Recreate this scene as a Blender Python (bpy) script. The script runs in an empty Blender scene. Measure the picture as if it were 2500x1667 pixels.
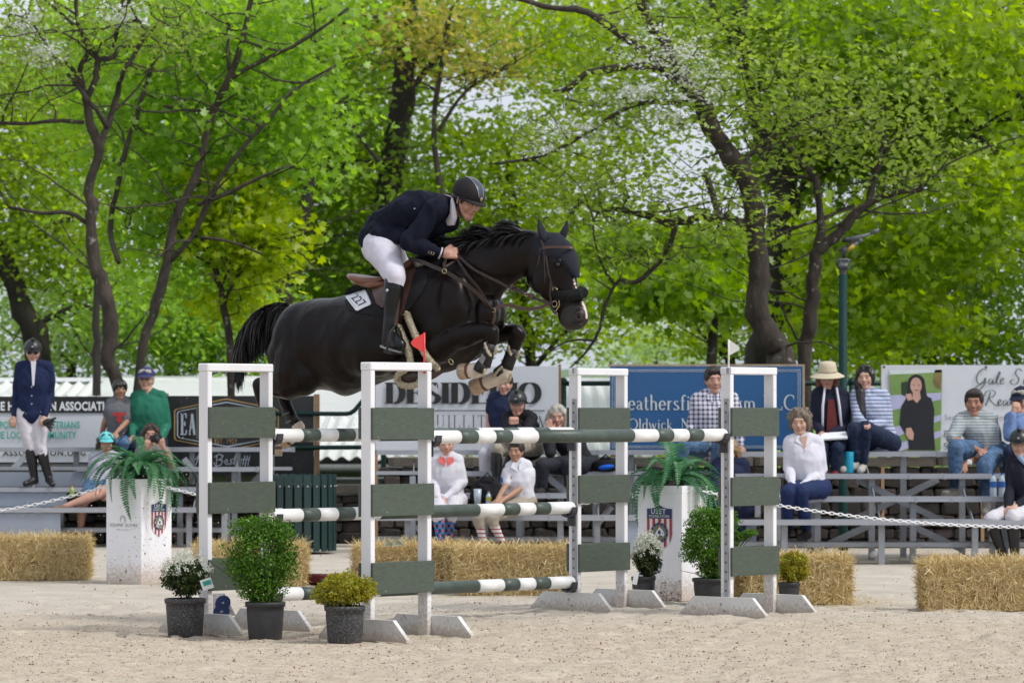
import bpy, math, random
import numpy as np
from mathutils import Vector, Matrix, noise as mnoise

random.seed(7)
rng = np.random.default_rng(7)
SC = bpy.context.scene
COL = SC.collection
PI = math.pi

# ------------------------------------------------------------------ camera, sky, sun
F, EYE, HX, HY = 9280.0, 1.5, 1250.0, 1000.0      # focal length in photo pixels, eye height, vanishing point
cam_d = bpy.data.cameras.new('camera')
cam = bpy.data.objects.new('camera', cam_d)
COL.objects.link(cam)
cam.location = (0, 0, EYE)
cam.rotation_euler = (PI / 2, 0, 0)
cam_d.sensor_width = 36.0
cam_d.lens = F / 2500 * 36.0
cam_d.shift_y = (HY - 833.5) / 2500
cam_d.clip_start = 1.0
cam_d.clip_end = 3000
cam_d.dof.use_dof = True
cam_d.dof.focus_distance = 25.9
cam_d.dof.aperture_fstop = 5.6
SC.camera = cam

SUN_EL, SUN_AZ = math.radians(50), math.radians(115)    # azimuth clockwise from +Y (away from the camera)
world = bpy.data.worlds.new('World')
SC.world = world
world.use_nodes = True
wn, wl = world.node_tree.nodes, world.node_tree.links
wn.clear()
sky = wn.new('ShaderNodeTexSky'); sky.sky_type = 'NISHITA'; sky.sun_disc = False
sky.sun_elevation = SUN_EL; sky.sun_rotation = SUN_AZ
sky.air_density = 1.0; sky.dust_density = 4.0; sky.ozone_density = 1.0
hs = wn.new('ShaderNodeHueSaturation'); hs.inputs['Saturation'].default_value = 0.30
mx = wn.new('ShaderNodeMix'); mx.data_type = 'RGBA'; mx.inputs[0].default_value = 0.55   # even cloud cover over the clear sky
mx.inputs[7].default_value = (8.2, 8.8, 10.0, 1)
bg = wn.new('ShaderNodeBackground'); bg.inputs[1].default_value = 0.13
wo = wn.new('ShaderNodeOutputWorld')
wl.new(sky.outputs[0], hs.inputs['Color']); wl.new(hs.outputs[0], mx.inputs[6])
wl.new(mx.outputs[2], bg.inputs[0]); wl.new(bg.outputs[0], wo.inputs[0])

sun_d = bpy.data.lights.new('sun', 'SUN')
sun_d.energy = 2.3; sun_d.angle = math.radians(10); sun_d.color = (1.0, 0.96, 0.9)
sun = bpy.data.objects.new('sun', sun_d); COL.objects.link(sun)
sdir = Vector((math.sin(SUN_AZ) * math.cos(SUN_EL), math.cos(SUN_AZ) * math.cos(SUN_EL), math.sin(SUN_EL)))
sun.rotation_euler = sdir.to_track_quat('Z', 'Y').to_euler()
sun.location = (20, -10, 30)

SC.view_settings.view_transform = 'Standard'
SC.view_settings.look = 'None'
SC.view_settings.exposure = 0.0
SC.view_settings.gamma = 1.0
SC.view_settings.use_curve_mapping = False
SC.render.engine = 'CYCLES'
cy = SC.cycles
cy.use_adaptive_sampling = True; cy.adaptive_threshold = 0.02
cy.max_bounces = 8; cy.diffuse_bounces = 6; cy.glossy_bounces = 2; cy.transmission_bounces = 6
cy.transparent_max_bounces = 8; cy.caustics_reflective = False; cy.caustics_refractive = False
cy.use_denoising = True
SC.render.film_transparent = False

# ------------------------------------------------------------------ helpers
def W(x, y, Z):
 return Vector(((x - HX) / F * Z, Z, EYE - (y - HY) / F * Z))
def V3(*a):
 return Vector(a)

class MB:
 """collects shapes (world coordinates) for one mesh object"""
 def __init__(s):
  s.v = []; s.f = []; s.m = []; s.mi = 0
 def add(s, vs, fs):
  o = len(s.v)
  s.v.extend([tuple(p) for p in vs])
  s.f.extend([tuple(i + o for i in f) for f in fs])
  s.m.extend([s.mi] * len(fs))
 def box(s, c, ex, ey, ez):
  """box centred at c with half-axis vectors ex, ey, ez"""
  c, ex, ey, ez = Vector(c), Vector(ex), Vector(ey), Vector(ez)
  vs = [c + ex * i + ey * j + ez * k for i in (-1, 1) for j in (-1, 1) for k in (-1, 1)]
  fs = [(0, 1, 3, 2), (4, 6, 7, 5), (0, 4, 5, 1), (2, 3, 7, 6), (0, 2, 6, 4), (1, 5, 7, 3)]
  if ex.cross(ey).dot(ez) < 0: fs = [f[::-1] for f in fs]
  s.add(vs, fs); return s
 def abox(s, x0, x1, y0, y1, z0, z1):
  return s.box(((x0 + x1) / 2, (y0 + y1) / 2, (z0 + z1) / 2), ((x1 - x0) / 2, 0, 0), (0, (y1 - y0) / 2, 0), (0, 0, (z1 - z0) / 2))
 def rings(s, rs, cap=True, closed=False):
  n = len(rs[0]); vs = [p for r in rs for p in r]; fs = []
  m = len(rs)
  for i in range(m if closed else m - 1):
   for j in range(n):
    a = i * n + j; b = i * n + (j + 1) % n
    c = ((i + 1) % m) * n + (j + 1) % n; d = ((i + 1) % m) * n + j
    fs.append((a, b, c, d))
  if cap and not closed:
   fs.append(tuple(range(n))[::-1]); fs.append(tuple((m - 1) * n + j for j in range(n)))
  s.add(vs, fs); return s
 def tube(s, pts, rad, n=10, cap=True, round_ends=False, closed=False, up=None, flat=1.0):
  pts = [Vector(p) for p in pts]
  k = len(pts)
  if not hasattr(rad, '__len__'): rad = [rad] * k
  if round_ends:
   P, R = [], []
   d0 = (pts[0] - pts[1]).normalized(); d1 = (pts[-1] - pts[-2]).normalized()
   for a in (80, 55, 28):
    P.append(pts[0] + d0 * rad[0] * math.sin(math.radians(a))); R.append(rad[0] * math.cos(math.radians(a)))
   P += pts; R += list(rad)
   for a in (28, 55, 80):
    P.append(pts[-1] + d1 * rad[-1] * math.sin(math.radians(a))); R.append(rad[-1] * math.cos(math.radians(a)))
   pts, rad = P, R; k = len(pts)
  rs = []; prev = None
  for i in range(k):
   if closed: t = pts[(i + 1) % k] - pts[i - 1]
   else: t = pts[min(i + 1, k - 1)] - pts[max(i - 1, 0)]
   t = t.normalized() if t.length > 1e-9 else Vector((0, 0, 1))
   if prev is None:
    ref = Vector(up) if up is not None else (Vector((0, 0, 1)) if abs(t.z) < .9 else Vector((1, 0, 0)))
   else: ref = prev
   u = ref - t * ref.dot(t)
   if u.length < 1e-6: u = t.orthogonal()
   u.normalize(); w = t.cross(u); prev = u
   rs.append([pts[i] + (u * math.cos(a) * flat + w * math.sin(a)) * rad[i] for a in [2 * PI * j / n for j in range(n)]])
  return s.rings(rs, cap, closed)
 def ell(s, c, a, b, d, nu=12, nv=8):
  """ellipsoid with axis vectors a, b, d"""
  c, a, b, d = Vector(c), Vector(a), Vector(b), Vector(d)
  if a.cross(b).dot(d) < 0: a = -a
  vs = [c + d]
  for i in range(1, nv):
   th = PI * i / nv
   for j in range(nu):
    ph = 2 * PI * j / nu
    vs.append(c + (a * math.cos(ph) + b * math.sin(ph)) * math.sin(th) + d * math.cos(th))
  vs.append(c - d)
  fs = [(0, 1 + j, 1 + (j + 1) % nu) for j in range(nu)]
  for i in range(nv - 2):
   for j in range(nu):
    p = 1 + i * nu
    fs.append((p + j, p + nu + j, p + nu + (j + 1) % nu, p + (j + 1) % nu))
  p = 1 + (nv - 2) * nu
  fs += [(p + (j + 1) % nu, p + j, len(vs) - 1) for j in range(nu)]
  s.add(vs, fs); return s
 def sph(s, c, r, nu=12, nv=8):
  return s.ell(c, (r, 0, 0), (0, r, 0), (0, 0, r), nu, nv)
 def cone(s, a, b, ra, rb, n=14):
  """tapered capsule"""
  return s.tube([a, b], [ra, rb], n, round_ends=True)
 def chain(s, pr, n=14):
  for (a, ra), (b, rb) in zip(pr[:-1], pr[1:]): s.cone(a, b, ra, rb, n)
  return s
 def quad(s, a, b, c, d): s.add([a, b, c, d], [(0, 1, 2, 3)]); return s
 def poly(s, pts): s.add(pts, [tuple(range(len(pts)))]); return s
 def prism(s, pts, dv):
  """extrude a polygon by dv"""
  n = len(pts); dv = Vector(dv); pts = [Vector(p) for p in pts]
  s.add(pts + [p + dv for p in pts], [tuple(range(n))[::-1], tuple(range(n, 2 * n))] + [(i, (i + 1) % n, n + (i + 1) % n, n + i) for i in range(n)])
  return s
 def mesh(s, name, origin=(0, 0, 0), smooth=False):
  me = bpy.data.meshes.new(name)
  o = Vector(origin)
  me.from_pydata([(p[0] - o.x, p[1] - o.y, p[2] - o.z) for p in s.v], [], s.f)
  if any(s.m): me.polygons.foreach_set('material_index', s.m)
  if smooth: me.polygons.foreach_set('use_smooth', [True] * len(s.f))
  me.validate(); me.update()
  return me

def np_mesh(name, verts, faces, k, smooth=False, attr=None, mats=None):
 """fast mesh: verts (n,3), faces (m,k)"""
 me = bpy.data.meshes.new(name)
 n, m = len(verts), len(faces)
 me.vertices.add(n); me.vertices.foreach_set('co', np.ascontiguousarray(verts, dtype=np.float32).ravel())
 me.loops.add(m * k); me.loops.foreach_set('vertex_index', np.ascontiguousarray(faces, dtype=np.int32).ravel())
 me.polygons.add(m)
 me.polygons.foreach_set('loop_start', np.arange(0, m * k, k, dtype=np.int32))
 me.polygons.foreach_set('loop_total', np.full(m, k, dtype=np.int32))
 if smooth: me.polygons.foreach_set('use_smooth', np.ones(m, dtype=bool))
 if mats is not None: me.polygons.foreach_set('material_index', np.asarray(mats, dtype=np.int32))
 if attr is not None:
  a = me.attributes.new('rnd', 'FLOAT', 'FACE'); a.data.foreach_set('value', np.asarray(attr, dtype=np.float32))
 me.update(calc_edges=True); me.validate()
 return me

def tag(o, label=None, cat=None, group=None, kind=None):
 if label: o['label'] = label
 if cat: o['category'] = cat
 if group: o['group'] = group
 if kind: o['kind'] = kind
 return o

def link(name, me, mats=None, parent=None, loc=None, kind=None, label=None):
 o = bpy.data.objects.new(name, me); COL.objects.link(o)
 if mats is not None and not len(me.materials):
  for m in (mats if isinstance(mats, (list, tuple)) else [mats]): me.materials.append(m)
 if parent is not None: o.parent = parent
 if loc is not None: o.location = loc
 if kind: o['kind'] = kind
 if label: o['label'] = label
 return o

class Thing:
 """an Empty at the thing's base; parts are meshes in world coordinates moved to it"""
 def __init__(s, name, label, cat, loc=(0, 0, 0), group=None, kind=None):
  s.o = bpy.data.objects.new(name, None); COL.objects.link(s.o)
  s.o.empty_display_size = .1
  s.o.location = Vector(loc); s.loc = Vector(loc)
  tag(s.o, label, cat, group, kind)
 def part(s, name, mb, mats, parent=None, smooth=False, kind=None, label=None):
  me = mb.mesh(name, s.loc, smooth)
  if 'lettering' in name and kind is None: kind = 'stuff'
  return link(name, me, mats, parent or s.o, kind=kind, label=label)
 def inst(s, name, me, mat=None, loc=(0, 0, 0), rot=None, scale=None, parent=None, label=None):
  """place shared mesh data at a world position"""
  o = link(name, me, mat, parent or s.o, label=label)
  o.location = Vector(loc) - s.loc
  if rot is not None:
   o.rotation_euler = rot.to_euler() if isinstance(rot, Matrix) else rot
  if scale is not None: o.scale = scale
  return o

def unit_box():
 return MB().box((0, 0, 0), (.5, 0, 0), (0, .5, 0), (0, 0, .5))

def bevbox(c, ex, ey, ez, b):
 """box with its edges cut (chamfer b)"""
 c = Vector(c); A = [Vector(ex), Vector(ey), Vector(ez)]
 L = [a.length for a in A]; U = [a.normalized() for a in A]
 m = MB(); vs = []; idx = {}
 for sx in (-1, 1):
  for sy in (-1, 1):
   for sz in (-1, 1):
    S = (sx, sy, sz)
    for k in range(3):
     p = c.copy()
     for q in range(3): p += U[q] * S[q] * (L[q] if q == k else L[q] - b)
     idx[(S, k)] = len(vs); vs.append(p)
 fs = []
 for k in range(3):
  i, j = (k + 1) % 3, (k + 2) % 3
  for s in (-1, 1):
   loop = []
   for (a, bb) in ((-1, -1), (1, -1), (1, 1), (-1, 1)):
    S = [0, 0, 0]; S[k] = s; S[i] = a; S[j] = bb; loop.append(idx[(tuple(S), k)])
   fs.append(tuple(loop) if s > 0 else tuple(loop[::-1]))
 for k in range(3):
  i, j = (k + 1) % 3, (k + 2) % 3
  for a in (-1, 1):
   for bb in (-1, 1):
    S1 = [0, 0, 0]; S2 = [0, 0, 0]
    S1[k] = -1; S2[k] = 1
    S1[i] = S2[i] = a; S1[j] = S2[j] = bb
    S1, S2 = tuple(S1), tuple(S2)
    f = (idx[(S1, i)], idx[(S2, i)], idx[(S2, j)], idx[(S1, j)])
    fs.append(f if a * bb > 0 else f[::-1])
 for S in [(x, y, z) for x in (-1, 1) for y in (-1, 1) for z in (-1, 1)]:
  f = tuple(idx[(S, k)] for k in range(3))
  fs.append(f if S[0] * S[1] * S[2] > 0 else f[::-1])
 if A[0].cross(A[1]).dot(A[2]) < 0: fs = [f[::-1] for f in fs]
 m.add(vs, fs); return m

# ------------------------------------------------------------------ materials
def mat(name, col, rough=.7, var=.12, scale=8.0, col2=None, bump=0.0, bscale=60.0, metal=0.0, spec=None, thr=None,
  coat=0.0, sheen=0.0, stretch=None, trans=0.0, alpha=1.0, detail=5.0, spots=None, grime=None):
 """principled material with noise in its colour and fine relief"""
 m = bpy.data.materials.new(name); m.use_nodes = True
 n, l = m.node_tree.nodes, m.node_tree.links
 b = n['Principled BSDF']
 b.inputs['Roughness'].default_value = rough; b.inputs['Metallic'].default_value = metal
 if spec is not None: b.inputs['Specular IOR Level'].default_value = spec
 b.inputs['Coat Weight'].default_value = coat
 b.inputs['Sheen Weight'].default_value = sheen
 if trans: b.inputs['Transmission Weight'].default_value = trans
 if alpha < 1: b.inputs['Alpha'].default_value = alpha
 tc = n.new('ShaderNodeTexCoord'); src = tc.outputs['Object']
 if stretch:
  mp = n.new('ShaderNodeMapping'); mp.inputs['Scale'].default_value = stretch
  l.new(src, mp.inputs[0]); src = mp.outputs[0]
 nz = n.new('ShaderNodeTexNoise'); nz.inputs['Scale'].default_value = scale; nz.inputs['Detail'].default_value = detail
 nz.inputs['Roughness'].default_value = .65
 l.new(src, nz.inputs['Vector'])
 c2 = col2 if col2 else tuple(max(0, c * (1 - var * 2.2)) for c in col)
 c1 = col if col2 else tuple(min(1, c * (1 + var * .8)) for c in col)
 rp = n.new('ShaderNodeValToRGB')
 lo, hi = thr if thr else (.3, .7)
 rp.color_ramp.elements[0].position = lo; rp.color_ramp.elements[1].position = hi
 rp.color_ramp.elements[0].color = (*c2, 1); rp.color_ramp.elements[1].color = (*c1, 1)
 l.new(nz.outputs['Fac'], rp.inputs[0]); out = rp.outputs[0]
 if spots:      # (colour, scale, threshold, softness)
  nz2 = n.new('ShaderNodeTexNoise'); nz2.inputs['Scale'].default_value = spots[1]; nz2.inputs['Detail'].default_value = 6
  l.new(tc.outputs['Object'], nz2.inputs['Vector'])
  r2 = n.new('ShaderNodeValToRGB'); r2.color_ramp.elements[0].position = spots[2]; r2.color_ramp.elements[1].position = min(1, spots[2] + spots[3])
  l.new(nz2.outputs['Fac'], r2.inputs[0])
  mm = n.new('ShaderNodeMix'); mm.data_type = 'RGBA'; mm.inputs[7].default_value = (*spots[0], 1)
  l.new(r2.outputs[0], mm.inputs[0]); l.new(out, mm.inputs[6]); out = mm.outputs[2]
 if grime:      # (colour, height): splashed dirt thinning out upwards
  sp = n.new('ShaderNodeSeparateXYZ'); l.new(tc.outputs['Object'], sp.inputs[0])
  mr = n.new('ShaderNodeMapRange'); mr.inputs[1].default_value = 0; mr.inputs[2].default_value = grime[1]; mr.inputs[3].default_value = .36; mr.inputs[4].default_value = -.12
  l.new(sp.outputs['Z'], mr.inputs[0])
  n3 = n.new('ShaderNodeTexNoise'); n3.inputs['Scale'].default_value = 42; n3.inputs['Detail'].default_value = 8; n3.inputs['Roughness'].default_value = .75; l.new(tc.outputs['Object'], n3.inputs['Vector'])
  ad = n.new('ShaderNodeMath'); ad.operation = 'ADD'; l.new(n3.outputs['Fac'], ad.inputs[0]); l.new(mr.outputs[0], ad.inputs[1])
  r3 = n.new('ShaderNodeValToRGB'); r3.color_ramp.elements[0].position = .58; r3.color_ramp.elements[1].position = .80; r3.color_ramp.elements[1].color = (.8, .8, .8, 1); l.new(ad.outputs[0], r3.inputs[0])
  m3 = n.new('ShaderNodeMix'); m3.data_type = 'RGBA'; m3.inputs[7].default_value = (*grime[0], 1)
  l.new(r3.outputs[0], m3.inputs[0]); l.new(out, m3.inputs[6]); out = m3.outputs[2]
 l.new(out, b.inputs['Base Color'])
 if bump:
  nb = n.new('ShaderNodeTexNoise'); nb.inputs['Scale'].default_value = bscale; nb.inputs['Detail'].default_value = 4
  l.new(src, nb.inputs['Vector'])
  bp = n.new('ShaderNodeBump'); bp.inputs['Strength'].default_value = bump; bp.inputs['Distance'].default_value = .02
  l.new(nb.outputs['Fac'], bp.inputs['Height']); l.new(bp.outputs[0], b.inputs['Normal'])
 return m

def leafmat(name, ca, cb, trans=.45, cc=None):
 """leaf: colour picked per leaf from the face attribute, lit from both sides"""
 m = bpy.data.materials.new(name); m.use_nodes = True
 n, l = m.node_tree.nodes, m.node_tree.links
 n.clear()
 at = n.new('ShaderNodeAttribute'); at.attribute_name = 'rnd'
 rp = n.new('ShaderNodeValToRGB')
 rp.color_ramp.elements[0].color = (*ca, 1); rp.color_ramp.elements[1].color = (*cb, 1)
 if cc:
  e = rp.color_ramp.elements.new(.93); e.color = (*cb, 1); rp.color_ramp.elements[-1].color = (*cc, 1)
 l.new(at.outputs['Fac'], rp.inputs[0])
 d = n.new('ShaderNodeBsdfDiffuse'); t = n.new('ShaderNodeBsdfTranslucent'); g = n.new('ShaderNodeBsdfGlossy')
 g.inputs['Roughness'].default_value = .45; g.inputs['Color'].default_value = (.6, .6, .6, 1)
 hs = n.new('ShaderNodeHueSaturation'); hs.inputs['Value'].default_value = 1.5; hs.inputs['Saturation'].default_value = 1.1
 hs.inputs['Hue'].default_value = .497
 l.new(rp.outputs[0], d.inputs[0]); l.new(rp.outputs[0], hs.inputs['Color']); l.new(hs.outputs[0], t.inputs[0])
 m1 = n.new('ShaderNodeMixShader'); m1.inputs[0].default_value = trans
 l.new(d.outputs[0], m1.inputs[1]); l.new(t.outputs[0], m1.inputs[2])
 m2 = n.new('ShaderNodeMixShader'); m2.inputs[0].default_value = .05
 l.new(m1.outputs[0], m2.inputs[1]); l.new(g.outputs[0], m2.inputs[2])
 o = n.new('ShaderNodeOutputMaterial'); l.new(m2.outputs[0], o.inputs[0])
 return m

def evalmesh(mb_or_me, voxel=None, smooth=3, fac=.5, disp=None):
 """union of overlapping closed shapes as one skin (voxel remesh + smoothing), returned as a mesh"""
 me = mb_or_me.mesh('tmp') if isinstance(mb_or_me, MB) else mb_or_me
 o = bpy.data.objects.new('tmp', me); COL.objects.link(o)
 if voxel:
  r = o.modifiers.new('r', 'REMESH'); r.mode = 'VOXEL'; r.voxel_size = voxel; r.use_smooth_shade = True
 if smooth:
  s = o.modifiers.new('s', 'SMOOTH'); s.factor = fac; s.iterations = smooth
 dg = bpy.context.evaluated_depsgraph_get()
 out = bpy.data.meshes.new_from_object(o.evaluated_get(dg), depsgraph=dg)
 bpy.data.objects.remove(o); bpy.data.meshes.remove(me)
 if disp:
  n = len(out.vertices); co = np.empty(n * 3, np.float32); out.vertices.foreach_get('co', co)
  no = np.empty(n * 3, np.float32); out.vertex_normals.foreach_get('vector', no)
  co = co.reshape(-1, 3); no = no.reshape(-1, 3)
  for (amp, fr, st) in disp:
   q = co * np.array(st, np.float32) * fr
   d = np.array([mnoise.noise(Vector(p)) for p in q.tolist()], np.float32)
   d = 1 - 2 * np.abs(d) * 1.6                       # ridged, like cloth folds
   co = co + no * (d * amp)[:, None]
  out.vertices.foreach_set('co', co.ravel()); out.update()
 out.polygons.foreach_set('use_smooth', [True] * len(out.polygons))
 return out

def skin(T, name, mb, mats, voxel=.008, smooth=3, parent=None, disp=None, classify=None, label=None, fac=.5):
 """remeshed part of a Thing"""
 me = evalmesh(mb, voxel, smooth, fac, disp)
 me.materials.clear()
 for m in (mats if isinstance(mats, (list, tuple)) else [mats]): me.materials.append(m)
 if classify:
  n = len(me.polygons); c = np.empty(n * 3, np.float32); me.polygons.foreach_get('center', c)
  me.polygons.foreach_set('material_index', classify(c.reshape(-1, 3)).astype(np.int32))
 me.transform(Matrix.Translation(-T.loc))
 return link(name, me, None, parent or T.o, label=label)

# lettering -----------------------------------------------------------
def textmesh(s, size, mb, origin, ux, uz, off, align='LEFT', spacing=1.0, bold=0.0, xs=1.0, shear=0.0):
 """built-in sans lettering as flat faces laid on a board; ux, uz: unit vectors of the board, off: vector off the surface"""
 cu = bpy.data.curves.new('t', 'FONT'); cu.body = s; cu.size = size; cu.align_x = align; cu.space_character = spacing
 cu.offset = bold; cu.shear = shear; cu.resolution_u = 3
 o = bpy.data.objects.new('t', cu); COL.objects.link(o)
 dg = bpy.context.evaluated_depsgraph_get()
 me = bpy.data.meshes.new_from_object(o.evaluated_get(dg), depsgraph=dg)
 O, ux, uz, off = Vector(origin), Vector(ux), Vector(uz), Vector(off)
 vs = [O + ux * (v.co.x * xs) + uz * v.co.y + off for v in me.vertices]
 mb.add(vs, [tuple(p.vertices) for p in me.polygons])
 bpy.data.objects.remove(o); bpy.data.curves.remove(cu); bpy.data.meshes.remove(me)
 return mb

def arc(cx, cy, rx, ry, a0, a1, n=10):
 return [(cx + rx * math.cos(math.radians(a0 + (a1 - a0) * i / n)), cy + ry * math.sin(math.radians(a0 + (a1 - a0) * i / n))) for i in range(n + 1)]

# serif capitals and small letters as pen strokes: (kind, points); kind V = stem with serifs, b = thick, t = thin
def _g():
 G = {}
 G['D'] = (.78, [('V', [(.14, 0), (.14, 1)]), ('t', [(.1, 1), (.35, 1)]), ('t', [(.1, 0), (.35, 0)]), ('O', arc(.34, .5, .34, .5, 90, -90))])
 G['E'] = (.66, [('V', [(.14, 0), (.14, 1)]), ('t', [(.1, 1), (.6, 1), (.6, .8)]), ('t', [(.1, 0), (.62, 0), (.62, .22)]), ('t', [(.14, .52), (.46, .52)]), ('t', [(.46, .4), (.46, .64)])])
 G['S'] = (.62, [('t', [(.55, .74), (.54, .95)]), ('O', arc(.32, .76, .22, .24, 40, 200) + [(.2, .6), (.44, .42)] + arc(.3, .25, .25, .25, 20, -150)), ('t', [(.07, .28), (.08, .04)])])
 G['I'] = (.3, [('V', [(.15, 0), (.15, 1)])])
 G['R'] = (.76, [('V', [(.14, 0), (.14, 1)]), ('t', [(.1, 1), (.38, 1)]), ('O', arc(.36, .76, .26, .24, 90, -90)), ('t', [(.14, .52), (.38, .52)]), ('b', [(.36, .52), (.64, 0)]), ('t', [(.56, 0), (.76, 0)])])
 G['O'] = (.84, [('O', arc(.42, .5, .37, .5, 0, 360, 24))])
 G['Q'] = (.84, [('O', arc(.42, .5, .37, .5, 0, 360, 24)), ('b', [(.45, .12), (.75, -.2)])])
 G['T'] = (.7, [('V', [(.35, 0), (.35, 1)]), ('t', [(.04, .78), (.04, 1), (.66, 1), (.66, .78)])])
 G['A'] = (.76, [('t', [(.1, 0), (.38, 1)]), ('b', [(.38, 1), (.66, 0)]), ('t', [(.2, .34), (.56, .34)]), ('t', [(.02, 0), (.2, 0)]), ('t', [(.54, 0), (.76, 0)])])
 G['N'] = (.82, [('t', [(.14, 0), (.14, 1)]), ('b', [(.14, 1), (.68, 0)]), ('t', [(.68, 0), (.68, 1)]), ('t', [(.04, 0), (.24, 0)]), ('t', [(.58, 1), (.78, 1)]), ('t', [(.04, 1), (.16, 1)])])
 G['U'] = (.8, [('b', [(.16, 1), (.16, .3)]), ('t', [(.16, .3)] + arc(.4, .3, .24, .3, 180, 360) + [(.64, 1)]), ('t', [(.04, 1), (.28, 1)]), ('t', [(.54, 1), (.74, 1)])])
 G['L'] = (.62, [('V', [(.14, 0), (.14, 1)]), ('t', [(.1, 0), (.56, 0), (.56, .24)])])
 G['Y'] = (.74, [('b', [(.06, 1), (.37, .45)]), ('t', [(.37, .45), (.66, 1)]), ('V', [(.37, 0), (.37, .45)]), ('t', [(0, 1), (.18, 1)]), ('t', [(.56, 1), (.74, 1)])])
 G['F'] = (.6, [('V', [(.14, 0), (.14, 1)]), ('t', [(.1, 1), (.56, 1), (.56, .8)]), ('t', [(.14, .52), (.44, .52)])])
 G['M'] = (.96, [('t', [(.14, 0), (.14, 1)]), ('b', [(.14, 1), (.46, .05)]), ('t', [(.46, .05), (.78, 1)]), ('V', [(.8, 0), (.8, 1)]), ('t', [(.04, 0), (.24, 0)])])
 G['H'] = (.82, [('V', [(.14, 0), (.14, 1)]), ('V', [(.68, 0), (.68, 1)]), ('t', [(.14, .52), (.68, .52)])])
 G['C'] = (.74, [('O', arc(.42, .5, .36, .5, 50, 310, 16)), ('t', [(.64, .7), (.66, .95)])])
 G['J'] = (.36, [('b', [(.18, 1), (.18, .05)]), ('t', [(.18, .05), (.12, -.2), (-.02, -.18)]), ('t', [(.06, 1), (.3, 1)])])
 G['a'] = (.46, [('O', [(.08, .5), (.2, .62), (.32, .5)]), ('b', [(.34, .52), (.34, .08), (.42, 0)]), ('O', [(.32, .36), (.14, .28), (.08, .14), (.16, 0), (.32, .12)])])
 G['e'] = (.46, [('O', arc(.24, .3, .18, .3, 0, 320, 14)), ('t', [(.06, .32), (.42, .32)])])
 G['t'] = (.32, [('b', [(.14, .85), (.14, .1), (.2, 0), (.3, .06)]), ('t', [(.02, .6), (.3, .6)])])
 G['h'] = (.54, [('b', [(.12, 0), (.12, 1)]), ('O', [(.12, .46), (.26, .6), (.4, .5), (.42, .4)]), ('b', [(.42, .4), (.42, 0)]), ('t', [(.03, 0), (.21, 0)]), ('t', [(.33, 0), (.51, 0)]), ('t', [(.03, 1), (.12, 1)])])
 G['r'] = (.38, [('b', [(.12, 0), (.12, .6)]), ('O', [(.12, .42), (.22, .58), (.34, .56)]), ('t', [(.03, 0), (.21, 0)]), ('t', [(.03, .6), (.12, .6)])])
 G['s'] = (.4, [('O', arc(.2, .45, .12, .14, 30, 200) + [(.14, .36), (.26, .26)] + arc(.19, .15, .15, .15, 10, -160))])
 G['f'] = (.34, [('O', [(.36, .92), (.26, 1.0), (.15, .86)]), ('b', [(.15, .86), (.15, 0)]), ('t', [(.02, .6), (.3, .6)]), ('t', [(.05, 0), (.25, 0)])])
 G['i'] = (.26, [('b', [(.13, 0), (.13, .6)]), ('t', [(.04, 0), (.22, 0)]), ('t', [(.04, .6), (.13, .6)]), ('b', [(.11, .8), (.15, .88)])])
 G['l'] = (.26, [('b', [(.13, 0), (.13, 1)]), ('t', [(.04, 0), (.22, 0)]), ('t', [(.04, 1), (.13, 1)])])
 G['d'] = (.52, [('O', arc(.23, .3, .17, .3, 0, 360, 14)), ('b', [(.4, 1), (.4, 0)]), ('t', [(.3, 1), (.4, 1)]), ('t', [(.4, 0), (.5, 0)])])
 G['m'] = (.82, [('b', [(.12, 0), (.12, .6)]), ('O', [(.12, .46), (.24, .6), (.36, .5), (.38, .4)]), ('b', [(.38, .4), (.38, 0)]), ('O', [(.38, .46), (.52, .6), (.66, .5), (.68, .4)]), ('b', [(.68, .4), (.68, 0)]), ('t', [(.03, 0), (.21, 0)]), ('t', [(.3, 0), (.46, 0)]), ('t', [(.6, 0), (.76, 0)])])
 G['w'] = (.66, [('b', [(.06, .6), (.2, 0)]), ('t', [(.2, 0), (.32, .56)]), ('b', [(.32, .56), (.46, 0)]), ('t', [(.46, 0), (.6, .6)]), ('t', [(0, .6), (.14, .6)])])
 G['c'] = (.42, [('O', arc(.24, .3, .18, .3, 45, 320, 12))])
 G['k'] = (.5, [('b', [(.12, 0), (.12, 1)]), ('t', [(.12, .26), (.4, .6)]), ('b', [(.2, .34), (.44, 0)])])
 G['o'] = (.48, [('O', arc(.24, .3, .18, .3, 0, 360, 14))])
 G['u'] = (.5, [('b', [(.1, .6), (.1, .16)]), ('O', [(.1, .2), (.18, .02), (.3, .06), (.4, .2)]), ('b', [(.4, .6), (.4, 0)])])
 G['n'] = (.54, [('b', [(.12, 0), (.12, .6)]), ('O', [(.12, .46), (.26, .6), (.4, .5), (.42, .4)]), ('b', [(.42, .4), (.42, 0)])])
 G['y'] = (.5, [('b', [(.08, .6), (.25, .05)]), ('t', [(.44, .6), (.14, -.3)])])
 G['B'] = (.7, [('V', [(.14, 0), (.14, 1)]), ('t', [(.1, 1), (.36, 1)]), ('t', [(.1, 0), (.36, 0)]), ('t', [(.14, .53), (.38, .53)]), ('O', arc(.36, .77, .22, .23, 90, -90)), ('O', arc(.36, .26, .28, .27, 90, -90))])
 G['G'] = (.8, [('O', arc(.42, .5, .36, .5, 50, 320, 16)), ('b', [(.68, .42), (.68, .1)]), ('t', [(.54, .42), (.76, .42)])])
 G[','] = (.22, [('t', [(.12, .06), (.06, -.14)])])
 G['.'] = (.22, [('b', [(.1, .0), (.1, .1)])])
 G[' '] = (.34, [])
 return G
GL = _g()

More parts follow.
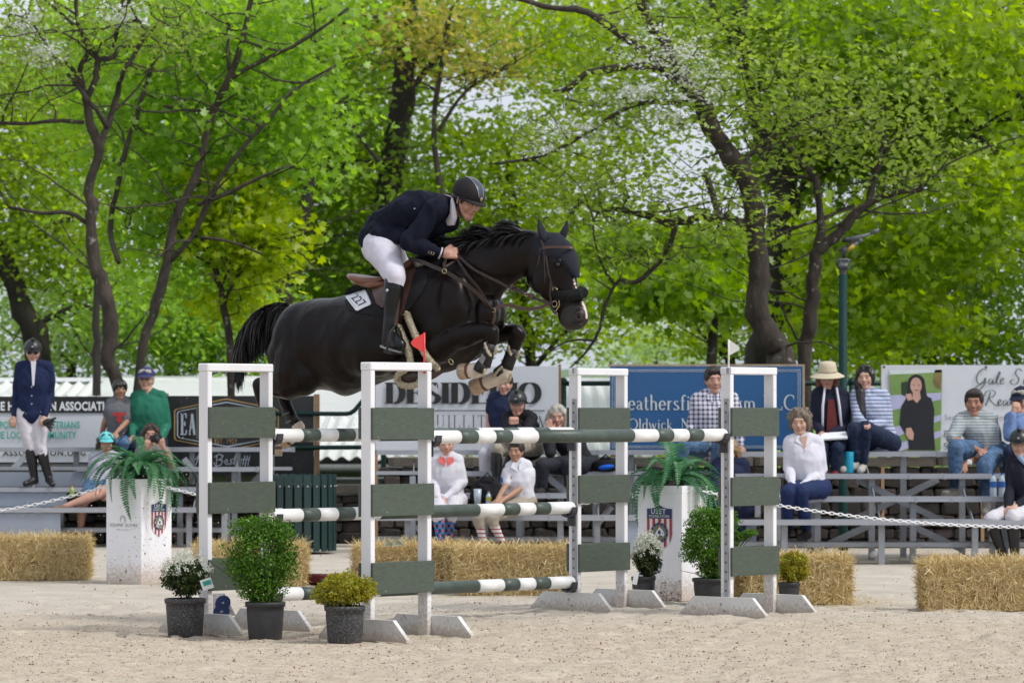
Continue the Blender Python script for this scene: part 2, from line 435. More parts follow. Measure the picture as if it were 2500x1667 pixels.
def strokes(s, size, mb, origin, ux, uz, off, thick=.12, thin=.03, xs=1.0, slant=0.0, gap=.04, serif=.07, caps=1.0, modulate=True):
 """pen-stroke lettering on a board"""
 O, ux, uz, off = Vector(origin), Vector(ux), Vector(uz), Vector(off)
 x = 0.0; lay = 0
 def P(a, b, k):
  return O + ux * ((x + a * xs + b * slant) * size) + uz * (b * size) + off * (1 + .12 * k)
 def seg(a, b, w, k):
  dx, dy = (b[0] - a[0]) * xs, b[1] - a[1]
  L = math.hypot(dx, dy)
  if L < 1e-6: return
  nx, ny = -dy / L * w / 2, dx / L * w / 2
  mb.quad(P(a[0] + nx / xs, a[1] + ny, k), P(a[0] - nx / xs, a[1] - ny, k), P(b[0] - nx / xs, b[1] - ny, k), P(b[0] + nx / xs, b[1] + ny, k))
 for ch in s:
  adv, st = GL.get(ch, GL[' '])
  for kd, pts in st:
   lay = (lay + 1) % 7
   if kd == 'O' and modulate:                  # thick where the pen runs upright
    n = len(pts); ws = []
    for i in range(n):
     a, b = pts[max(0, i - 1)], pts[min(n - 1, i + 1)]
     dx, dy = abs(b[0] - a[0]), abs(b[1] - a[1])
     ws.append(thin + (thick - thin) * (dy / (math.hypot(dx, dy) + 1e-9)) ** 1.6)
    L, R = [], []
    for i in range(n):
     a, b = pts[max(0, i - 1)], pts[min(n - 1, i + 1)]
     if pts[0] == pts[-1] or (abs(pts[0][0] - pts[-1][0]) < 1e-6 and abs(pts[0][1] - pts[-1][1]) < 1e-6):
      if i in (0, n - 1): a, b = pts[n - 2], pts[1]
     dx, dy = (b[0] - a[0]) * xs, b[1] - a[1]; l = math.hypot(dx, dy) + 1e-9
     nx, ny = -dy / l * ws[i] / 2, dx / l * ws[i] / 2
     L.append(P(pts[i][0] + nx / xs, pts[i][1] + ny, lay)); R.append(P(pts[i][0] - nx / xs, pts[i][1] - ny, lay))
    for i in range(n - 1): mb.quad(L[i], R[i], R[i + 1], L[i + 1])
    continue
   w = thick if kd in 'VbO' else thin
   if not modulate: w = thin
   for a, b in zip(pts[:-1], pts[1:]): seg(a, b, w, lay)
   if kd == 'V' and serif:
    for yy in (pts[0][1], pts[-1][1]):
     xx = pts[0][0]; h = thick / 2 / xs + serif
     seg((xx - h, yy), (xx + h, yy), thin, lay + 1)
  x += adv * xs + gap
 return mb, x * size

def swidth(s, xs=1.0, gap=.04):
 return sum(GL.get(c, GL[' '])[0] * xs + gap for c in s)
# ================================================================== materials of the place
M = {}
M['sand'] = None
M['white_paint'] = mat('white_paint', (.78, .78, .80), .45, .04, 2.5, spots=((.40, .37, .33), 38, .69, .05), grime=((.42, .35, .28), .45), bump=.05, bscale=25, stretch=(1, 1, .2))
M['white_base'] = mat('white_base', (.66, .66, .65), .55, .05, 3, spots=((.34, .27, .21), 24, .64, .08), bump=.15, bscale=30, grime=((.40, .33, .26), .16))
M['green_board'] = mat('green_board', (.068, .088, .066), .55, .12, 16, stretch=(1, 1, 5), spots=((.17, .19, .16), 45, .67, .06), bump=.12, bscale=70)
M['pole_white'] = mat('pole_white', (.80, .80, .79), .4, .03, 6, spots=((.5, .47, .4), 34, .74, .05))
M['pole_green'] = mat('pole_green', (.060, .084, .068), .45, .15, 9, spots=((.24, .26, .22), 40, .70, .05), bump=.15, bscale=50)
M['lamp_grey'] = mat('lamp_grey', (.10, .11, .12), .6)
M['galv'] = mat('galvanised_steel', (.36, .37, .39), .45, .12, 12, metal=.4)
M['dark_steel'] = mat('dark_steel', (.05, .05, .06), .5, .1, 9, metal=.3)
M['hole'] = mat('hole_dark', (.10, .10, .11), .8)
M['alu'] = mat('aluminium_plank', (.36, .375, .41), .42, .07, 5, metal=.25, stretch=(.6, 6, 6), bump=.05)
M['alu_dull'] = mat('aluminium_frame', (.34, .36, .39), .5, .12, 6, metal=.25)
M['alu_panel'] = mat('riser_panel', (.29, .33, .40), .5, .08, 2, metal=.15, spots=((.42, .44, .48), 9, .66, .12))
M['stone'] = mat('wall_stone', (.040, .032, .028), .9, .2, 9, col2=(.012, .010, .009), bump=.5, bscale=20)  # both stone tones darkened further to hold the shadow under the bleachers
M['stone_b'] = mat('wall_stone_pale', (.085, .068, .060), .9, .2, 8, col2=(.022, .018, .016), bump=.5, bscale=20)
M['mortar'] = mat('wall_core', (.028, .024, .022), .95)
M['cap'] = mat('wall_cap', (.13, .11, .09), .9, .2, 6, col2=(.07, .06, .05), bump=.3, bscale=14)
M['roof'] = mat('white_roof_metal', (.80, .81, .82), .35, .03, .6, spots=((.55, .55, .52), 1.2, .60, .2))
M['fascia'] = mat('fascia', (.16, .17, .17), .7)
M['barnwall'] = mat('stable_wall', (.22, .21, .19), .8, .1, 3)
M['pipe'] = mat('green_pipe', (.006, .032, .028), .5, .1, 4, spec=.3)
M['lampgreen'] = mat('lamp_pole_green', (.004, .034, .030), .6, .08, 5, spec=.2)
M['bark'] = mat('bark_grey', (.070, .056, .044), .95, .3, 9, col2=(.018, .014, .011), bump=.9, bscale=16, stretch=(1, 1, .35), spots=((.22, .22, .20), 9, .63, .10))
M['bark_d'] = mat('bark_dark', (.040, .034, .027), .95, .3, 8, col2=(.014, .012, .010), bump=.9, bscale=14, stretch=(1, 1, .3))
M['twig'] = mat('twig', (.06, .05, .035), .9, .2, 8)
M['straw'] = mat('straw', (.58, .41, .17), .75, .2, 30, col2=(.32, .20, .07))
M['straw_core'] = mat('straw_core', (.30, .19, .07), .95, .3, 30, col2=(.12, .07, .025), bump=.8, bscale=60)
M['black_ink'] = mat('black_print', (.012, .013, .013), .6)
M['grey_ink'] = mat('grey_print', (.22, .23, .24), .6)
M['banner_white'] = mat('white_vinyl', (.62, .645, .69), .4, .05, .9, bump=.6, bscale=1.5, coat=.1)
M['banner_black'] = mat('black_vinyl', (.014, .015, .016), .35, .1, 2, bump=.9, bscale=2.2)
M['teal_ink'] = mat('teal_print', (.03, .38, .30), .5)
M['white_ink'] = mat('white_print', (.74, .76, .78), .5, .02)
M['gold_ink'] = mat('gold_print', (.42, .27, .09), .5)
M['silver_ink'] = mat('silver_print', (.42, .48, .55), .5)
M['blue_sign'] = mat('blue_sign', (.016, .095, .25), .35, .06, 1.5, bump=.08, bscale=3)
M['cream_ink'] = mat('cream_print', (.62, .66, .66), .5)
M['wood'] = mat('raw_wood', (.36, .22, .12), .8, .2, 6, stretch=(6, 6, .8), bump=.2)
M['plywood'] = mat('plywood_edge', (.40, .31, .21), .8, .15, 10)

# ================================================================== ground, one sheet out to the horizon
def vnoise(x, y, cell, seed):
 """smooth value noise on arrays"""
 r = np.random.default_rng(seed); N = 256
 T = r.random((N, N)).astype(np.float32)
 u, v = x / cell, y / cell
 iu, iv = np.floor(u).astype(int), np.floor(v).astype(int)
 fu, fv = u - iu, v - iv
 fu = fu * fu * (3 - 2 * fu); fv = fv * fv * (3 - 2 * fv)
 a = T[iu % N, iv % N]; b = T[(iu + 1) % N, iv % N]; c = T[iu % N, (iv + 1) % N]; d = T[(iu + 1) % N, (iv + 1) % N]
 return (a * (1 - fu) + b * fu) * (1 - fv) + (c * (1 - fu) + d * fu) * fv

def ground_z(X, Y):
 X = np.asarray(X, float); Y = np.asarray(Y, float)
 fall = np.clip((Y - 42.6) / 4.0, 0, 1); fall = fall * fall * (3 - 2 * fall)
 left = np.clip((.2 - X) / 1.5, 0, 1)
 z = -1.75 * fall
 z += -3.0 * np.clip((Y - 58) / 60, 0, 1)
 near = np.clip((31.5 - Y) / 3.0, 0, 1) * .8 + .2
 loose = np.where(Y < 42.6, near, 0)
 z += loose * ((vnoise(X, Y, .9, 1) - .5) * .02 + (vnoise(X, Y, .16, 2) - .5) * .022 + (vnoise(X, Y, .06, 3) - .5) * .016)
 pit = vnoise(X, Y, .22, 9)
 z -= loose * .03 * np.clip((pit - .78) / .2, 0, 1)
 return z

def build_ground():
 xs = np.concatenate([[-900, -300, -120, -60, -30, -18, -12, -9, -7.5], np.arange(-6.5, -3.9, .12), np.arange(-3.8, 3.8, .026), np.arange(3.85, 6.6, .12), [7.5, 9, 12, 18, 30, 60, 120, 300, 900]])
 ys = np.concatenate([[-60, -20, 0, 10, 16, 19], np.arange(20.2, 30.5, .024), np.arange(30.6, 42.8, .09), np.arange(43, 60, .5), [64, 70, 80, 100, 130, 180, 260, 400, 700, 1200, 2400]])
 Xg, Yg = np.meshgrid(xs, ys)
 Zg = ground_z(Xg, Yg)
 gp = np.random.default_rng(41)                # hoof prints
 for _ in range(230):
  hx, hy, hr = gp.uniform(-4, 4), 20.5 + 10 * gp.random() ** 1.2, gp.uniform(.055, .085)
  i0, i1 = np.searchsorted(xs, [hx - .25, hx + .25]); j0, j1 = np.searchsorted(ys, [hy - .25, hy + .25])
  if i1 <= i0 or j1 <= j0: continue
  d = np.hypot(Xg[j0:j1, i0:i1] - hx, (Yg[j0:j1, i0:i1] - hy) * .85) / hr
  Zg[j0:j1, i0:i1] += gp.uniform(.5, 1) * (-.026 * np.exp(-d ** 4) + .014 * np.exp(-((d - 1.35) / .35) ** 2))
 nx, ny = len(xs), len(ys)
 v = np.stack([Xg, Yg, Zg], -1).reshape(-1, 3)
 i = np.arange(ny - 1)[:, None] * nx + np.arange(nx - 1)[None]
 f = np.stack([i, i + 1, i + nx + 1, i + nx], -1).reshape(-1, 4)
 m = bpy.data.materials.new('arena_sand'); m.use_nodes = True
 n, l = m.node_tree.nodes, m.node_tree.links
 b = n['Principled BSDF']; b.inputs['Roughness'].default_value = .95; b.inputs['Specular IOR Level'].default_value = .15
 tc = n.new('ShaderNodeTexCoord'); O = tc.outputs['Object']
 def noise(sc, det=6, r=.6):
  z = n.new('ShaderNodeTexNoise'); z.inputs['Scale'].default_value = sc; z.inputs['Detail'].default_value = det; z.inputs['Roughness'].default_value = r
  l.new(O, z.inputs['Vector']); return z.outputs['Fac']
 def ramp(src, stops):
  r = n.new('ShaderNodeValToRGB')
  for k, (p, c) in enumerate(stops):
   e = r.color_ramp.elements[k] if k < 2 else r.color_ramp.elements.new(p)
   e.position = p; e.color = (*c, 1)
  l.new(src, r.inputs[0]); return r.outputs[0]
 def mixc(fac, a, bb, const=None):
  x = n.new('ShaderNodeMix'); x.data_type = 'RGBA'
  if isinstance(fac, float): x.inputs[0].default_value = fac
  else: l.new(fac, x.inputs[0])
  l.new(a, x.inputs[6]); l.new(bb, x.inputs[7]); return x.outputs[2]
 loose = ramp(noise(5), [(.3, (.41, .35, .265)), (.7, (.565, .495, .395))])
 fleck = ramp(noise(38, 3), [(.535, (0, 0, 0)), (.65, (1, 1, 1))])
 red = ramp(noise(16), [(.3, (.27, .18, .13)), (.7, (.46, .34, .27))])
 loose = mixc(fleck, loose, red)
 pale = ramp(noise(2.2), [(.3, (.42, .375, .31)), (.7, (.56, .51, .435))])
 fl2 = ramp(noise(22, 5), [(.60, (0, 0, 0)), (.72, (.55, .55, .55))])
 pale = mixc(fl2, pale, red)
 grass = ramp(noise(.7), [(.3, (.035, .07, .015)), (.7, (.09, .15, .035))])
 sep = n.new('ShaderNodeSeparateXYZ'); l.new(O, sep.inputs[0])
 wob = n.new('ShaderNodeMath'); wob.operation = 'MULTIPLY_ADD'; wob.inputs[1].default_value = 3.0
 l.new(noise(.8, 4), wob.inputs[0]); l.new(sep.outputs['Y'], wob.inputs[2])
 def step(src, a, bb):
  k = n.new('ShaderNodeMapRange'); k.inputs[1].default_value = a; k.inputs[2].default_value = bb
  l.new(src, k.inputs[0]); return k.outputs[0]
 c = mixc(step(wob.outputs[0], 27.6, 30.2), loose, pale)
 c = mixc(step(wob.outputs[0], 43.4, 44.4), c, grass)
 l.new(c, b.inputs['Base Color'])
 bp = n.new('ShaderNodeBump'); bp.inputs['Strength'].default_value = .8; bp.inputs['Distance'].default_value = .012
 l.new(noise(70, 4, .7), bp.inputs['Height']); l.new(bp.outputs[0], b.inputs['Normal'])
 M['sand'] = m
 me = np_mesh('ground', v, f, 4, smooth=True)
 o = link('ground', me, m); tag(o, 'pale beige arena sand with churned footing in front', kind='structure')
build_ground()

# loose clods on the footing
M['clod_r'] = mat('clod_red', (.34, .225, .165), .95, .25, 14, col2=(.13, .075, .05))
M['clod_p'] = mat('clod_pale', (.62, .53, .44), .95, .15, 14)
def clod_verts(c, r, g):
 o = np.array([(1, 0, 0), (-1, 0, 0), (0, 1, 0), (0, -1, 0), (0, 0, 1), (0, 0, -1)], float)
 q = o * (g.random((len(c), 6, 1)) * .7 + .6) * r[:, None, None]
 q = q * (g.random((len(c), 1, 3)) * .8 + .6)
 a = g.random(len(c)) * 2 * PI; ca, sa = np.cos(a)[:, None], np.sin(a)[:, None]
 x, y = q[..., 0] * ca - q[..., 1] * sa, q[..., 0] * sa + q[..., 1] * ca
 q = np.stack([x, y, q[..., 2]], -1) + c[:, None, :]
 f = np.array([(0, 2, 4), (2, 1, 4), (1, 3, 4), (3, 0, 4), (2, 0, 5), (1, 2, 5), (3, 1, 5), (0, 3, 5)])
 F_ = (f[None] + (np.arange(len(c)) * 6)[:, None, None]).reshape(-1, 3)
 return q.reshape(-1, 3), F_
def clods():
 g = np.random.default_rng(3)
 n = 30000
 Y = 20.3 + 9.5 * g.random(n) ** 1.25
 X = (g.random(n) * 2 - 1) * Y * .145
 dens = vnoise(X, Y, .35, 21) + vnoise(X, Y, .1, 22)
 k = dens > .85; X, Y = X[k], Y[k]
 r = .0026 + .0060 * g.random(len(X)) ** 3.5
 c = np.stack([X, Y, ground_z(X, Y) + r * .2], -1)
 v, f = clod_verts(c, r, g)
 me = np_mesh('sand_clods', v, f, 3, mats=np.repeat((g.random(len(X)) > .55).astype(int), 8))
 o = link('sand_clods', me, [M['clod_r'], M['clod_p']]); tag(o, 'small clods of churned sand lying on the footing', 'sand clods', kind='stuff')
 n = 700                                     # clods further back and thrown by the horse
 Y = 30 + 9 * g.random(n); X = (g.random(n) * 2 - 1) * Y * .14
 c = np.stack([X, Y, np.full(n, .004)], -1); r = .003 + .006 * g.random(n) ** 3
 v, f = clod_verts(c, r, g)
 me = np_mesh('far_clods', v, f, 3, mats=np.repeat((g.random(n) > .5).astype(int), 8))
 tag(link('far_clods', me, [M['clod_r'], M['clod_p']]), 'scattered crumbs of footing on the track behind the jump', 'sand clods', kind='stuff')
 n = 620
 px = np.concatenate([g.normal(345, 75, n), g.normal(650, 110, 130), g.normal(470, 60, 120)])
 py = np.concatenate([1440 - np.abs(g.normal(0, 190, n)), 1180 + g.normal(0, 100, 130), g.normal(1230, 90, 120)])
 Z = 26.8 + g.random(len(px)) * 3.2
 k = (py > 880) & (py < 1480); px, py, Z = px[k], py[k], Z[k]
 c = np.stack([(px - HX) / F * Z, Z, EYE - (py - HY) / F * Z], -1)
 big = (g.random(len(px)) > .97) & (px < 430) & (py > 1300)
 r = .0018 + .005 * g.random(len(px)) ** 3.5 + big * .009
 v, f = clod_verts(c, r, g)
 me = np_mesh('flying_sand', v, f, 3, mats=np.repeat((g.random(len(px)) > (.15 + .65 * (px > 430))).astype(int), 8))
 tag(link('flying_sand', me, [M['clod_r'], M['clod_p']]), 'reddish clods of sand kicked up behind the jumping horse', 'flying sand', kind='stuff')
clods()

# ================================================================== far land
def far_hill():
 xs = np.linspace(-260, 260, 60); v = []; 
 for j, (Y, s) in enumerate([(330, 0), (380, .6), (430, 1), (520, .9), (640, .2)]):
  for x in xs: v.append((x, Y, -5 + s * (7.5 + 3.2 * math.sin(x * .02 + 1.3) + 1.2 * math.sin(x * .061))))
 n = len(xs)
 f = [(j * n + i, j * n + i + 1, (j + 1) * n + i + 1, (j + 1) * n + i) for j in range(4) for i in range(n - 1)]
 me = np_mesh('far_hill', np.array(v), np.array(f), 4, smooth=True)
 tag(link('far_hill', me, mat('far_hill', (.16, .24, .12), .9, .2, .05, col2=(.10, .17, .09))), kind='structure')
far_hill()

# ================================================================== leaves, twigs, trees
LEAF = {'quad': (np.array([(0, -.5, 0), (.34, -.02, .07), (0, .55, 0), (-.34, -.02, .07)]), [(0, 1, 2, 3)]),
  'maple': (np.array([(0, -.5, 0), (.42, -.30, .05), (.22, -.02, 0), (.52, .22, .06), (.16, .2, 0), (0, .58, .02), (-.16, .2, 0), (-.52, .22, .06), (-.22, -.02, 0), (-.42, -.30, .05)]),
     [(0, 1, 2, 8), (0, 8, 9, 9), (2, 3, 4, 8), (4, 6, 7, 8), (4, 5, 6, 6)])}
def leaf_arrays(c, size, g, kind='quad', tilt=.8, droop=None):
 """leaf faces at centres c (n,3): mostly level, tilted at random"""
 base, fs = LEAF[kind]
 n = len(c)
 a = g.random(n) * 2 * PI
 t1 = g.normal(0, tilt, n); t2 = g.normal(0, tilt, n)
 if droop is not None: t1 = t1 + droop
 s = size * (.65 + .7 * g.random(n)) if np.isscalar(size) else size
 P = base[None] * s[:, None, None]
 x, y, z = P[..., 0], P[..., 1], P[..., 2]
 def rot(p, q, an):
  ca, sa = np.cos(an)[:, None], np.sin(an)[:, None]
  return p * ca - q * sa, p * sa + q * ca
 y, z = rot(y, z, t1); x, z = rot(x, z, t2); x, y = rot(x, y, a)
 V = np.stack([x, y, z], -1) + c[:, None, :]
 return V.reshape(-1, 3), base.shape[0], fs
def leaf_mesh(name, c, size, g, kind='quad', tilt=.8, droop=None, rnd=None):
 if kind == 'maple':
  tri = np.array([(0, 1, 2), (0, 2, 8), (0, 8, 9), (2, 3, 4), (2, 4, 8), (4, 6, 8), (6, 7, 8), (4, 5, 6)])
 else: tri = np.array([(0, 1, 2), (0, 2, 3)])
 V, k, _ = leaf_arrays(c, size, g, kind, tilt, droop)
 Fs = (tri[None] + (np.arange(len(c)) * k)[:, None, None]).reshape(-1, 3)
 r = g.random(len(c)) if rnd is None else rnd
 return np_mesh(name, V, Fs, 3, attr=np.repeat(r, len(tri)))

LM = {
 'bright': leafmat('leaf_bright', (0.149, 0.234, 0.013), (0.426, 0.585, 0.032), .6),
 'yellow': leafmat('leaf_yellow', (0.268, 0.379, 0.013), (0.602, 0.700, 0.039), .6),
 'mid': leafmat('leaf_mid', (0.106, 0.193, 0.013), (0.290, 0.446, 0.029), .6),
 'fresh': leafmat('leaf_fresh', (0.145, 0.270, 0.030), (0.375, 0.583, 0.068), .6),
 'dark': leafmat('leaf_dark', (0.079, 0.158, 0.012), (0.208, 0.338, 0.022), .6),
 'olive': leafmat('leaf_olive', (0.145, 0.220, 0.031), (0.333, 0.448, 0.073), .55),
 'pale': leafmat('leaf_pale', (0.266, 0.412, 0.109), (0.508, 0.678, 0.230), .5),
 'rust': leafmat('leaf_rust', (0.266, 0.290, 0.036), (0.532, 0.460, 0.109), .55),
 'blossom': leafmat('white_blossom', (.60, .62, .58), (.85, .85, .82), .35),
}
def limb(mb, pts, n=8, jit=.0):
 """pts: (Vector, radius); smoothed path with slight kinks"""
 P = [Vector(p[0]) for p in pts]; R = [p[1] for p in pts]
 out, rr = [], []
 for i in range(len(P) - 1):
  p0 = P[max(0, i - 1)]; p1 = P[i]; p2 = P[i + 1]; p3 = P[min(len(P) - 1, i + 2)]
  for k in range(4):
   t = k / 4
   q = .5 * ((2 * p1) + (p2 - p0) * t + (2 * p0 - 5 * p1 + 4 * p2 - p3) * t * t + (-p0 + 3 * p1 - 3 * p2 + p3) * t ** 3)
   r = R[i] * (1 - t) + R[i + 1] * t
   q = q + Vector((random.gauss(0, 1), random.gauss(0, 1), random.gauss(0, 1))) * r * jit
   out.append(q); rr.append(r * .86 * (1 + random.uniform(-.13, .15)))
 out.append(P[-1]); rr.append(R[-1])
 mb.tube(out, rr, n)
 return out

def twigs(mb, starts, targets, r0=.012):
 """twigs grown outwards: every leaf spray hangs on the nearest limb or spray already joined"""
 S = np.array([tuple(p) for p in starts]); Tg = np.array(targets); n0 = len(S)
 dist = np.sqrt(((Tg[:, None, :] - S[None]) ** 2).sum(-1)).min(1); order = np.argsort(dist)
 N = np.concatenate([S, np.zeros_like(Tg)]); cnt = n0; rad = [r0 * 1.6] * n0
 for i in order:
  t = Tg[i]; d = ((N[:cnt] - t) ** 2).sum(1) + (N[:cnt, 2] > t[2] + .15) * .25
  k = int(np.argmin(d)); a = Vector(N[k]); b = Vector(t); L = (b - a).length
  r = max(.0035, rad[k] * .78)
  if .03 < L < 2.4:
   m = (a + b) / 2 + Vector((random.gauss(0, .10), random.gauss(0, .08), random.gauss(-.04, .07))) * L
   mb.tube([a, a.lerp(m, .6), m.lerp(b, .3), b], [r, r * .85, r * .7, r * .5], 4, cap=False)
  N[cnt] = t; rad.append(r); cnt += 1

def blob_clusters(blobs, ncl, g):
 """blobs: (x px, y px, rx px, ry px, depth, depth radius, weight) -> cluster centres"""
 w = np.array([b[6] if len(b) > 6 else b[2] * b[3] for b in blobs], float); w /= w.sum()
 out = []
 for b, q in zip(blobs, w):
  k = max(1, int(round(ncl * q)))
  d = g.normal(size=(k, 3)); d /= np.linalg.norm(d, axis=1)[:, None]
  d *= (g.random(k) ** .45)[:, None]
  Z = b[4] + d[:, 1] * b[5]
  x = b[0] + d[:, 0] * b[2]; y = b[1] + d[:, 2] * b[3]
  out.append(np.stack([(x - HX) / F * b[4], Z, EYE - (y - HY) / F * b[4]], -1))
 return np.concatenate(out)

def tree(name, label, cat, limbs, blobs, ncl, nleaf, lsize, leafm, Zb, kind='quad', barkm='bark', group=None, spread=.38, flat=.32, seed=0, twig=True, blossom=None, trunk_n=10, tilt=.7, tw=.012, wander=15, back=.0):
 g = np.random.default_rng(seed + 100); random.seed(seed)
 base = limbs[0][0][0]
 T = Thing(name, label, cat, (base.x, base.y, float(ground_z(base.x, base.y))), group)
 mb = MB(); pts = []
 L0 = limbs[0]
 pts += limb(mb, L0, trunk_n, .11)
 T.part('trunk', mb, M[barkm], smooth=True)
 for L in limbs[1:]:
  mb = MB(); pts += limb(mb, L, 8, .14)
  T.part('branch', mb, M[barkm], smooth=True)
 if blobs and wander:
  mb = MB(); hi = [p for p in pts if p.z > 1.6]
  cx_ = sum(b[0] for b in blobs) / len(blobs)
  for _ in range(wander):
   p = random.choice(hi).copy(); a = random.uniform(0, 2 * PI); v = Vector((math.cos(a) * 1.2, -abs(math.sin(a)) * .5, random.uniform(-.25, .9))).normalized()
   L = random.uniform(1.0, 2.8) * Zb / 55; r = random.uniform(.008, .019); P = [p.copy()]
   for i in range(9):
    v = (v + Vector((random.gauss(0, .22), random.gauss(0, .12), random.gauss(0, .20)))).normalized(); p = p + v * L / 9; P.append(p.copy())
   mb.tube(P, [r * (1 - .085 * i) for i in range(10)], 5, cap=False)
  T.part('small_branches', mb, M[barkm], smooth=True)['kind'] = 'stuff'
 if blobs:
  cl = blob_clusters([(b[0], b[1], b[2] * 1.12, b[3] * 1.15, b[4] + back) + tuple(b[5:]) for b in blobs], ncl, g)
  if twig:
   mb = MB(); up = [p for p in pts if p.z > .9] or pts
   sub = cl[g.permutation(len(cl))[:min(len(cl), 700)]]
   twigs(mb, up, [tuple(p) for p in sub], tw)
   o = T.part('twigs', mb, M['twig'])
   o['kind'] = 'stuff'
  lsize = lsize * .92; per = np.maximum(1, g.poisson(nleaf * 1.0, len(cl)))
  idx = np.repeat(np.arange(len(cl)), per)
  d = g.normal(size=(len(idx), 3)) * np.array([spread, spread, spread * flat])
  c = cl[idx] + d
  # each spray keeps its own tone
  tone = g.random(len(cl))[idx] * .72 + g.random(len(idx)) * .28
  me = leaf_mesh('foliage', c, lsize, g, kind, tilt, rnd=tone)
  o = link('foliage', me, LM[leafm], T.o, loc=-T.loc, kind='stuff')
 if blossom:
  bl, nb = blossom
  cl = blob_clusters(bl, nb, g)
  idx = np.repeat(np.arange(len(cl)), 7)
  c = cl[idx] + g.normal(size=(len(idx), 3)) * np.array([.07, .07, .025])
  me = leaf_mesh('blossom', c, .05, g, 'quad', .5)
  link('blossom', me, LM['blossom'], T.o, loc=-T.loc, kind='stuff')
 return T
def L_(Z, *pts):
 """limb from photo points (x, y, radius px[, dz])"""
 return [(W(p[0], p[1], Z + (p[3] if len(p) > 3 else 0)), p[2] / F * Z) for p in pts]

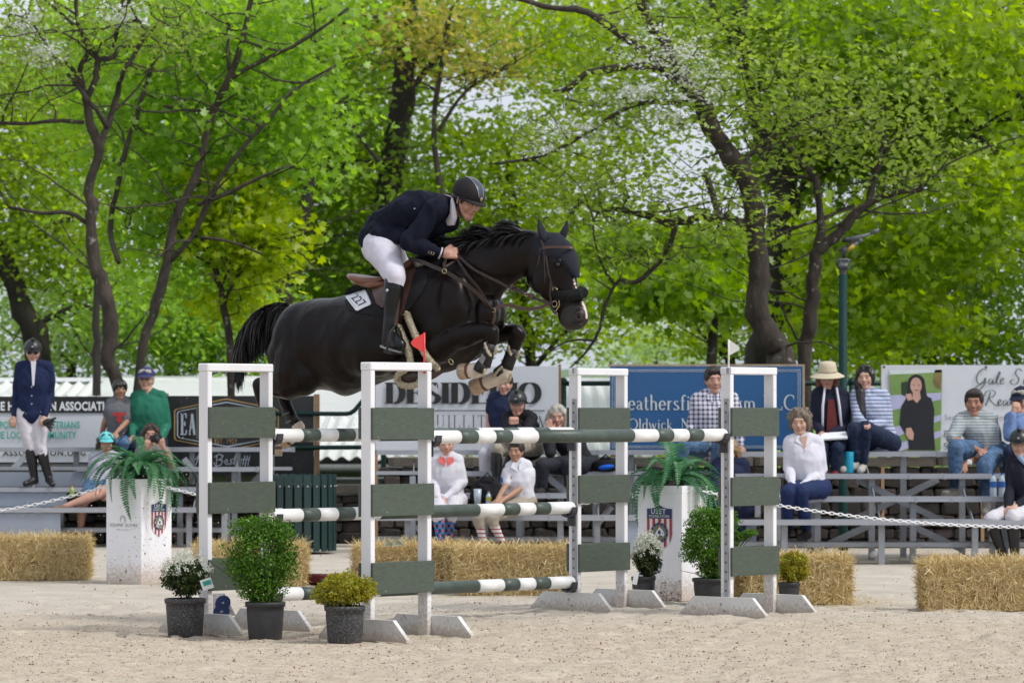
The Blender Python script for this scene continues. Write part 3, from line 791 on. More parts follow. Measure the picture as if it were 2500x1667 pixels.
def trees():
 # gnarled dogwood on the left
 Z = 44.5
 tree('dogwood_tree', 'gnarled grey dogwood rising behind the boy and the man in green', 'tree',
   [L_(Z, (300, 1290, 22), (290, 960, 19), (262, 880, 20), (268, 800, 22), (255, 700, 22), (235, 660, 19), (222, 560, 16), (225, 500, 17), (215, 460, 15), (240, 370, 14), (218, 300, 13), (210, 230, 11)),
   L_(Z, (240, 370, 11), (262, 310, 10, .2), (288, 230, 8, .3), (300, 180, 7), (330, 130, 6), (350, 100, 5), (400, 40, 3)),
   L_(Z, (262, 312, 8), (235, 270, 7, -.2), (180, 200, 6), (165, 180, 5)),
   L_(Z, (210, 240, 10), (235, 190, 9), (240, 150, 8), (275, 140, 7), (295, 115, 6), (340, 110, 5), (350, 70, 5), (335, 50, 4), (300, 60, 3)),
   L_(Z, (210, 240, 9), (195, 170, 8), (215, 120, 7), (190, 60, 6), (185, -30, 5)),
   L_(Z, (240, 150, 7), (215, 100, 6), (180, 60, 5), (110, 0, 3)),
   L_(Z, (275, 120, 6), (290, 60, 5), (300, 0, 5), (330, -30, 4)),
   L_(Z, (200, 210, 7), (170, 160, 6), (130, 140, 5), (80, 60, 3), (20, 30, 2)),
   L_(Z, (205, 300, 6), (130, 295, 6), (70, 302, 5), (-10, 300, 5)),
   L_(Z, (210, 545, 7), (170, 520, 6), (100, 520, 5), (20, 505, 4))],
   [(230, 60, 230, 110, Z, 1.2), (60, 170, 110, 120, Z, 1.0), (420, 90, 130, 90, Z, 1.2)], 360, 5, .075, 'olive', Z, seed=1, spread=.22,
   blossom=([(110, 130, 62, 38, Z - .3, .4), (300, 40, 60, 40, Z, .4), (60, 60, 60, 40, Z, .4)], 150), tw=.010)
 # slanting maple
 Z = 45.9
 tree('maple_tree', 'slanting young maple with bright leaves left of the jump', 'tree',
   [L_(Z, (335, 1330, 17), (340, 900, 15), (385, 740, 14), (410, 620, 13), (430, 530, 12), (480, 430, 11), (510, 300, 11), (545, 220, 10), (580, 140, 9), (600, 60, 8), (620, -40, 6), (640, -150, 2)),
   L_(Z, (555, 195, 7), (640, 150, 6), (740, 100, 5), (850, 20, 4)),
   L_(Z, (415, 640, 8), (480, 560, 7), (540, 430, 6), (640, 310, 6), (720, 220, 4), (820, 160, 3)),
   L_(Z, (480, 500, 6), (540, 480, 6), (620, 440, 5), (690, 410, 3)),
   L_(Z, (290, 640, 8), (270, 560, 8, .5), (290, 440, 8, .5), (320, 320, 7, .6), (360, 200, 6, .6), (385, 120, 5, .6)),
   L_(Z, (560, 60, 5), (555, 140, 4), (565, 200, 4)),
   L_(Z, (490, 580, 5), (560, 590, 4), (640, 620, 3)),
   L_(Z, (400, 260, 4), (500, 270, 4), (560, 240, 3))],
   [(330, 180, 260, 200, Z + 1, 2.5), (560, 250, 230, 190, Z, 2.2), (700, 330, 150, 150, Z, 1.6), (420, 430, 220, 160, Z + .5, 2.0), (620, 60, 260, 120, Z, 2.2), (480, 620, 200, 120, Z + 1, 1.6)],
   1300, 12, .115, 'fresh', Z, kind='maple', seed=2, spread=.30, back=1.7, wander=26)
 tree('maple_tree', 'yellow-green maple sapling above the horse\'s rump', 'tree',
   [L_(47.4, (560, 1330, 12), (565, 900, 11), (545, 740, 9), (520, 640, 8), (470, 560, 6), (440, 480, 4)), L_(47.4, (545, 740, 6), (600, 640, 5), (660, 600, 3), (720, 640, 2)),
   L_(47.4, (540, 700, 4), (600, 560, 4), (640, 500, 3))],
   [(590, 560, 100, 70, 47.2, 1.0), (640, 640, 60, 60, 47.6, .7), (560, 480, 110, 70, 47.4, 1.0), (560, 740, 60, 40, 48, .6)], 260, 13, .13, 'yellow', 47.4, kind='maple', seed=3, spread=.24)
 # dark twin trunks behind the rump
 Z = 60.5
 tree('oak_tree', 'dark-trunked oak with a forked stem behind the horse\'s back', 'tree',
   [L_(Z, (690, 1330, 34), (690, 900, 30), (690, 760, 29), (680, 600, 27), (672, 480, 25), (650, 360, 24), (620, 290, 22), (600, 250, 18)),
   L_(Z, (700, 700, 20), (735, 560, 17), (755, 450, 14), (790, 330, 10), (860, 230, 7)),
   L_(Z, (640, 330, 12), (700, 300, 11), (790, 260, 10), (850, 300, 8), (930, 400, 7)),
   L_(Z, (610, 270, 10), (560, 160, 9), (540, 40, 8))],
   [(820, 640, 230, 120, Z, 2.5), (800, 430, 200, 150, Z + 1, 2.5), (700, 250, 160, 130, Z + 1, 2.5), (560, 120, 200, 150, Z + 1, 2.5)], 800, 14, .13, 'dark', Z, barkm='bark_d', seed=4, spread=.42, back=3.2)
 Z = 62
 tree('oak_tree', 'tall thick-trunked tree rising straight above the rider', 'tree',
   [L_(Z, (930, 1330, 42), (935, 900, 38), (940, 560, 36), (950, 430, 34), (975, 300, 33), (985, 180, 31), (1000, 60, 28), (1010, -60, 24), (1000, -200, 15), (1010, -340, 6)),
   L_(Z, (960, 420, 14), (900, 400, 13), (800, 405, 12), (720, 440, 8)),
   L_(Z, (985, 100, 16), (930, 50, 13), (860, 60, 9), (780, 20, 7)),
   L_(Z, (990, 230, 10), (1060, 150, 9), (1120, 60, 7))],
   [(950, 440, 170, 110, Z - 1, 2.0), (880, 300, 130, 120, Z, 2.5), (980, 60, 150, 90, Z - 1, 2.0), (800, 120, 180, 110, Z, 2.5), (930, 620, 180, 90, Z, 2.0)], 620, 13, .13, 'mid', Z, barkm='bark_d', seed=5, spread=.42, back=1.2)
 tree('oak_tree', 'rusty young oak crown high over the rider', 'tree',
   [L_(61, (1075, 1330, 14), (1080, 800, 12), (1075, 500, 10), (1060, 300, 8), (1080, 150, 7), (1100, 20, 5)), L_(61, (1070, 320, 6), (1140, 220, 5), (1230, 170, 3))],
   [(1010, 90, 120, 70, 61, 1.5), (1180, 160, 130, 50, 61, 1.5), (1100, 60, 110, 50, 61, 1.4)], 170, 12, .11, 'rust', 61, seed=6, spread=.36)
 # big dogwood on the right
 Z = 43.2
 tree('dogwood_tree', 'large leaning dogwood with white blossom behind the blue sign', 'tree',
   [L_(Z, (1960, 1330, 46), (1915, 900, 40), (1880, 830, 36), (1848, 740, 33), (1858, 640, 29), (1845, 560, 28), (1835, 470, 30), (1800, 400, 30), (1745, 330, 28), (1710, 250, 24), (1680, 210, 20), (1640, 130, 17), (1590, 60, 14), (1560, -10, 12), (1540, -60, 10), (1500, -170, 4)),
   L_(Z, (1690, 220, 16), (1610, 170, 14), (1530, 165, 12), (1440, 175, 10), (1390, 215, 9), (1350, 225, 5)),
   L_(Z, (1650, 150, 17), (1600, 140, 15), (1550, 110, 14), (1480, 60, 12), (1420, 25, 10), (1350, 20, 8), (1260, -5, 7)),
   L_(Z, (1670, 190, 12), (1630, 110, 12), (1590, 60, 11), (1560, 0, 10)),
   L_(Z, (1835, 560, 14), (1790, 535, 12), (1720, 530, 11), (1640, 545, 12), (1590, 530, 9), (1500, 510, 8), (1460, 520, 4)),
   L_(Z, (1650, 545, 9), (1630, 610, 7), (1590, 660, 7), (1550, 690, 7), (1510, 685, 5), (1480, 740, 4), (1465, 800, 4), (1430, 860, 3), (1390, 900, 2)),
   L_(Z, (1720, 255, 10), (1620, 250, 8), (1540, 260, 7), (1440, 320, 6), (1330, 380, 5), (1200, 400, 3)),
   L_(Z, (1800, 400, 10), (1880, 340, 8, .5), (1990, 280, 6, .6), (2100, 260, 4, .6))],
   [(1650, 120, 250, 130, Z - .5, 1.4), (1500, 300, 250, 130, Z - .3, 1.3), (1620, 480, 280, 110, Z - .4, 1.4), (1450, 470, 140, 100, Z, 1.2), (1900, 260, 180, 150, Z, 1.4), (1560, 620, 170, 70, Z - .3, 1.0), (1780, 560, 100, 60, Z - .8, .6)],
   820, 7, .085, 'olive', Z, seed=7, spread=.30, flat=.16, tilt=.4,
   blossom=([(1660, 130, 160, 70, Z - .6, .5), (1420, 320, 130, 26, Z - .6, .3), (1330, 365, 70, 20, Z - .6, .3), (1540, 230, 120, 40, Z - .6, .4), (1720, 200, 90, 60, Z - .6, .4), (1640, 290, 90, 30, Z - .6, .3)], 240), tw=.010)
 Z = 43.8
 tree('dogwood_tree', 'slim forked dogwood between the blue sign and the lamp post', 'tree',
   [L_(Z, (1985, 1330, 24), (1962, 890, 19), (1975, 800, 19), (1985, 720, 19), (1988, 650, 20), (2000, 610, 19), (2050, 570, 15), (2090, 520, 14), (2125, 495, 12), (2170, 475, 8), (2250, 462, 6)),
   L_(Z, (1995, 615, 14), (2004, 570, 12), (1998, 500, 11), (1985, 430, 10), (1950, 390, 8), (1900, 340, 7), (1830, 300, 5)),
   L_(Z, (2120, 500, 12), (2133, 450, 10), (2145, 400, 7), (2160, 330, 4)),
   L_(Z, (2085, 500, 6), (2040, 520, 5), (1990, 540, 5), (1930, 560, 5), (1860, 600, 3))],
   [(2200, 380, 200, 100, Z, 1.2), (1980, 330, 160, 90, Z, 1.2), (2120, 250, 220, 120, Z, 1.4)], 260, 8, .085, 'olive', Z, seed=8, spread=.3, flat=.2, tw=.010)
 Z = 52
 tree('maple_tree', 'massive dark maple standing behind the leaning dogwood', 'tree',
   [L_(Z, (1850, 1330, 52), (1855, 900, 46), (1890, 760, 44), (1905, 600, 44), (1915, 480, 42), (1870, 350, 34), (1830, 200, 28), (1815, 60, 24), (1810, -50, 20), (1830, -180, 12), (1810, -300, 4)),
   L_(Z, (1930, 430, 22), (1990, 330, 18), (2050, 270, 15), (2110, 220, 13), (2200, 130, 9)),
   L_(Z, (1820, 160, 10), (1760, 60, 9), (1720, -30, 8)),
   L_(Z, (1940, 470, 9), (2040, 400, 8), (2160, 300, 7), (2270, 260, 5))],
   [(2000, 160, 300, 180, Z - 1.5, 2.5), (2260, 150, 300, 180, Z - 1.5, 2.5), (2180, 360, 260, 140, Z - 1, 2.2), (1960, 420, 150, 100, Z - 1, 1.6), (2350, 330, 220, 130, Z - 1, 2.0), (1830, 80, 200, 120, Z, 2.2)],
   1500, 13, .125, 'mid', Z, kind='maple', barkm='bark_d', seed=9, spread=.36, back=2.0, wander=22)
 tree('maple_tree', 'broad-leaved maple reaching in from beyond the right banner', 'tree',
   [L_(50, (2620, 1330, 40), (2610, 900, 36), (2600, 600, 30), (2540, 450, 20), (2480, 410, 15), (2400, 350, 12), (2340, 270, 9), (2290, 230, 6)),
   L_(50, (2600, 520, 14), (2520, 280, 12), (2430, 180, 9), (2420, 60, 6)), L_(50, (2560, 300, 8), (2470, 290, 6), (2390, 310, 4))],
   [(2440, 480, 130, 130, 49, 1.6), (2450, 140, 160, 180, 49.5, 2.0), (2260, 600, 210, 110, 50, 1.8), (2120, 740, 170, 110, 50, 1.6), (2050, 600, 120, 90, 50.5, 1.4), (2230, 800, 140, 60, 51, 1.4)], 820, 12, .13, 'bright', 50, kind='maple', barkm='bark_d', seed=10, spread=.32)
 tree('linden_tree', 'dense deep green tree beyond the lamp post', 'tree',
   [L_(62, (2260, 1330, 26), (2270, 900, 22), (2250, 700, 18), (2280, 500, 12)), L_(62, (2260, 760, 10), (2380, 600, 7), (2440, 560, 5))],
   [(2200, 680, 230, 150, 61, 2.5), (2400, 700, 160, 150, 62, 2.5), (2180, 820, 240, 90, 60, 2.0), (2420, 850, 160, 70, 62, 2.0)], 1100, 12, .12, 'dark', 62, barkm='bark_d', seed=11, spread=.42)
 tree('linden_tree', 'light green leafy tree filling the middle above the white banner', 'tree',
   [L_(64, (1310, 1330, 20), (1300, 950, 18), (1270, 700, 15), (1250, 500, 12), (1240, 380, 9)), L_(64, (1275, 720, 9), (1360, 560, 7), (1440, 480, 5)), L_(64, (1250, 480, 6), (1180, 380, 5), (1120, 350, 4)), L_(64, (1300, 900, 7), (1370, 820, 6), (1420, 770, 5))],
   [(1260, 420, 230, 100, 64, 2.5), (1380, 90, 220, 120, 64, 2.5), (1180, 340, 150, 70, 64, 2.0), (1400, 560, 170, 110, 64, 2.5), (1290, 690, 130, 110, 64, 2.2), (1380, 790, 170, 80, 64, 2.2), (1200, 560, 140, 80, 64, 2)], 1350, 11, .12, 'bright', 64, seed=12, spread=.40)
 tree('maple_tree', 'maple with drooping lobed leaves over the right of the jump', 'tree',
   [L_(49, (1730, 1330, 16), (1735, 900, 14), (1745, 720, 12), (1760, 560, 10), (1720, 420, 8)), L_(49, (1745, 690, 7), (1690, 660, 6), (1640, 700, 5), (1600, 740, 4)), L_(49, (1750, 640, 6), (1650, 620, 5), (1560, 700, 4))],
   [(1620, 690, 150, 45, 47.4, .9), (1540, 740, 90, 35, 47.4, .7), (1660, 600, 150, 60, 49, 1.0), (1740, 740, 70, 60, 49, .9), (1500, 610, 100, 50, 49, 1)], 330, 10, .15, 'mid', 49, kind='maple', seed=13, spread=.26, tilt=.9)
 tree('linden_tree', 'leafy tree with a thin dark stem behind the standing woman in navy', 'tree',
   [L_(60, (60, 1330, 40), (95, 900, 36), (60, 760, 33), (10, 640, 30), (-40, 500, 26), (-60, 300, 20)), L_(60, (70, 800, 12), (130, 770, 10), (190, 750, 8), (260, 760, 6)), L_(60, (20, 600, 8), (100, 560, 6), (200, 520, 5))],
   [(90, 380, 180, 180, 60, 2.2), (60, 560, 130, 110, 60, 2.0), (180, 640, 110, 90, 61, 1.6), (80, 160, 160, 120, 61, 2.0)], 820, 13, .12, 'bright', 60, barkm='bark_d', seed=14, spread=.40)
 tree('linden_tree', 'bushy low tree with pale leaves beyond the white roof', 'tree',
   [L_(66, (150, 1240, 16), (170, 950, 14), (190, 800, 10), (180, 700, 6)), L_(66, (175, 900, 7), (100, 800, 6), (60, 740, 4))],
   [(160, 840, 200, 90, 66, 2.5), (400, 830, 200, 90, 66, 2.5), (120, 720, 160, 60, 67, 2.0)], 620, 11, .12, 'pale', 66, seed=15, spread=.45)
 tree('linden_tree', 'green tree with two thin stems in the gap beside the tail', 'tree',
   [L_(60, (500, 1240, 14), (505, 950, 12), (520, 800, 10), (500, 640, 7)), L_(60, (515, 880, 8), (560, 760, 6), (590, 650, 4)), L_(60, (238, 1240, 12, -4), (238, 950, 12, -4), (235, 800, 11, -4), (240, 640, 9, -4))],
   [(480, 760, 170, 100, 60, 2.2), (560, 860, 140, 60, 60, 2.0), (330, 760, 130, 100, 60, 2.2), (620, 780, 90, 80, 60, 2)], 720, 12, .115, 'fresh', 60, barkm='bark_d', seed=16, spread=.40)
 tree('linden_tree', 'shaded green tree filling the space between the trunks', 'tree',
   [L_(68, (820, 1240, 22), (815, 900, 19), (800, 700, 15), (810, 500, 11)), L_(68, (805, 760, 9), (880, 600, 7), (900, 500, 5))],
   [(830, 560, 180, 150, 68, 2.8), (860, 700, 170, 90, 68, 2.4), (760, 320, 200, 140, 69, 2.6), (1050, 520, 150, 130, 69, 2.4), (640, 700, 110, 110, 68, 2.4)], 1000, 13, .125, 'mid', 68, barkm='bark_d', seed=17, spread=.46)
 tree('willow_tree', 'thin pale willow far off in the sky gap', 'tree',
   [L_(120, (1590, 1150, 9), (1600, 900, 8), (1600, 800, 6), (1590, 720, 4)), L_(120, (1602, 880, 5), (1560, 770, 3)), L_(120, (1602, 860, 5), (1650, 760, 3))],
   [(1600, 830, 80, 50, 120, 4), (1690, 850, 90, 50, 120, 4), (1530, 870, 90, 26, 120, 4)], 330, 9, .16, 'pale', 120, seed=18, spread=.8)
 tree('linden_tree', 'mid green tree behind the white flag', 'tree',
   [L_(58, (1790, 1330, 18), (1785, 950, 16), (1770, 800, 12), (1750, 700, 8)), L_(58, (1780, 880, 8), (1700, 800, 6), (1660, 740, 4))],
   [(1740, 790, 90, 90, 58, 2), (1960, 780, 110, 100, 57, 2), (1990, 620, 90, 90, 58, 2), (1780, 640, 110, 80, 59, 2), (2110, 870, 150, 40, 57, 2)], 520, 12, .12, 'bright', 58, barkm='bark_d', seed=19, spread=.38)
 tree('linden_tree', 'high crown closing the sky at the top right corner', 'tree',
   [L_(72, (2200, 1240, 24), (2200, 700, 22), (2190, 300, 18), (2200, 60, 12)), L_(72, (2195, 350, 9), (2350, 200, 7), (2450, 150, 5))],
   [(2080, 80, 280, 130, 72, 3), (2380, 60, 240, 130, 72, 3), (2200, 280, 300, 120, 72, 3), (2440, 380, 150, 140, 72, 3), (1700, 60, 260, 110, 72, 3), (1800, -170, 300, 120, 71, 3), (2300, -160, 300, 120, 71, 3)], 1650, 11, .15, 'dark', 72, barkm='bark_d', seed=20, spread=.5)
 tree('linden_tree', 'high thin crown closing the sky above the maple', 'tree',
   [L_(74, (420, 1240, 24), (420, 700, 22), (440, 300, 18), (430, 60, 12)), L_(74, (430, 400, 9), (300, 250, 7), (200, 200, 5))],
   [(420, 120, 300, 150, 74, 3), (150, 330, 200, 200, 74, 3), (450, 380, 260, 150, 74, 3), (700, 150, 200, 130, 74, 3), (250, 560, 200, 120, 74, 3), (1180, 80, 260, 120, 74, 3), (920, 180, 220, 150, 74, 3), (1420, 160, 240, 150, 74, 3), (1520, 330, 160, 90, 74, 3), (350, -160, 320, 120, 72, 3), (900, -160, 320, 130, 70, 3), (1350, -150, 280, 120, 70, 3)], 2350, 11, .15, 'bright', 74, barkm='bark_d', seed=21, spread=.5)
 tree('linden_tree', 'tall green tree standing at the far left beyond the stable', 'tree',
   [L_(61, (-330, 1240, 26), (-320, 800, 22), (-300, 400, 15), (-310, 100, 6)), L_(61, (-315, 600, 9), (-200, 420, 6), (-120, 300, 4))],
   [(-300, 300, 260, 220, 61, 3), (-330, 620, 240, 160, 61, 3), (-250, -20, 220, 150, 61, 3)], 900, 12, .14, 'mid', 61, barkm='bark_d', seed=22, spread=.45)
 tree('linden_tree', 'tall green tree standing at the far right beyond the bleachers', 'tree',
   [L_(57, (2900, 1240, 28), (2890, 800, 24), (2870, 400, 16), (2880, 100, 6)), L_(57, (2885, 600, 9), (2780, 420, 6), (2700, 300, 4))],
   [(2860, 300, 280, 220, 57, 3), (2880, 640, 260, 160, 57, 3), (2800, -20, 220, 150, 57, 3)], 900, 12, .14, 'mid', 57, barkm='bark_d', seed=23, spread=.45)
 # far wood
 g = np.random.default_rng(77)
 n = 60000
 X = (g.random(n) * 2 - 1) * 85; Y = 190 + 110 * g.random(n)
 crown = vnoise(X + 200, Y, 9, 61) * 6 + vnoise(X + 200, Y, 3.3, 62) * 2.0
 hgt = crown * (.25 + .75 * g.random(n) ** .5)
 c = np.stack([X, Y, -5 + hgt], -1)
 me = leaf_mesh('far_wood', c, .75, g, 'quad', 1.0, rnd=np.clip(vnoise(X, Y, 12, 63) * .7 + g.random(n) * .3, 0, 1))
 tag(link('far_wood', me, LM['pale']), 'line of pale spring trees in the distance', 'woods', kind='stuff')  # distance haze is put into the pale leaf colour, the air is clear
 # undergrowth on the slope behind the bleachers
 g = np.random.default_rng(78)
 n = 16000
 X = (g.random(n) * 2 - 1) * 8; Y = 59.2 + 6 * g.random(n)
 c = np.stack([X, Y, ground_z(X, Y) + 3.2 * g.random(n) * vnoise(X + 30, Y, 1.6, 65) + .1], -1)
 me = leaf_mesh('undergrowth', c, .14, g, 'quad', .9)
 tag(link('undergrowth', me, LM['mid']), 'green bushes growing below the trees behind the stable', 'undergrowth', kind='stuff')
trees()
# ================================================================== stable below the bank
def stable():
 x0, x1, y0, y1, z0, z1 = -9.2, 2.3, 49.5, 58.2, .833, 1.88
 T = Thing('stable_building', 'low stable with a white corrugated metal roof below the bank', 'building', (-3.4, 53.8, -1.75))
 # one roof sheet, shared by all
 wdt = 1.15; n = 36
 me_v = []; me_f = []
 for j in range(2):
  for i in range(n + 1):
   u = i / n; z = .028 * math.cos(u * 6 * 2 * PI)
   me_v.append((u * wdt, 0 if j == 0 else y1 - y0, z + (0 if j == 0 else z1 - z0)))
 k = n + 1
 for i in range(n): me_f.append((i, i + 1, k + i + 1, k + i))
 me = bpy.data.meshes.new('roof_panel')
 vs = me_v + [(a, b, c - .012) for a, b, c in me_v]
 fs = me_f + [tuple(i + 2 * k for i in f[::-1]) for f in me_f] + [(i, i + 2 * k, i + 2 * k + 1, i + 1) for i in range(n)]
 me.from_pydata(vs, [], fs); me.materials.append(M['roof'])
 nn = int((x1 - x0) / 1.1)
 for i in range(nn):
  T.inst('roof_panel', me, None, (x0 + i * 1.1, y0, z0 + .03 + (i % 2) * .014 + .012), rot=(0, 0, random.uniform(-.001, .001)))
 T.part('fascia', MB().abox(x0, x1, y0 + .10, y0 + .13, z0 - .17, z0 - .03), M['fascia'])
 mb = MB(); mb.tube([(x0, y0 + .02, z0 - .09), (x1, y0 + .02, z0 - .10)], .055, 10); T.part('gutter', mb, M['fascia'], smooth=True)
 T.part('wall', MB().abox(x0 + .2, x1 - .2, y0 + .4, y1 - .3, -5.2, z0 - .05), M['barnwall'])
 T.part('ridge_cap', MB().abox(x0, x1, y1 - .15, y1 + .1, z1 + .05, z1 + .11), M['roof'])
 # second slightly higher roof behind
 T.part('upper_roof', MB().prism([(x0 + 3.0, y0 + 4.4, z0 + .62), (x0 + 3.0, y1 + .3, z1 + .14), (x0 + 3.0, y1 + .3, z1 + .08), (x0 + 3.0, y0 + 4.4, z0 + .55)], (4.6, 0, 0)), M['roof'])
stable()

# ================================================================== stone retaining wall
def stone_mesh(seed):
 g = random.Random(seed)
 b = bevbox((0, 0, 0), (.5, 0, 0), (0, .5, 0), (0, 0, .5), .13)
 b.v = [(x + g.uniform(-.06, .06), y + g.uniform(-.05, .05), z + g.uniform(-.07, .07)) for x, y, z in b.v]
 me = b.mesh('stone'); return me
STONES = [[stone_mesh(i) for i in range(6)], [stone_mesh(i + 20) for i in range(6)]]
for a, mm in zip(STONES, ('stone', 'stone_b')):
 for me in a: me.materials.append(M[mm])
def stone_wall(label, x0, x1, y, h, capm, seed):
 g = random.Random(seed)
 T = Thing('stone_wall', label, 'wall', ((x0 + x1) / 2, y, 0))
 T.part('core', MB().abox(x0, x1, y + .06, y + .5, -.3, h - .02), M['mortar'])
 z = 0.0; row = 0
 while z < h - .06:
  rh = min(g.uniform(.085, .15), h - z)
  if h - z - rh < .07: rh = h - z
  x = x0 - g.uniform(0, .1)
  while x < x1:
   w = g.uniform(.12, .33)
   if x + w > x1: w = x1 - x
   if w < .05: break
   me = STONES[1 if g.random() < .25 else 0][g.randrange(6)]
   T.inst('stone', me, None, (x + w / 2, y + .03 + g.uniform(-.025, .025), z + rh / 2), rot=(0, g.uniform(-.12, .12), 0), scale=(w * .96, .16, rh * g.uniform(.86, 1.02)))
   x += w
  z += rh; row += 1
 n = int((x1 - x0) / .95)
 cm = bevbox((0, 0, 0), (.5, 0, 0), (0, .5, 0), (0, 0, .5), .06).mesh('cap_stone'); cm.materials.append(capm)
 for i in range(n):
  w = (x1 - x0) / n
  T.inst('cap_stone', cm, None, (x0 + (i + .5) * w, y + .16, h + .055 + g.uniform(-.006, .006)), scale=(w * .985, .46, .10))
 return T
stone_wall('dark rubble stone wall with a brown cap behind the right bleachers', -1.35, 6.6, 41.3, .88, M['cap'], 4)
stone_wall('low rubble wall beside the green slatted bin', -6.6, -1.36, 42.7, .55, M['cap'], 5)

# ================================================================== pipe fence on the bank
def pipe_fence():
 y = 43.6
 def P(px, py, yy=y): return W(px, py, yy)
 T = Thing('pipe_fence', 'dark green pipe railing on the bank behind the signs', 'fence', (3.0, y, 0))
 mb = MB(); mb.tube([P(1360, 936), P(1700, 935), P(2600, 936)], .028, 10); T.part('top_rail', mb, M['pipe'], smooth=True)
 mb = MB(); mb.tube([P(1360, 1034), P(2600, 1034)], .024, 10); T.part('lower_rail', mb, M['pipe'], smooth=True)
 for px in (1375, 1745, 2080, 2440):
  p = P(px, 936); mb = MB(); mb.tube([(p.x, y, -.3), (p.x, y, p.z + .02)], .036, 12); mb.sph((p.x, y, p.z + .02), .05); T.part('post', mb, M['pipe'], smooth=True)
 T = Thing('pipe_railing', 'green pipe railing bending upward between the black banner and the white one', 'fence', (-2.4, 43.9, 0))
 yy = 43.9
 mb = MB(); mb.tube([P(640, 1009, yy), P(845, 1010, yy), P(856, 1008, yy), P(866, 1001, yy), P(905, 955, yy), P(930, 925, yy)], .026, 10); T.part('top_rail', mb, M['pipe'], smooth=True)
 mb = MB(); mb.tube([P(640, 1093, yy), P(960, 1091, yy)], .026, 10); T.part('lower_rail', mb, M['pipe'], smooth=True)
 for px in (650, 936):
  p = P(px, 1000, yy); mb = MB(); mb.tube([(p.x, yy + .03, -.5), (p.x, yy + .03, p.z + (.35 if px > 900 else 0))], .03, 10); T.part('post', mb, M['pipe'], smooth=True)
 mb = MB(); mb.tube([P(800, 1169, 43.2), P(900, 1169, 43.2), P(955, 1167, 43.2), P(968, 1158, 43.2)], .02, 8)
 o = link('drain_pipe', mb.mesh('drain_pipe'), M['fascia']); tag(o, 'grey drain pipe lying along the low wall by the bin', 'pipe')
pipe_fence()

# ================================================================== banners and signs
def board_frame(px0, px1, py0, py1, Z):
 return W(px0, py0, Z), W(px1, py1, Z)
UX, UZ, OFF = Vector((1, 0, 0)), Vector((0, 0, 1)), Vector((0, -.006, 0))
def sheet(x0, x1, z0, z1, y, amp, seed, nx=40, nz=18):
 """hanging vinyl with shallow folds"""
 g = random.Random(seed); v = []; f = []
 for j in range(nz + 1):
  for i in range(nx + 1):
   x = x0 + (x1 - x0) * i / nx; z = z0 + (z1 - z0) * j / nz
   v.append((x, y + .012 + amp * (mnoise.noise(Vector((x * 1.2 + seed, z * 2.0, seed))) ), z))
 for j in range(nz):
  for i in range(nx):
   a = j * (nx + 1) + i; f.append((a, a + 1, a + nx + 2, a + nx + 1))
 m = MB(); m.add(v, f)
 o = len(m.v); m.add([(p[0], y + .03, p[2]) for p in (v[0], v[nx], v[-1], v[-nx - 1])], [(0, 3, 2, 1)])
 return m
def s_at(Z): return F / Z
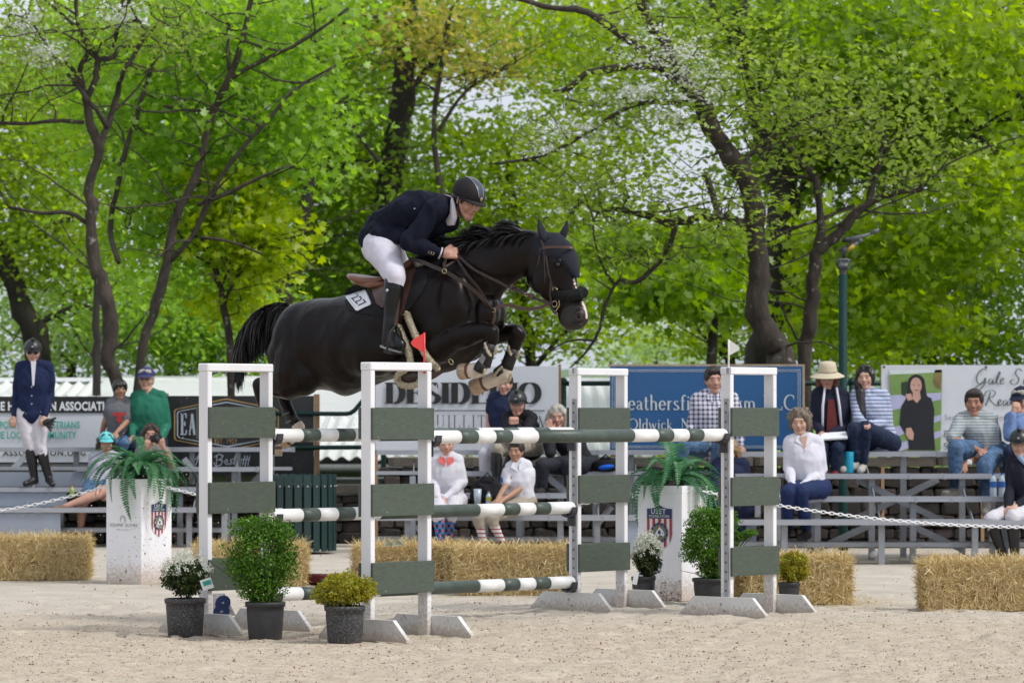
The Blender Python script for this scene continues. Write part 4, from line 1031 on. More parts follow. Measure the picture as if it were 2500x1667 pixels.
def banners():
 # -- left white banner with a black band
 Z = 44.3; s = s_at(Z)
 a, b = W(-160, 968, Z), W(404, 1128, Z)
 T = Thing('banner', 'white banner with black top band and teal lettering behind the left bleachers', 'banner', (a.x, Z, 0))
 T.part('sheet', sheet(a.x, b.x, b.z, a.z, Z, .01, 1), M['banner_white'], smooth=True)
 zt = W(0, 1007, Z).z
 T.part('black_band', MB().abox(a.x - .002, b.x + .002, Z - .004, Z - .001, zt, a.z + .002), M['banner_black'])
 o = Vector((0, -.007, 0))
 mb = MB(); p = W(-68, 1001, Z); textmesh('EQUINE HORSEMAN ASSOCIATION', 29 / s, mb, p, UX, UZ, o, spacing=1.06, bold=.005, xs=.74); T.part('lettering', mb, M['white_ink'])
 mb = MB(); p = W(-32, 1045, Z); textmesh('SUPPORTING EQUESTRIANS', 24 / s, mb, p, UX, UZ, o, spacing=1.05, bold=.002, xs=.72)
 p = W(-46, 1070, Z); textmesh('IN THE LOCAL COMMUNITY', 24 / s, mb, p, UX, UZ, o, spacing=1.05, bold=.002, xs=.72); T.part('teal_lettering', mb, M['teal_ink'])
 mb = MB(); p = W(8, 1112, Z); textmesh('ASSOCIATION.ORG', 19 / s, mb, p, UX, UZ, o, spacing=1.25, bold=.002); T.part('web_lettering', mb, M['black_ink'])
 for px in (404, 120, -150):
  p = W(px, 960, Z); mb = MB().abox(p.x - .03, p.x + .03, Z + .04, Z + .10, -.6, p.z); T.part('stake', mb, M['wood'])
 # -- black banner with a hexagon emblem
 Z = 44.0; s = s_at(Z)
 a, b = W(408, 966, Z), W(766, 1160, Z)
 T = Thing('banner', 'black banner with a gold and silver hexagon emblem on a wooden post', 'banner', (a.x, Z, 0))
 T.part('sheet', sheet(a.x, b.x, b.z, a.z, Z, .012, 2), M['banner_black'], smooth=True)
 def hexa(pts, w, mm, nm):
  mb = MB(); P = [W(x, y, Z) for x, y in pts]; n = len(P); c = sum(P, Vector()) / n
  for i in range(n):
   p, q = P[i], P[(i + 1) % n]; ip, iq = p + (c - p).normalized() * w / s, q + (c - q).normalized() * w / s
   d = Vector((0, -.006, 0)); mb.quad(p + d, ip + d, iq + d, q + d)
  T.part(nm, mb, mm)
 hexa([(425, 1002), (430, 998), (553, 972), (676, 998), (681, 1003), (681, 1070), (676, 1075), (556, 1100), (430, 1075), (425, 1071)], 3.2, M['gold_ink'], 'gold_outline')
 hexa([(432, 1007), (437, 1003), (554, 980), (668, 1003), (674, 1008), (674, 1064), (669, 1069), (555, 1091), (437, 1069), (432, 1064)], 3.0, M['silver_ink'], 'silver_outline')
 mb = MB()
 for ch, px, wv in (('E', 442, 1), ('A', 461, 1)):
  strokes(ch, 50 / s, mb, W(px, 1060, Z), UX, UZ, Vector((0, -.007, 0)), thick=.11, thin=.06, xs=.42)
 strokes('D', 50 / s, mb, W(650, 1060, Z), UX, UZ, Vector((0, -.007, 0)), thick=.11, thin=.06, xs=.42)
 T.part('lettering', mb, M['silver_ink'])
 mb = MB(); strokes('E', 12 / s, mb, W(524, 1081, Z), UX, UZ, OFF, thick=.16, thin=.1, xs=.6)
 textmesh('EST. 1923', 16 / s, mb, W(523, 1082, Z), UX, UZ, Vector((0, -.008, 0)), spacing=1.2, xs=.72); T.part('date_lettering', mb, M['gold_ink'])
 mb = MB(); 
 def pen(pts, w=2.0):
  P = [W(x, y, Z) + Vector((0, -.006, 0)) for x, y in pts]
  for p, q in zip(P[:-1], P[1:]):
   d = (q - p); n_ = Vector((-d.z, 0, d.x)).normalized() * w / s / 2
   mb.quad(p + n_, p - n_, q - n_, q + n_)
 for st in ([(470, 1108), (474, 1124), (482, 1116), (488, 1104), (480, 1130), (474, 1142)], [(490, 1128), (494, 1118), (500, 1124), (496, 1132), (490, 1128)], [(504, 1118), (504, 1130), (512, 1120), (512, 1132)],
    [(530, 1112), (528, 1136)], [(523, 1116), (534, 1108), (545, 1112), (540, 1120), (532, 1122), (544, 1124), (540, 1134), (526, 1138), (522, 1128)], [(548, 1130), (556, 1126), (554, 1120), (548, 1126), (552, 1134), (560, 1130)],
    [(566, 1120), (562, 1124), (567, 1130), (560, 1134)], [(574, 1112), (570, 1132), (576, 1134), (590, 1128)], [(566, 1121), (584, 1118)], [(598, 1112), (592, 1136)], [(604, 1112), (598, 1138)], [(578, 1130), (570, 1126), (588, 1122), (610, 1120)], [(610, 1112), (605, 1136)]):
  pen(st)
 T.part('script_lettering', mb, M['silver_ink'])
 p = W(772, 960, Z); T.part('post', MB().abox(W(766, 0, Z).x + .004, W(780, 0, Z).x, Z - .02, Z + .05, -.5, W(0, 962, Z).z), M['wood'])
 p = W(406, 960, Z); T.part('post', MB().abox(p.x - .02, p.x + .02, Z + .04, Z + .09, -.5, p.z), M['wood'])
 # -- white banner DESIDERIO
 Z = 42.4; s = s_at(Z)
 a, b = W(916, 894, Z), W(1364, 1098, Z)
 T = Thing('banner', 'white banner with heavy black serif name above thin capitals, behind the front hooves', 'banner', (a.x, Z, 0))
 T.part('sheet', sheet(a.x, b.x, b.z, a.z, Z, .012, 3), M['banner_white'], smooth=True)
 mb = MB(); strokes('DESIDERIO', 49 / s, mb, W(943, 984, Z), UX, UZ, Vector((0, -.008, 0)), thick=.34, thin=.05, xs=1.17, gap=.12, serif=.06); T.part('name_lettering', mb, M['black_ink'])
 T.part('rule', MB().abox(W(952, 0, Z).x, W(1330, 0, Z).x, Z - .006, Z - .003, W(0, 1003, Z).z, W(0, 1001, Z).z), M['black_ink'])
 mb = MB(); strokes('TRANQUILLITY', 31 / s, mb, W(928, 1045, Z), UX, UZ, Vector((0, -.008, 0)), thick=.075, thin=.035, xs=.90, gap=.18)
 strokes('FARM', 31 / s, mb, W(1237, 1045, Z), UX, UZ, Vector((0, -.008, 0)), thick=.075, thin=.035, xs=.90, gap=.18); T.part('farm_lettering', mb, M['black_ink'])
 for px in (918, 1140, 1366):
  p = W(px, 890, Z); T.part('stake', MB().abox(p.x - .018, p.x + .018, Z + .035, Z + .08, -.3, p.z), M['wood'])
 # -- blue board
 Z = 41.9; s = s_at(Z)
 a, b = W(1489, 894, Z), W(1959, 1098, Z)
 T = Thing('sign_board', 'large blue board with pale serif lettering and a double border', 'sign', (a.x, Z, 0))
 T.part('panel', MB().abox(a.x, b.x, Z, Z + .03, b.z, a.z), M['blue_sign'])
 T.part('frame', MB().abox(W(1484, 0, Z).x, W(1965, 0, Z).x, Z + .005, Z + .05, a.z - .002, W(0, 889, Z).z), M['plywood'])
 T.part('frame', MB().abox(b.x + .001, W(1965, 0, Z).x, Z - .004, Z + .048, b.z, a.z - .004), M['plywood'])
 def border(x0, x1, y0, y1, w):
  for q in ((x0, x1, y0, y0 + w), (x0, x1, y1 - w, y1), (x0, x0 + w, y0 + w, y1 - w), (x1 - w, x1, y0 + w, y1 - w)):
   A, B = W(q[0], q[2], Z), W(q[1], q[3], Z); mb.abox(A.x, B.x, Z - .004, Z - .001, B.z, A.z)
 mb = MB(); border(1494, 1954, 902, 1093, 1.6); T.part('thin_border', mb, M['silver_ink'])
 mb = MB(); border(1499, 1949, 906, 1089, 1.4); T.part('inner_border', mb, M['silver_ink'])
 mb = MB(); xs = 1.06; k = dict(thick=.115, thin=.045, serif=.05)
 w = swidth('Heathersfield Farm LLC', xs, .05)
 strokes('Heathersfield Farm LLC', 36 / s, mb, W(1500, 1000, Z), UX, UZ, Vector((0, -.006, 0)), xs=xs * (443 / 36) / w, gap=.05 * (443 / 36) / w, **k)
 strokes('Oldwick, NJ', 26 / s, mb, W(1533, 1048, Z), UX, UZ, Vector((0, -.006, 0)), xs=1.12, gap=.05, **k)
 T.part('lettering', mb, M['cream_ink'])
 for px in (1500, 1950):
  p = W(px, 890, Z); T.part('post', MB().abox(p.x - .04, p.x + .04, Z + .055, Z + .13, -.3, p.z - .02), M['wood'])
 # -- right banner with a printed picture
 Z = 41.2; s = s_at(Z)
 a, b = W(2152, 891, Z), W(2760, 1108, Z)
 T = Thing('banner', 'white banner with script lettering and a printed portrait in a field', 'banner', (a.x, Z, 0))
 T.part('sheet', sheet(a.x, b.x, b.z, a.z, Z, .010, 5), M['banner_white'], smooth=True)
 def pq(pts, mm, d, nm):
  m = MB(); m.poly([W(x, y, Z) + Vector((0, -d, 0)) for x, y in pts[::-1]]); 
  return T.part(nm, m, mm)
 gr = mat('print_grass', (.22, .34, .10), .5, .2, 3, col2=(.13, .24, .06)); gr2 = mat('print_bush', (.02, .05, .02), .5, .2, 9)
 lil = mat('print_fence', (.42, .43, .62), .5, .04); sk = mat('print_skin', (.55, .33, .26), .5, .08, 12); blk = mat('print_black', (.012, .013, .02), .5, .2, 5); rus = mat('print_tree', (.25, .19, .07), .5, .3, 12); skyp = mat('print_sky', (.62, .68, .68), .5, .05)
 pq([(2171, 903), (2300, 900), (2296, 1100), (2180, 1100)], gr, .006, 'picture_field')
 pq([(2171, 903), (2300, 900), (2299, 908), (2230, 912), (2172, 914)], skyp, .0075, 'picture_sky')
 pq([(2282, 903), (2299, 902), (2298, 950), (2284, 948), (2277, 930)], rus, .0075, 'picture_tree')
 pq([(2171, 965), (2298, 958), (2297, 975), (2171, 1003)], lil, .0085, 'picture_rail')
 pq([(2171, 1045), (2297, 1012), (2297, 1026), (2182, 1068)], lil, .0085, 'picture_rail')
 pq([(2184, 1085), (2297, 1050), (2296, 1066), (2200, 1100), (2188, 1100)], lil, .0085, 'picture_rail')
 pq([(2200, 934), (2214, 930), (2222, 960), (2215, 968), (2201, 964)], gr2, .0095, 'picture_bush')
 hair = arc(2237, 934, 22, 20, 180, 0, 12)
 pq([(2216, 936)] + [(x, 1868 - y) for x, y in arc(2237, 934, 21, 20, 180, 0, 12)] + [(2262, 962), (2268, 980), (2240, 990), (2213, 978)], blk, .0105, 'picture_hair')
 pq([(2212, 972), (2222, 962), (2236, 968), (2252, 962), (2274, 972), (2281, 1000), (2279, 1045), (2283, 1098), (2219, 1098), (2216, 1070), (2196, 1036), (2200, 992)], blk, .0115, 'picture_coat')
 pq([(2229, 955), (2245, 955), (2248, 972), (2238, 984), (2227, 972)], sk, .0121, 'picture_neck'); pq([(x, y) for x, y in [(2236 + 14 * math.cos(t * PI / 8), 941 + 20 * math.sin(t * PI / 8)) for t in range(16)]], sk, .0125, 'picture_face')
 pq([(2212, 1045), (2224, 1043), (2231, 1058), (2229, 1074), (2219, 1072), (2211, 1060)], sk, .0125, 'picture_hand')
 pq([(2210, 962), (2224, 960), (2228, 975), (2216, 978)], sk, .0135, 'picture_hand')
 m = MB(); 
 for (x, y, w_, h_) in ((2231, 940, 3, 1.2), (2243, 940, 3, 1.2), (2237, 952, 5, 1.3)):
  m.poly([W(x + w_ * math.cos(t * PI / 4), y + h_ * math.sin(t * PI / 4), Z) + Vector((0, -.0140, 0)) for t in range(8)][::-1])
 T.part('picture_features', m, mat('print_dark', (.18, .07, .06), .5))
 scr = mat('script_print', (.10, .14, .15), .5)
 mb = MB()
 def penl(pts, w):
  # smooth pen stroke
  P = []
  for i in range(len(pts) - 1):
   p0 = pts[max(0, i - 1)]; p1 = pts[i]; p2 = pts[i + 1]; p3 = pts[min(len(pts) - 1, i + 2)]
   for k_ in range(5):
    t = k_ / 5
    P.append(tuple(.5 * (2 * p1[j] + (p2[j] - p0[j]) * t + (2 * p0[j] - 5 * p1[j] + 4 * p2[j] - p3[j]) * t * t + (-p0[j] + 3 * p1[j] - 3 * p2[j] + p3[j]) * t ** 3) for j in range(2)))
  P.append(pts[-1]); Q = [W(x, y, Z) + Vector((0, -.007, 0)) for x, y in P]
  for p, q in zip(Q[:-1], Q[1:]):
   d = q - p
   if d.length < 1e-6: continue
   n_ = Vector((-d.z, 0, d.x)).normalized(); n_ = n_ * (w * (.55 + .9 * max(0, abs(d.z) / d.length)) / s / 2)
   mb.quad(p + n_, p - n_, q - n_, q + n_)
 G_ = {'G': [[(30, -34), (24, -38), (12, -30), (6, -14), (10, -2), (20, -4), (28, -16)], [(28, -16), (24, 2), (12, 14), (4, 8), (14, 0), (32, -6)]],
   'a': [[(12, -13), (4, -12), (2, -3), (6, 0), (12, -10), (12, -1), (18, -3)]], 'l': [[(2, -4), (12, -26), (10, -30), (5, -16), (4, -2), (10, -2)]],
   'e': [[(2, -6), (10, -11), (7, -15), (2, -8), (4, 0), (12, -4)]], 'S': [[(28, -32), (20, -38), (12, -30), (14, -22), (20, -14), (16, -2), (4, 0), (0, -8), (8, -12)]],
   'R': [[(14, -34), (8, -14), (2, 0)], [(-2, -22), (4, -34), (18, -38), (26, -32), (20, -22), (10, -19), (18, -8), (28, 0), (36, -5)]], 'h': [[(2, 0), (9, -28), (6, -30), (4, -10), (10, -14), (10, -1), (16, -3)]], 't': [[(8, -24), (3, -2), (10, -3)], [(0, -17), (14, -18)]],
   'r': [[(2, 0), (4, -13), (10, -14)]], 'm': [[(1, 0), (3, -13), (3, -2), (8, -14), (9, -1), (14, -14), (15, -1), (20, -3)]]}
 def script(word, x, y, k=1.0):
  for ch in word:
   for st in G_.get(ch, []): penl([(x + a * k, y + b * k) for a, b in st], 2.2)
   x += {'G': 34, 'S': 30, 'R': 30, 'a': 17, 'l': 11, 'e': 13, 'h': 16, 't': 12, 'r': 11, 'm': 20, ' ': 14}.get(ch, 12) * k
 script('Gale Samet', 2378, 938); script('Realtor', 2404, 990)
 T.part('script_lettering', mb, scr)
 mb = MB(); textmesh('Serving Hunterdon', 19 / s, mb, W(2305, 1025, Z), UX, UZ, OFF, spacing=1.05)
 T.part('small_lettering', mb, M['grey_ink'])
 mb = MB(); textmesh('gale', 26 / s, mb, W(2303, 1062, Z), UX, UZ, OFF); textmesh('908', 26 / s, mb, W(2303, 1098, Z), UX, UZ, OFF); T.part('contact_lettering', mb, scr)
 for px in (2156, 2400, 2640):
  p = W(px, 889, Z); T.part('stake', MB().abox(p.x - .018, p.x + .018, Z + .035, Z + .08, -.3, p.z), M['wood'])
 mb = MB()
 for px in (2158, 2407): mb.box(W(px, 896, Z) + Vector((0, -.01, 0)), (.012, 0, 0), (0, .004, 0), (0, 0, .012))
 T.part('eyelets', mb, M['dark_steel'])
banners()

# ================================================================== lamp post with gauges arm
def lamp_post():
 Z = 40.6
 def P(x, y, dz=0): return W(x, y, Z + dz)
 b = P(2050, 1346)
 T = Thing('lamp_post', 'green lamp post topped by a caged lantern and grey arms', 'lamp post', (b.x, Z, 0))
 mb = MB(); t = P(2058, 670); mb.tube([(t.x, Z, 0), (t.x, Z, .3), (t.x, Z, t.z)], [.055, .048, .045], 16); T.part('pole', mb, M['lampgreen'], smooth=True)
 mb = MB(); mb.tube([P(2058, 672), P(2058, 660), P(2058, 655)], [.042, .035, .06], 14); mb.tube([P(2058, 656), P(2058, 650)], [.055, .055], 14); T.part('collar', mb, M['dark_steel'], smooth=False)
 mb = MB(); mb.tube([P(2060, 656), P(2060, 637)], [.047, .047], 16); T.part('lamp_glass', mb, mat('lantern_glass', (.26, .28, .30), .4, .1, 20), smooth=True)
 mb = MB(); mb.tube([P(2060, 637), P(2060, 634), P(2060, 631)], [.075, .078, .045], 16)
 for a in range(6):
  q = a * PI / 3; c = Vector((math.cos(q), math.sin(q), 0)) * .083
  mb.tube([P(2060, 635) + c, P(2060, 645) + c * 1.05, P(2060, 658) + c * .6], .006, 5)
 T.part('lamp_cage', mb, M['lamp_grey'], smooth=False)
 mb = MB(); mb.tube([P(2060, 633), P(2060, 612), P(2066, 606)], [.022, .024, .030], 10); T.part('bracket', mb, M['dark_steel'], smooth=True)
 mb = MB(); mb.tube([P(2068, 612), P(2085, 599)], .022, 10); T.part('yellow_sleeve', mb, mat('yellow_sleeve', (.42, .30, .03), .6), smooth=True)
 mb = MB(); mb.tube([P(2062, 614), P(2068, 612), P(2102, 586)], [.024, .018, .018], 10); mb.sph(P(2100, 587), .028); T.part('lower_arm', mb, M['lamp_grey'], smooth=True)
 mb = MB(); mb.tube([P(2048, 614), P(2052, 608), P(2070, 600), P(2088, 586)], [.010, .012, .012, .014], 8); T.part('strut', mb, M['dark_steel'], smooth=True)
 mb = MB(); mb.tube([P(2074, 585), P(2095, 580), P(2130, 570)], [.028, .022, .014], 10); mb.tube([P(2128, 568), P(2146, 562)], [.024, .024], 8); T.part('upper_arm', mb, M['lamp_grey'], smooth=True)
 mb = MB(); mb.tube([P(2056, 586), P(2075, 585)], [.028, .030], 10); T.part('end_cap', mb, M['black_ink'], smooth=True)
lamp_post()

# ================================================================== slatted bin
def bin_():
 c = W(728, 1353, 39.4); R = (818 - 644) / 2 / F * 39.4; h = EYE - (1159 - HY) / F * 39.4
 T = Thing('litter_bin', 'round dark green slatted litter bin standing beside the bleachers', 'bin', (c.x, 39.4 + R, 0))
 cy_ = 39.4 + R
 sl = mat('bin_slat', (.012, .040, .038), .5, .15, 6, spots=((.20, .21, .20), 12, .70, .05))
 me = bevbox((0, 0, 0), (.5, 0, 0), (0, .5, 0), (0, 0, .5), .04).mesh('slat'); me.materials.append(sl)
 bm = MB(); bm.sph((0, 0, 0), .011, 8, 5); bme = bm.mesh('bolt', smooth=True); bme.materials.append(M['galv'])
 n = 24
 for i in range(n):
  a = -PI / 2 + 2 * PI * i / n
  if abs(math.atan2(math.sin(a + .62), math.cos(a + .62))) < .1: pass
  p = Vector((c.x + R * math.cos(a), cy_ + R * math.sin(a), h / 2 + .015))
  T.inst('slat', me, None, p, rot=(0, 0, a + PI / 2), scale=(.074, .018, h - .03))
  if math.sin(a) < .3:
   q = Vector((c.x + (R + .009) * math.cos(a), cy_ + (R + .009) * math.sin(a), h - .12))
   T.inst('bolt', bme, None, q)
 for z in (.08, h - .12, h * .5):
  mb = MB(); mb.tube([(c.x + (R - .02) * math.cos(2 * PI * i / 28), cy_ + (R - .02) * math.sin(2 * PI * i / 28), z) for i in range(28)], .012, 6, closed=True); T.part('hoop', mb, M['dark_steel'])
 mb = MB(); mb.tube([(c.x, cy_, .05), (c.x, cy_, h - .10)], [R - .05, R - .05], 24); T.part('liner', mb, M['black_ink'])
bin_()

# ================================================================== bleachers
def bleacher(label, xr, y, rows, posts, braces=(), panels=(), seams=(), ends=True):
 """rows: list of (index, x0, x1); row k seat at height .43+.21k, k<0: foot board"""
 xm = (xr[0] + xr[1]) / 2
 T = Thing('bleacher', label, 'bleachers', (xm, y, 0))
 hh = {-1: (.205, .34), 0: (.43, 0.0), 1: (.64, .61), 2: (.855, 1.22), 3: (1.07, 1.83)}
 for k, x0, x1 in rows:
  z, dy = hh[k]
  fy = y + dy
  # split into shorter boards at the seams
  xs = [x0] + [q for q in seams if x0 < q < x1] + [x1]
  for a, b in zip(xs[:-1], xs[1:]):
   m = MB(); t = .034
   pr = [(a, fy - .13, z), (a, fy + .13, z), (a, fy + .13, z - .045), (a, fy + .10, z - .045), (a, fy + .10, z - .02), (a, fy - .10, z - .02), (a, fy - .10, z - .045), (a, fy - .13, z - .045)]
   m.prism([Vector(p) for p in pr], (b - a - .006, 0, 0))
   for q in (-.07, 0, .07): m.abox(a, b - .006, fy + q - .012, fy + q + .012, z + .0005, z + .004)
   T.part('plank', m, M['alu'])
   m = MB().abox(b - .010, b + .012, fy - .134, fy + .134, z - .050, z + .006); T.part('end_cap', m, M['alu_dull'])
  if k > 0:       # foot board at the height of the row below
   z2 = hh[k - 1][0]; f2 = fy - .33
   m = MB().abox(x0, x1, f2 - .115, f2 + .115, z2 - .035, z2 - .001); T.part('foot_board', m, M['alu'])
 for px0 in posts:
  for k in (0, 1, 2, 3):
   z, dy = hh[k]; px = px0 + (0, .37, .02, .40)[k]
   m = MB().abox(px - .03, px + .03, y + dy - .03, y + dy + .03, 0, z - .047); T.part('post', m, M['alu_dull'])
  m = MB(); a = Vector((px0 + .02, y, .30)); b = Vector((px0 + .02, y + 1.9, .95)); m.box((a + b) / 2, (.004, 0, 0), (b - a) / 2, Vector((0, -(b - a).z, (b - a).y)).normalized() * .03); T.part('stringer', m, M['alu_dull'])
 for (a, b, yy) in braces:
  A, B = Vector((a[0], y + yy, a[1])), Vector((b[0], y + yy, b[1])); d = B - A
  m = MB(); m.box((A + B) / 2, d / 2, (0, .012, 0), Vector((-d.z, 0, d.x)).normalized() * .032); T.part('brace', m, M['alu'])
 for (x0, x1, k) in panels:
  z0 = hh[k - 1][0] if k > 0 else .05; z1 = hh[k][0]
  m = MB().abox(x0, x1, y + hh[k][1] - .10, y + hh[k][1] - .085, z0 + .003, z1 - .05); T.part('riser_panel', m, M['alu_panel'])
 return T
def X(px, Z): return (px - HX) / F * Z
# left stand
Zl = 41.4
bleacher('left aluminium bleachers with grey riser panels where the woman in navy stands', (X(-300, Zl), X(640, Zl)), Zl,
   [(-1, X(-300, Zl), X(625, Zl)), (0, X(-300, Zl), X(548, Zl)), (1, X(-300, Zl + .6), X(610, Zl + .6)), (2, X(190, Zl + 1.2), X(628, Zl + 1.2)), (3, X(-300, Zl + 1.8), X(716, Zl + 1.8))],
   [X(-180, Zl), X(50, Zl), X(345, Zl), X(462, Zl), X(548, Zl)],
   braces=[((X(560, Zl), .5), (X(632, Zl), .86), 1.5), ((X(-60, Zl), .62), (X(20, Zl), .98), 1.5), ((X(470, Zl), .66), (X(420, Zl), .95), 1.5)],
   panels=[(X(-280, Zl), X(190, Zl), 2), (X(-280, Zl), X(150, Zl), 1), (X(-280, Zl), X(150, Zl), 0)], seams=(X(101, Zl), X(300, Zl)))
# centre stand
Zc = 38.4
bleacher('centre aluminium bleachers behind the middle of the jump', (X(905, Zc), X(1780, Zc)), Zc,
   [(-1, X(905, Zc), X(1775, Zc)), (0, X(920, Zc), X(1575, Zc)), (1, X(1020, Zc + .6), X(1770, Zc + .6)), (2, X(1050, Zc + 1.2), X(1510, Zc + 1.2)), (3, X(920, Zc + 1.8), X(1780, Zc + 1.8))],
   [X(995, Zc), X(1178, Zc), X(1368, Zc), X(1458, Zc), X(1560, Zc), X(1700, Zc)],
   braces=[((X(1010, Zc), .25), (X(1090, Zc), .62), 1.0), ((X(1340, Zc), .80), (X(1430, Zc), .50), 1.0), ((X(1460, Zc), .3), (X(1500, Zc), .5), 1.0)],
   panels=[(X(1530, Zc), X(1650, Zc), 0), (X(1650, Zc), X(1845, Zc), 0)], seams=(X(1340, Zc), X(1470, Zc)))
# right stand
Zr = 36.9
bleacher('right aluminium bleachers with crossed braces', (X(1800, Zr), X(2620, Zr)), Zr,
   [(-1, X(1800, Zr), X(2620, Zr)), (0, X(1800, Zr), X(2620, Zr)), (1, X(1930, Zr + .6), X(2620, Zr + .6)), (2, X(1915, Zr + 1.2), X(2620, Zr + 1.2)), (3, X(1790, Zr + 1.8), X(2620, Zr + 1.8))],
   [X(1915, Zr), X(2152, Zr), X(2380, Zr), X(2560, Zr)],
   braces=[((X(2122, Zr), .80), (X(2340, Zr), .38), 1.35), ((X(2330, Zr), .80), (X(2110, Zr), .38), 1.40), ((X(2230, Zr), .38), (X(2370, Zr), .12), .7), ((X(2140, Zr), .36), (X(2010, Zr), .12), .7)],
   seams=(X(2250, Zr), X(2338, Zr)))

# ================================================================== the jump
DU = Vector((.655, .7556, 0)); DE = Vector((.7556, -.655, 0)); DZ = Vector((0, 0, 1))
board_me = {}
def wing(label, origin, sgn, U, left, flag=None, track=False, seed=0, cups=()):
 """origin: rail-end face of the inner post on the ground; sgn: +1 builds away along DU"""
 g = random.Random(seed)
 T = Thing('jump_standard', label, 'jump standard', origin, 'white wing standards of the jump')
 O = Vector(origin)
 def P(u, v, z): return O + DU * (sgn * u) + DE * v + DZ * z
 H_ = 1.81; w, t = .0445, .021
 for u in (t, U - t):
  near = (u == t) == (sgn > 0)                # the post on the camera side of this wing
  m = bevbox(P(u, 0, (H_ - .055) / 2), DU * t, DE * w, DZ * ((H_ - .055) / 2), .004)
  T.part('post', m, M['white_paint'])
  side = -1 if near else 1
  fo = P(u, 0, 0) + DU * (side * (t + .019))
  pts = [fo + DE * v + DZ * z for v, z in ((-.39, .002), (.39, .002), (.39, .02), (.27, .142), (-.27, .142), (-.39, .02))]
  m = MB(); m.prism([p - DU * .017 for p in pts], DU * .034)
  T.part('foot', m, M['white_base'])
  m = MB()
  for v, z in ((-.012, .09), (.014, .045)):
   q = fo + DU * (-.017 if side < 0 else -.017 * 1) + DE * v + DZ * z
   m.tube([q + DU * .0, q - DU * .006], .009, 8)
  T.part('bolts', m, M['galv'])
 m = bevbox(P(U / 2, 0, H_ - .0275), DU * (U / 2 + .004), DE * (w + .004), DZ * .0275, .007); T.part('top_bar', m, M['white_paint'])
 for z in (.398, .907, 1.412):
  m = bevbox(P(U / 2, w + .0115, z + g.uniform(-.004, .004)), DU * (U / 2 + .003), DE * .010, DZ * .104, .002); T.part('board', m, M['green_board'])
  m = bevbox(P(U / 2, -w - .0115, z), DU * (U / 2 + .003), DE * .010, DZ * .104, .002); T.part('board', m, M['green_board'])
 if track:
  c = P(0, .012, .83) - DU * .0045
  m = MB(); m.box(c, DU * .004, DE * .020, DZ * .75); T.part('hole_track', m, M['galv'])
  m = MB()
  for k in range(22):
   q = P(0, .010, .12 + k * .068) - DU * .009
   m.tube([q, q - DU * .0015], .009, 8)
  T.part('track_holes', m, M['hole'])
 return T
FR0 = Vector((X(1055, 25.17), 25.17, 0)) - DE * .030; RR0 = Vector((X(668, 25.88), 25.88, 0)) - DE * .030
RL = 3.19
A0 = RR0 + DE * 0 - DU * .02; B0 = FR0 - DU * .02
C0 = RR0 + DU * (RL + .02); D0 = FR0 + DU * (RL + .02)
wA = wing('rear left white standard, partly behind the round boxwood', A0, -1, .62, True, seed=1)
wB = wing('front left white standard, next to the red flag', B0, -1, .59, True, seed=2)
wC = wing('rear right white standard with a steel strip, at the blue board\'s left end', C0, 1, .59, False, track=True, seed=3)
wD = wing('front right white standard with a steel hole strip, carrying the white flag', D0, 1, .56, False, track=True, seed=4)

PAT = [('w', .325), ('g', .197), ('w', .205), ('g', .198), ('w', .31), ('g', 1.20), ('w', .31), ('g', .198), ('w', .205), ('g', .197), ('w', .325)]
def rail(label, o, z, seed, dz=0.0):
 a = Vector(o) + DZ * z
 T = Thing('jump_pole', label, 'jump pole', a, 'green and white poles of the jump')
 g = random.Random(seed); R = .0455; t = 0; tot = sum(p[1] for p in PAT)
 for i, (c, L) in enumerate(PAT):
  t2 = t + L * RL / tot
  p, q = a + DU * t + DZ * dz * t / RL, a + DU * t2 + DZ * dz * t2 / RL
  m = MB()
  if i == 0: m.tube([p, p + DU * .006, q], [R - .005, R, R], 24)
  elif i == len(PAT) - 1: m.tube([p, q - DU * .006, q], [R, R, R - .005], 24)
  else: m.tube([p, q], [R, R], 24)
  me = m.mesh('band', T.loc)
  me.polygons.foreach_set('use_smooth', [len(pp.vertices) == 4 for pp in me.polygons])
  link('band', me, M['pole_white'] if c == 'w' else M['pole_green'], T.o, label='white band' if c == 'w' else 'green band')
  t = t2
 return T
RZ = {'ft': 1.325, 'rt': 1.325, 'rm': .79, 'rb': .245}
rail('top pole of the front row, the nearest and highest one', FR0, 1.318, 1)
rail('top pole of the rear row, mostly hidden behind the front one', RR0 + DU * .0, 1.325, 2)
rail('middle pole of the rear row, level with the seated girl\'s knees', RR0, .778, 3, -.006)
rail('lowest pole of the rear row, just above the ground behind the pots', RR0, .240, 4, -.022)
def cup(label, o, z, side):
 """jump cup holding a pole end; side +1 at the right standard"""
 c = Vector(o) + DZ * z
 m = MB(); r = .052
 pts = [(-.055, .012), (-.052, -.022), (-.034, -.046), (0, -.056), (.034, -.046), (.052, -.022), (.055, .012), (.066, .012), (.062, -.028), (.042, -.057), (0, -.068), (-.042, -.057), (-.062, -.028), (-.066, .012)]
 P = [c + DE * a + DZ * b - DU * (.06 * side) for a, b in pts]
 m.prism(P, DU * (.055 * side))
 m.box(c + DU * (-.004 * side) - DZ * .07, DU * .004, DE * .035, DZ * .06)
 o_ = link('jump_cup', m.mesh('jump_cup', c), M['dark_steel'], loc=c)
 tag(o_, label, 'jump cup', 'steel cups holding the pole ends')
 return o_
for nm, O_, zz in (('front top pole', FR0, 1.318), ('rear top pole', RR0, 1.325), ('middle pole', RR0, .778), ('lowest pole', RR0, .240)):
 cup('dark steel cup under the left end of the ' + nm, O_ , zz, -1)
 cup('dark steel cup under the right end of the ' + nm, O_ + DU * RL, zz - (.012 if 'middle' in nm else .03 if 'lowest' in nm else 0), 1)

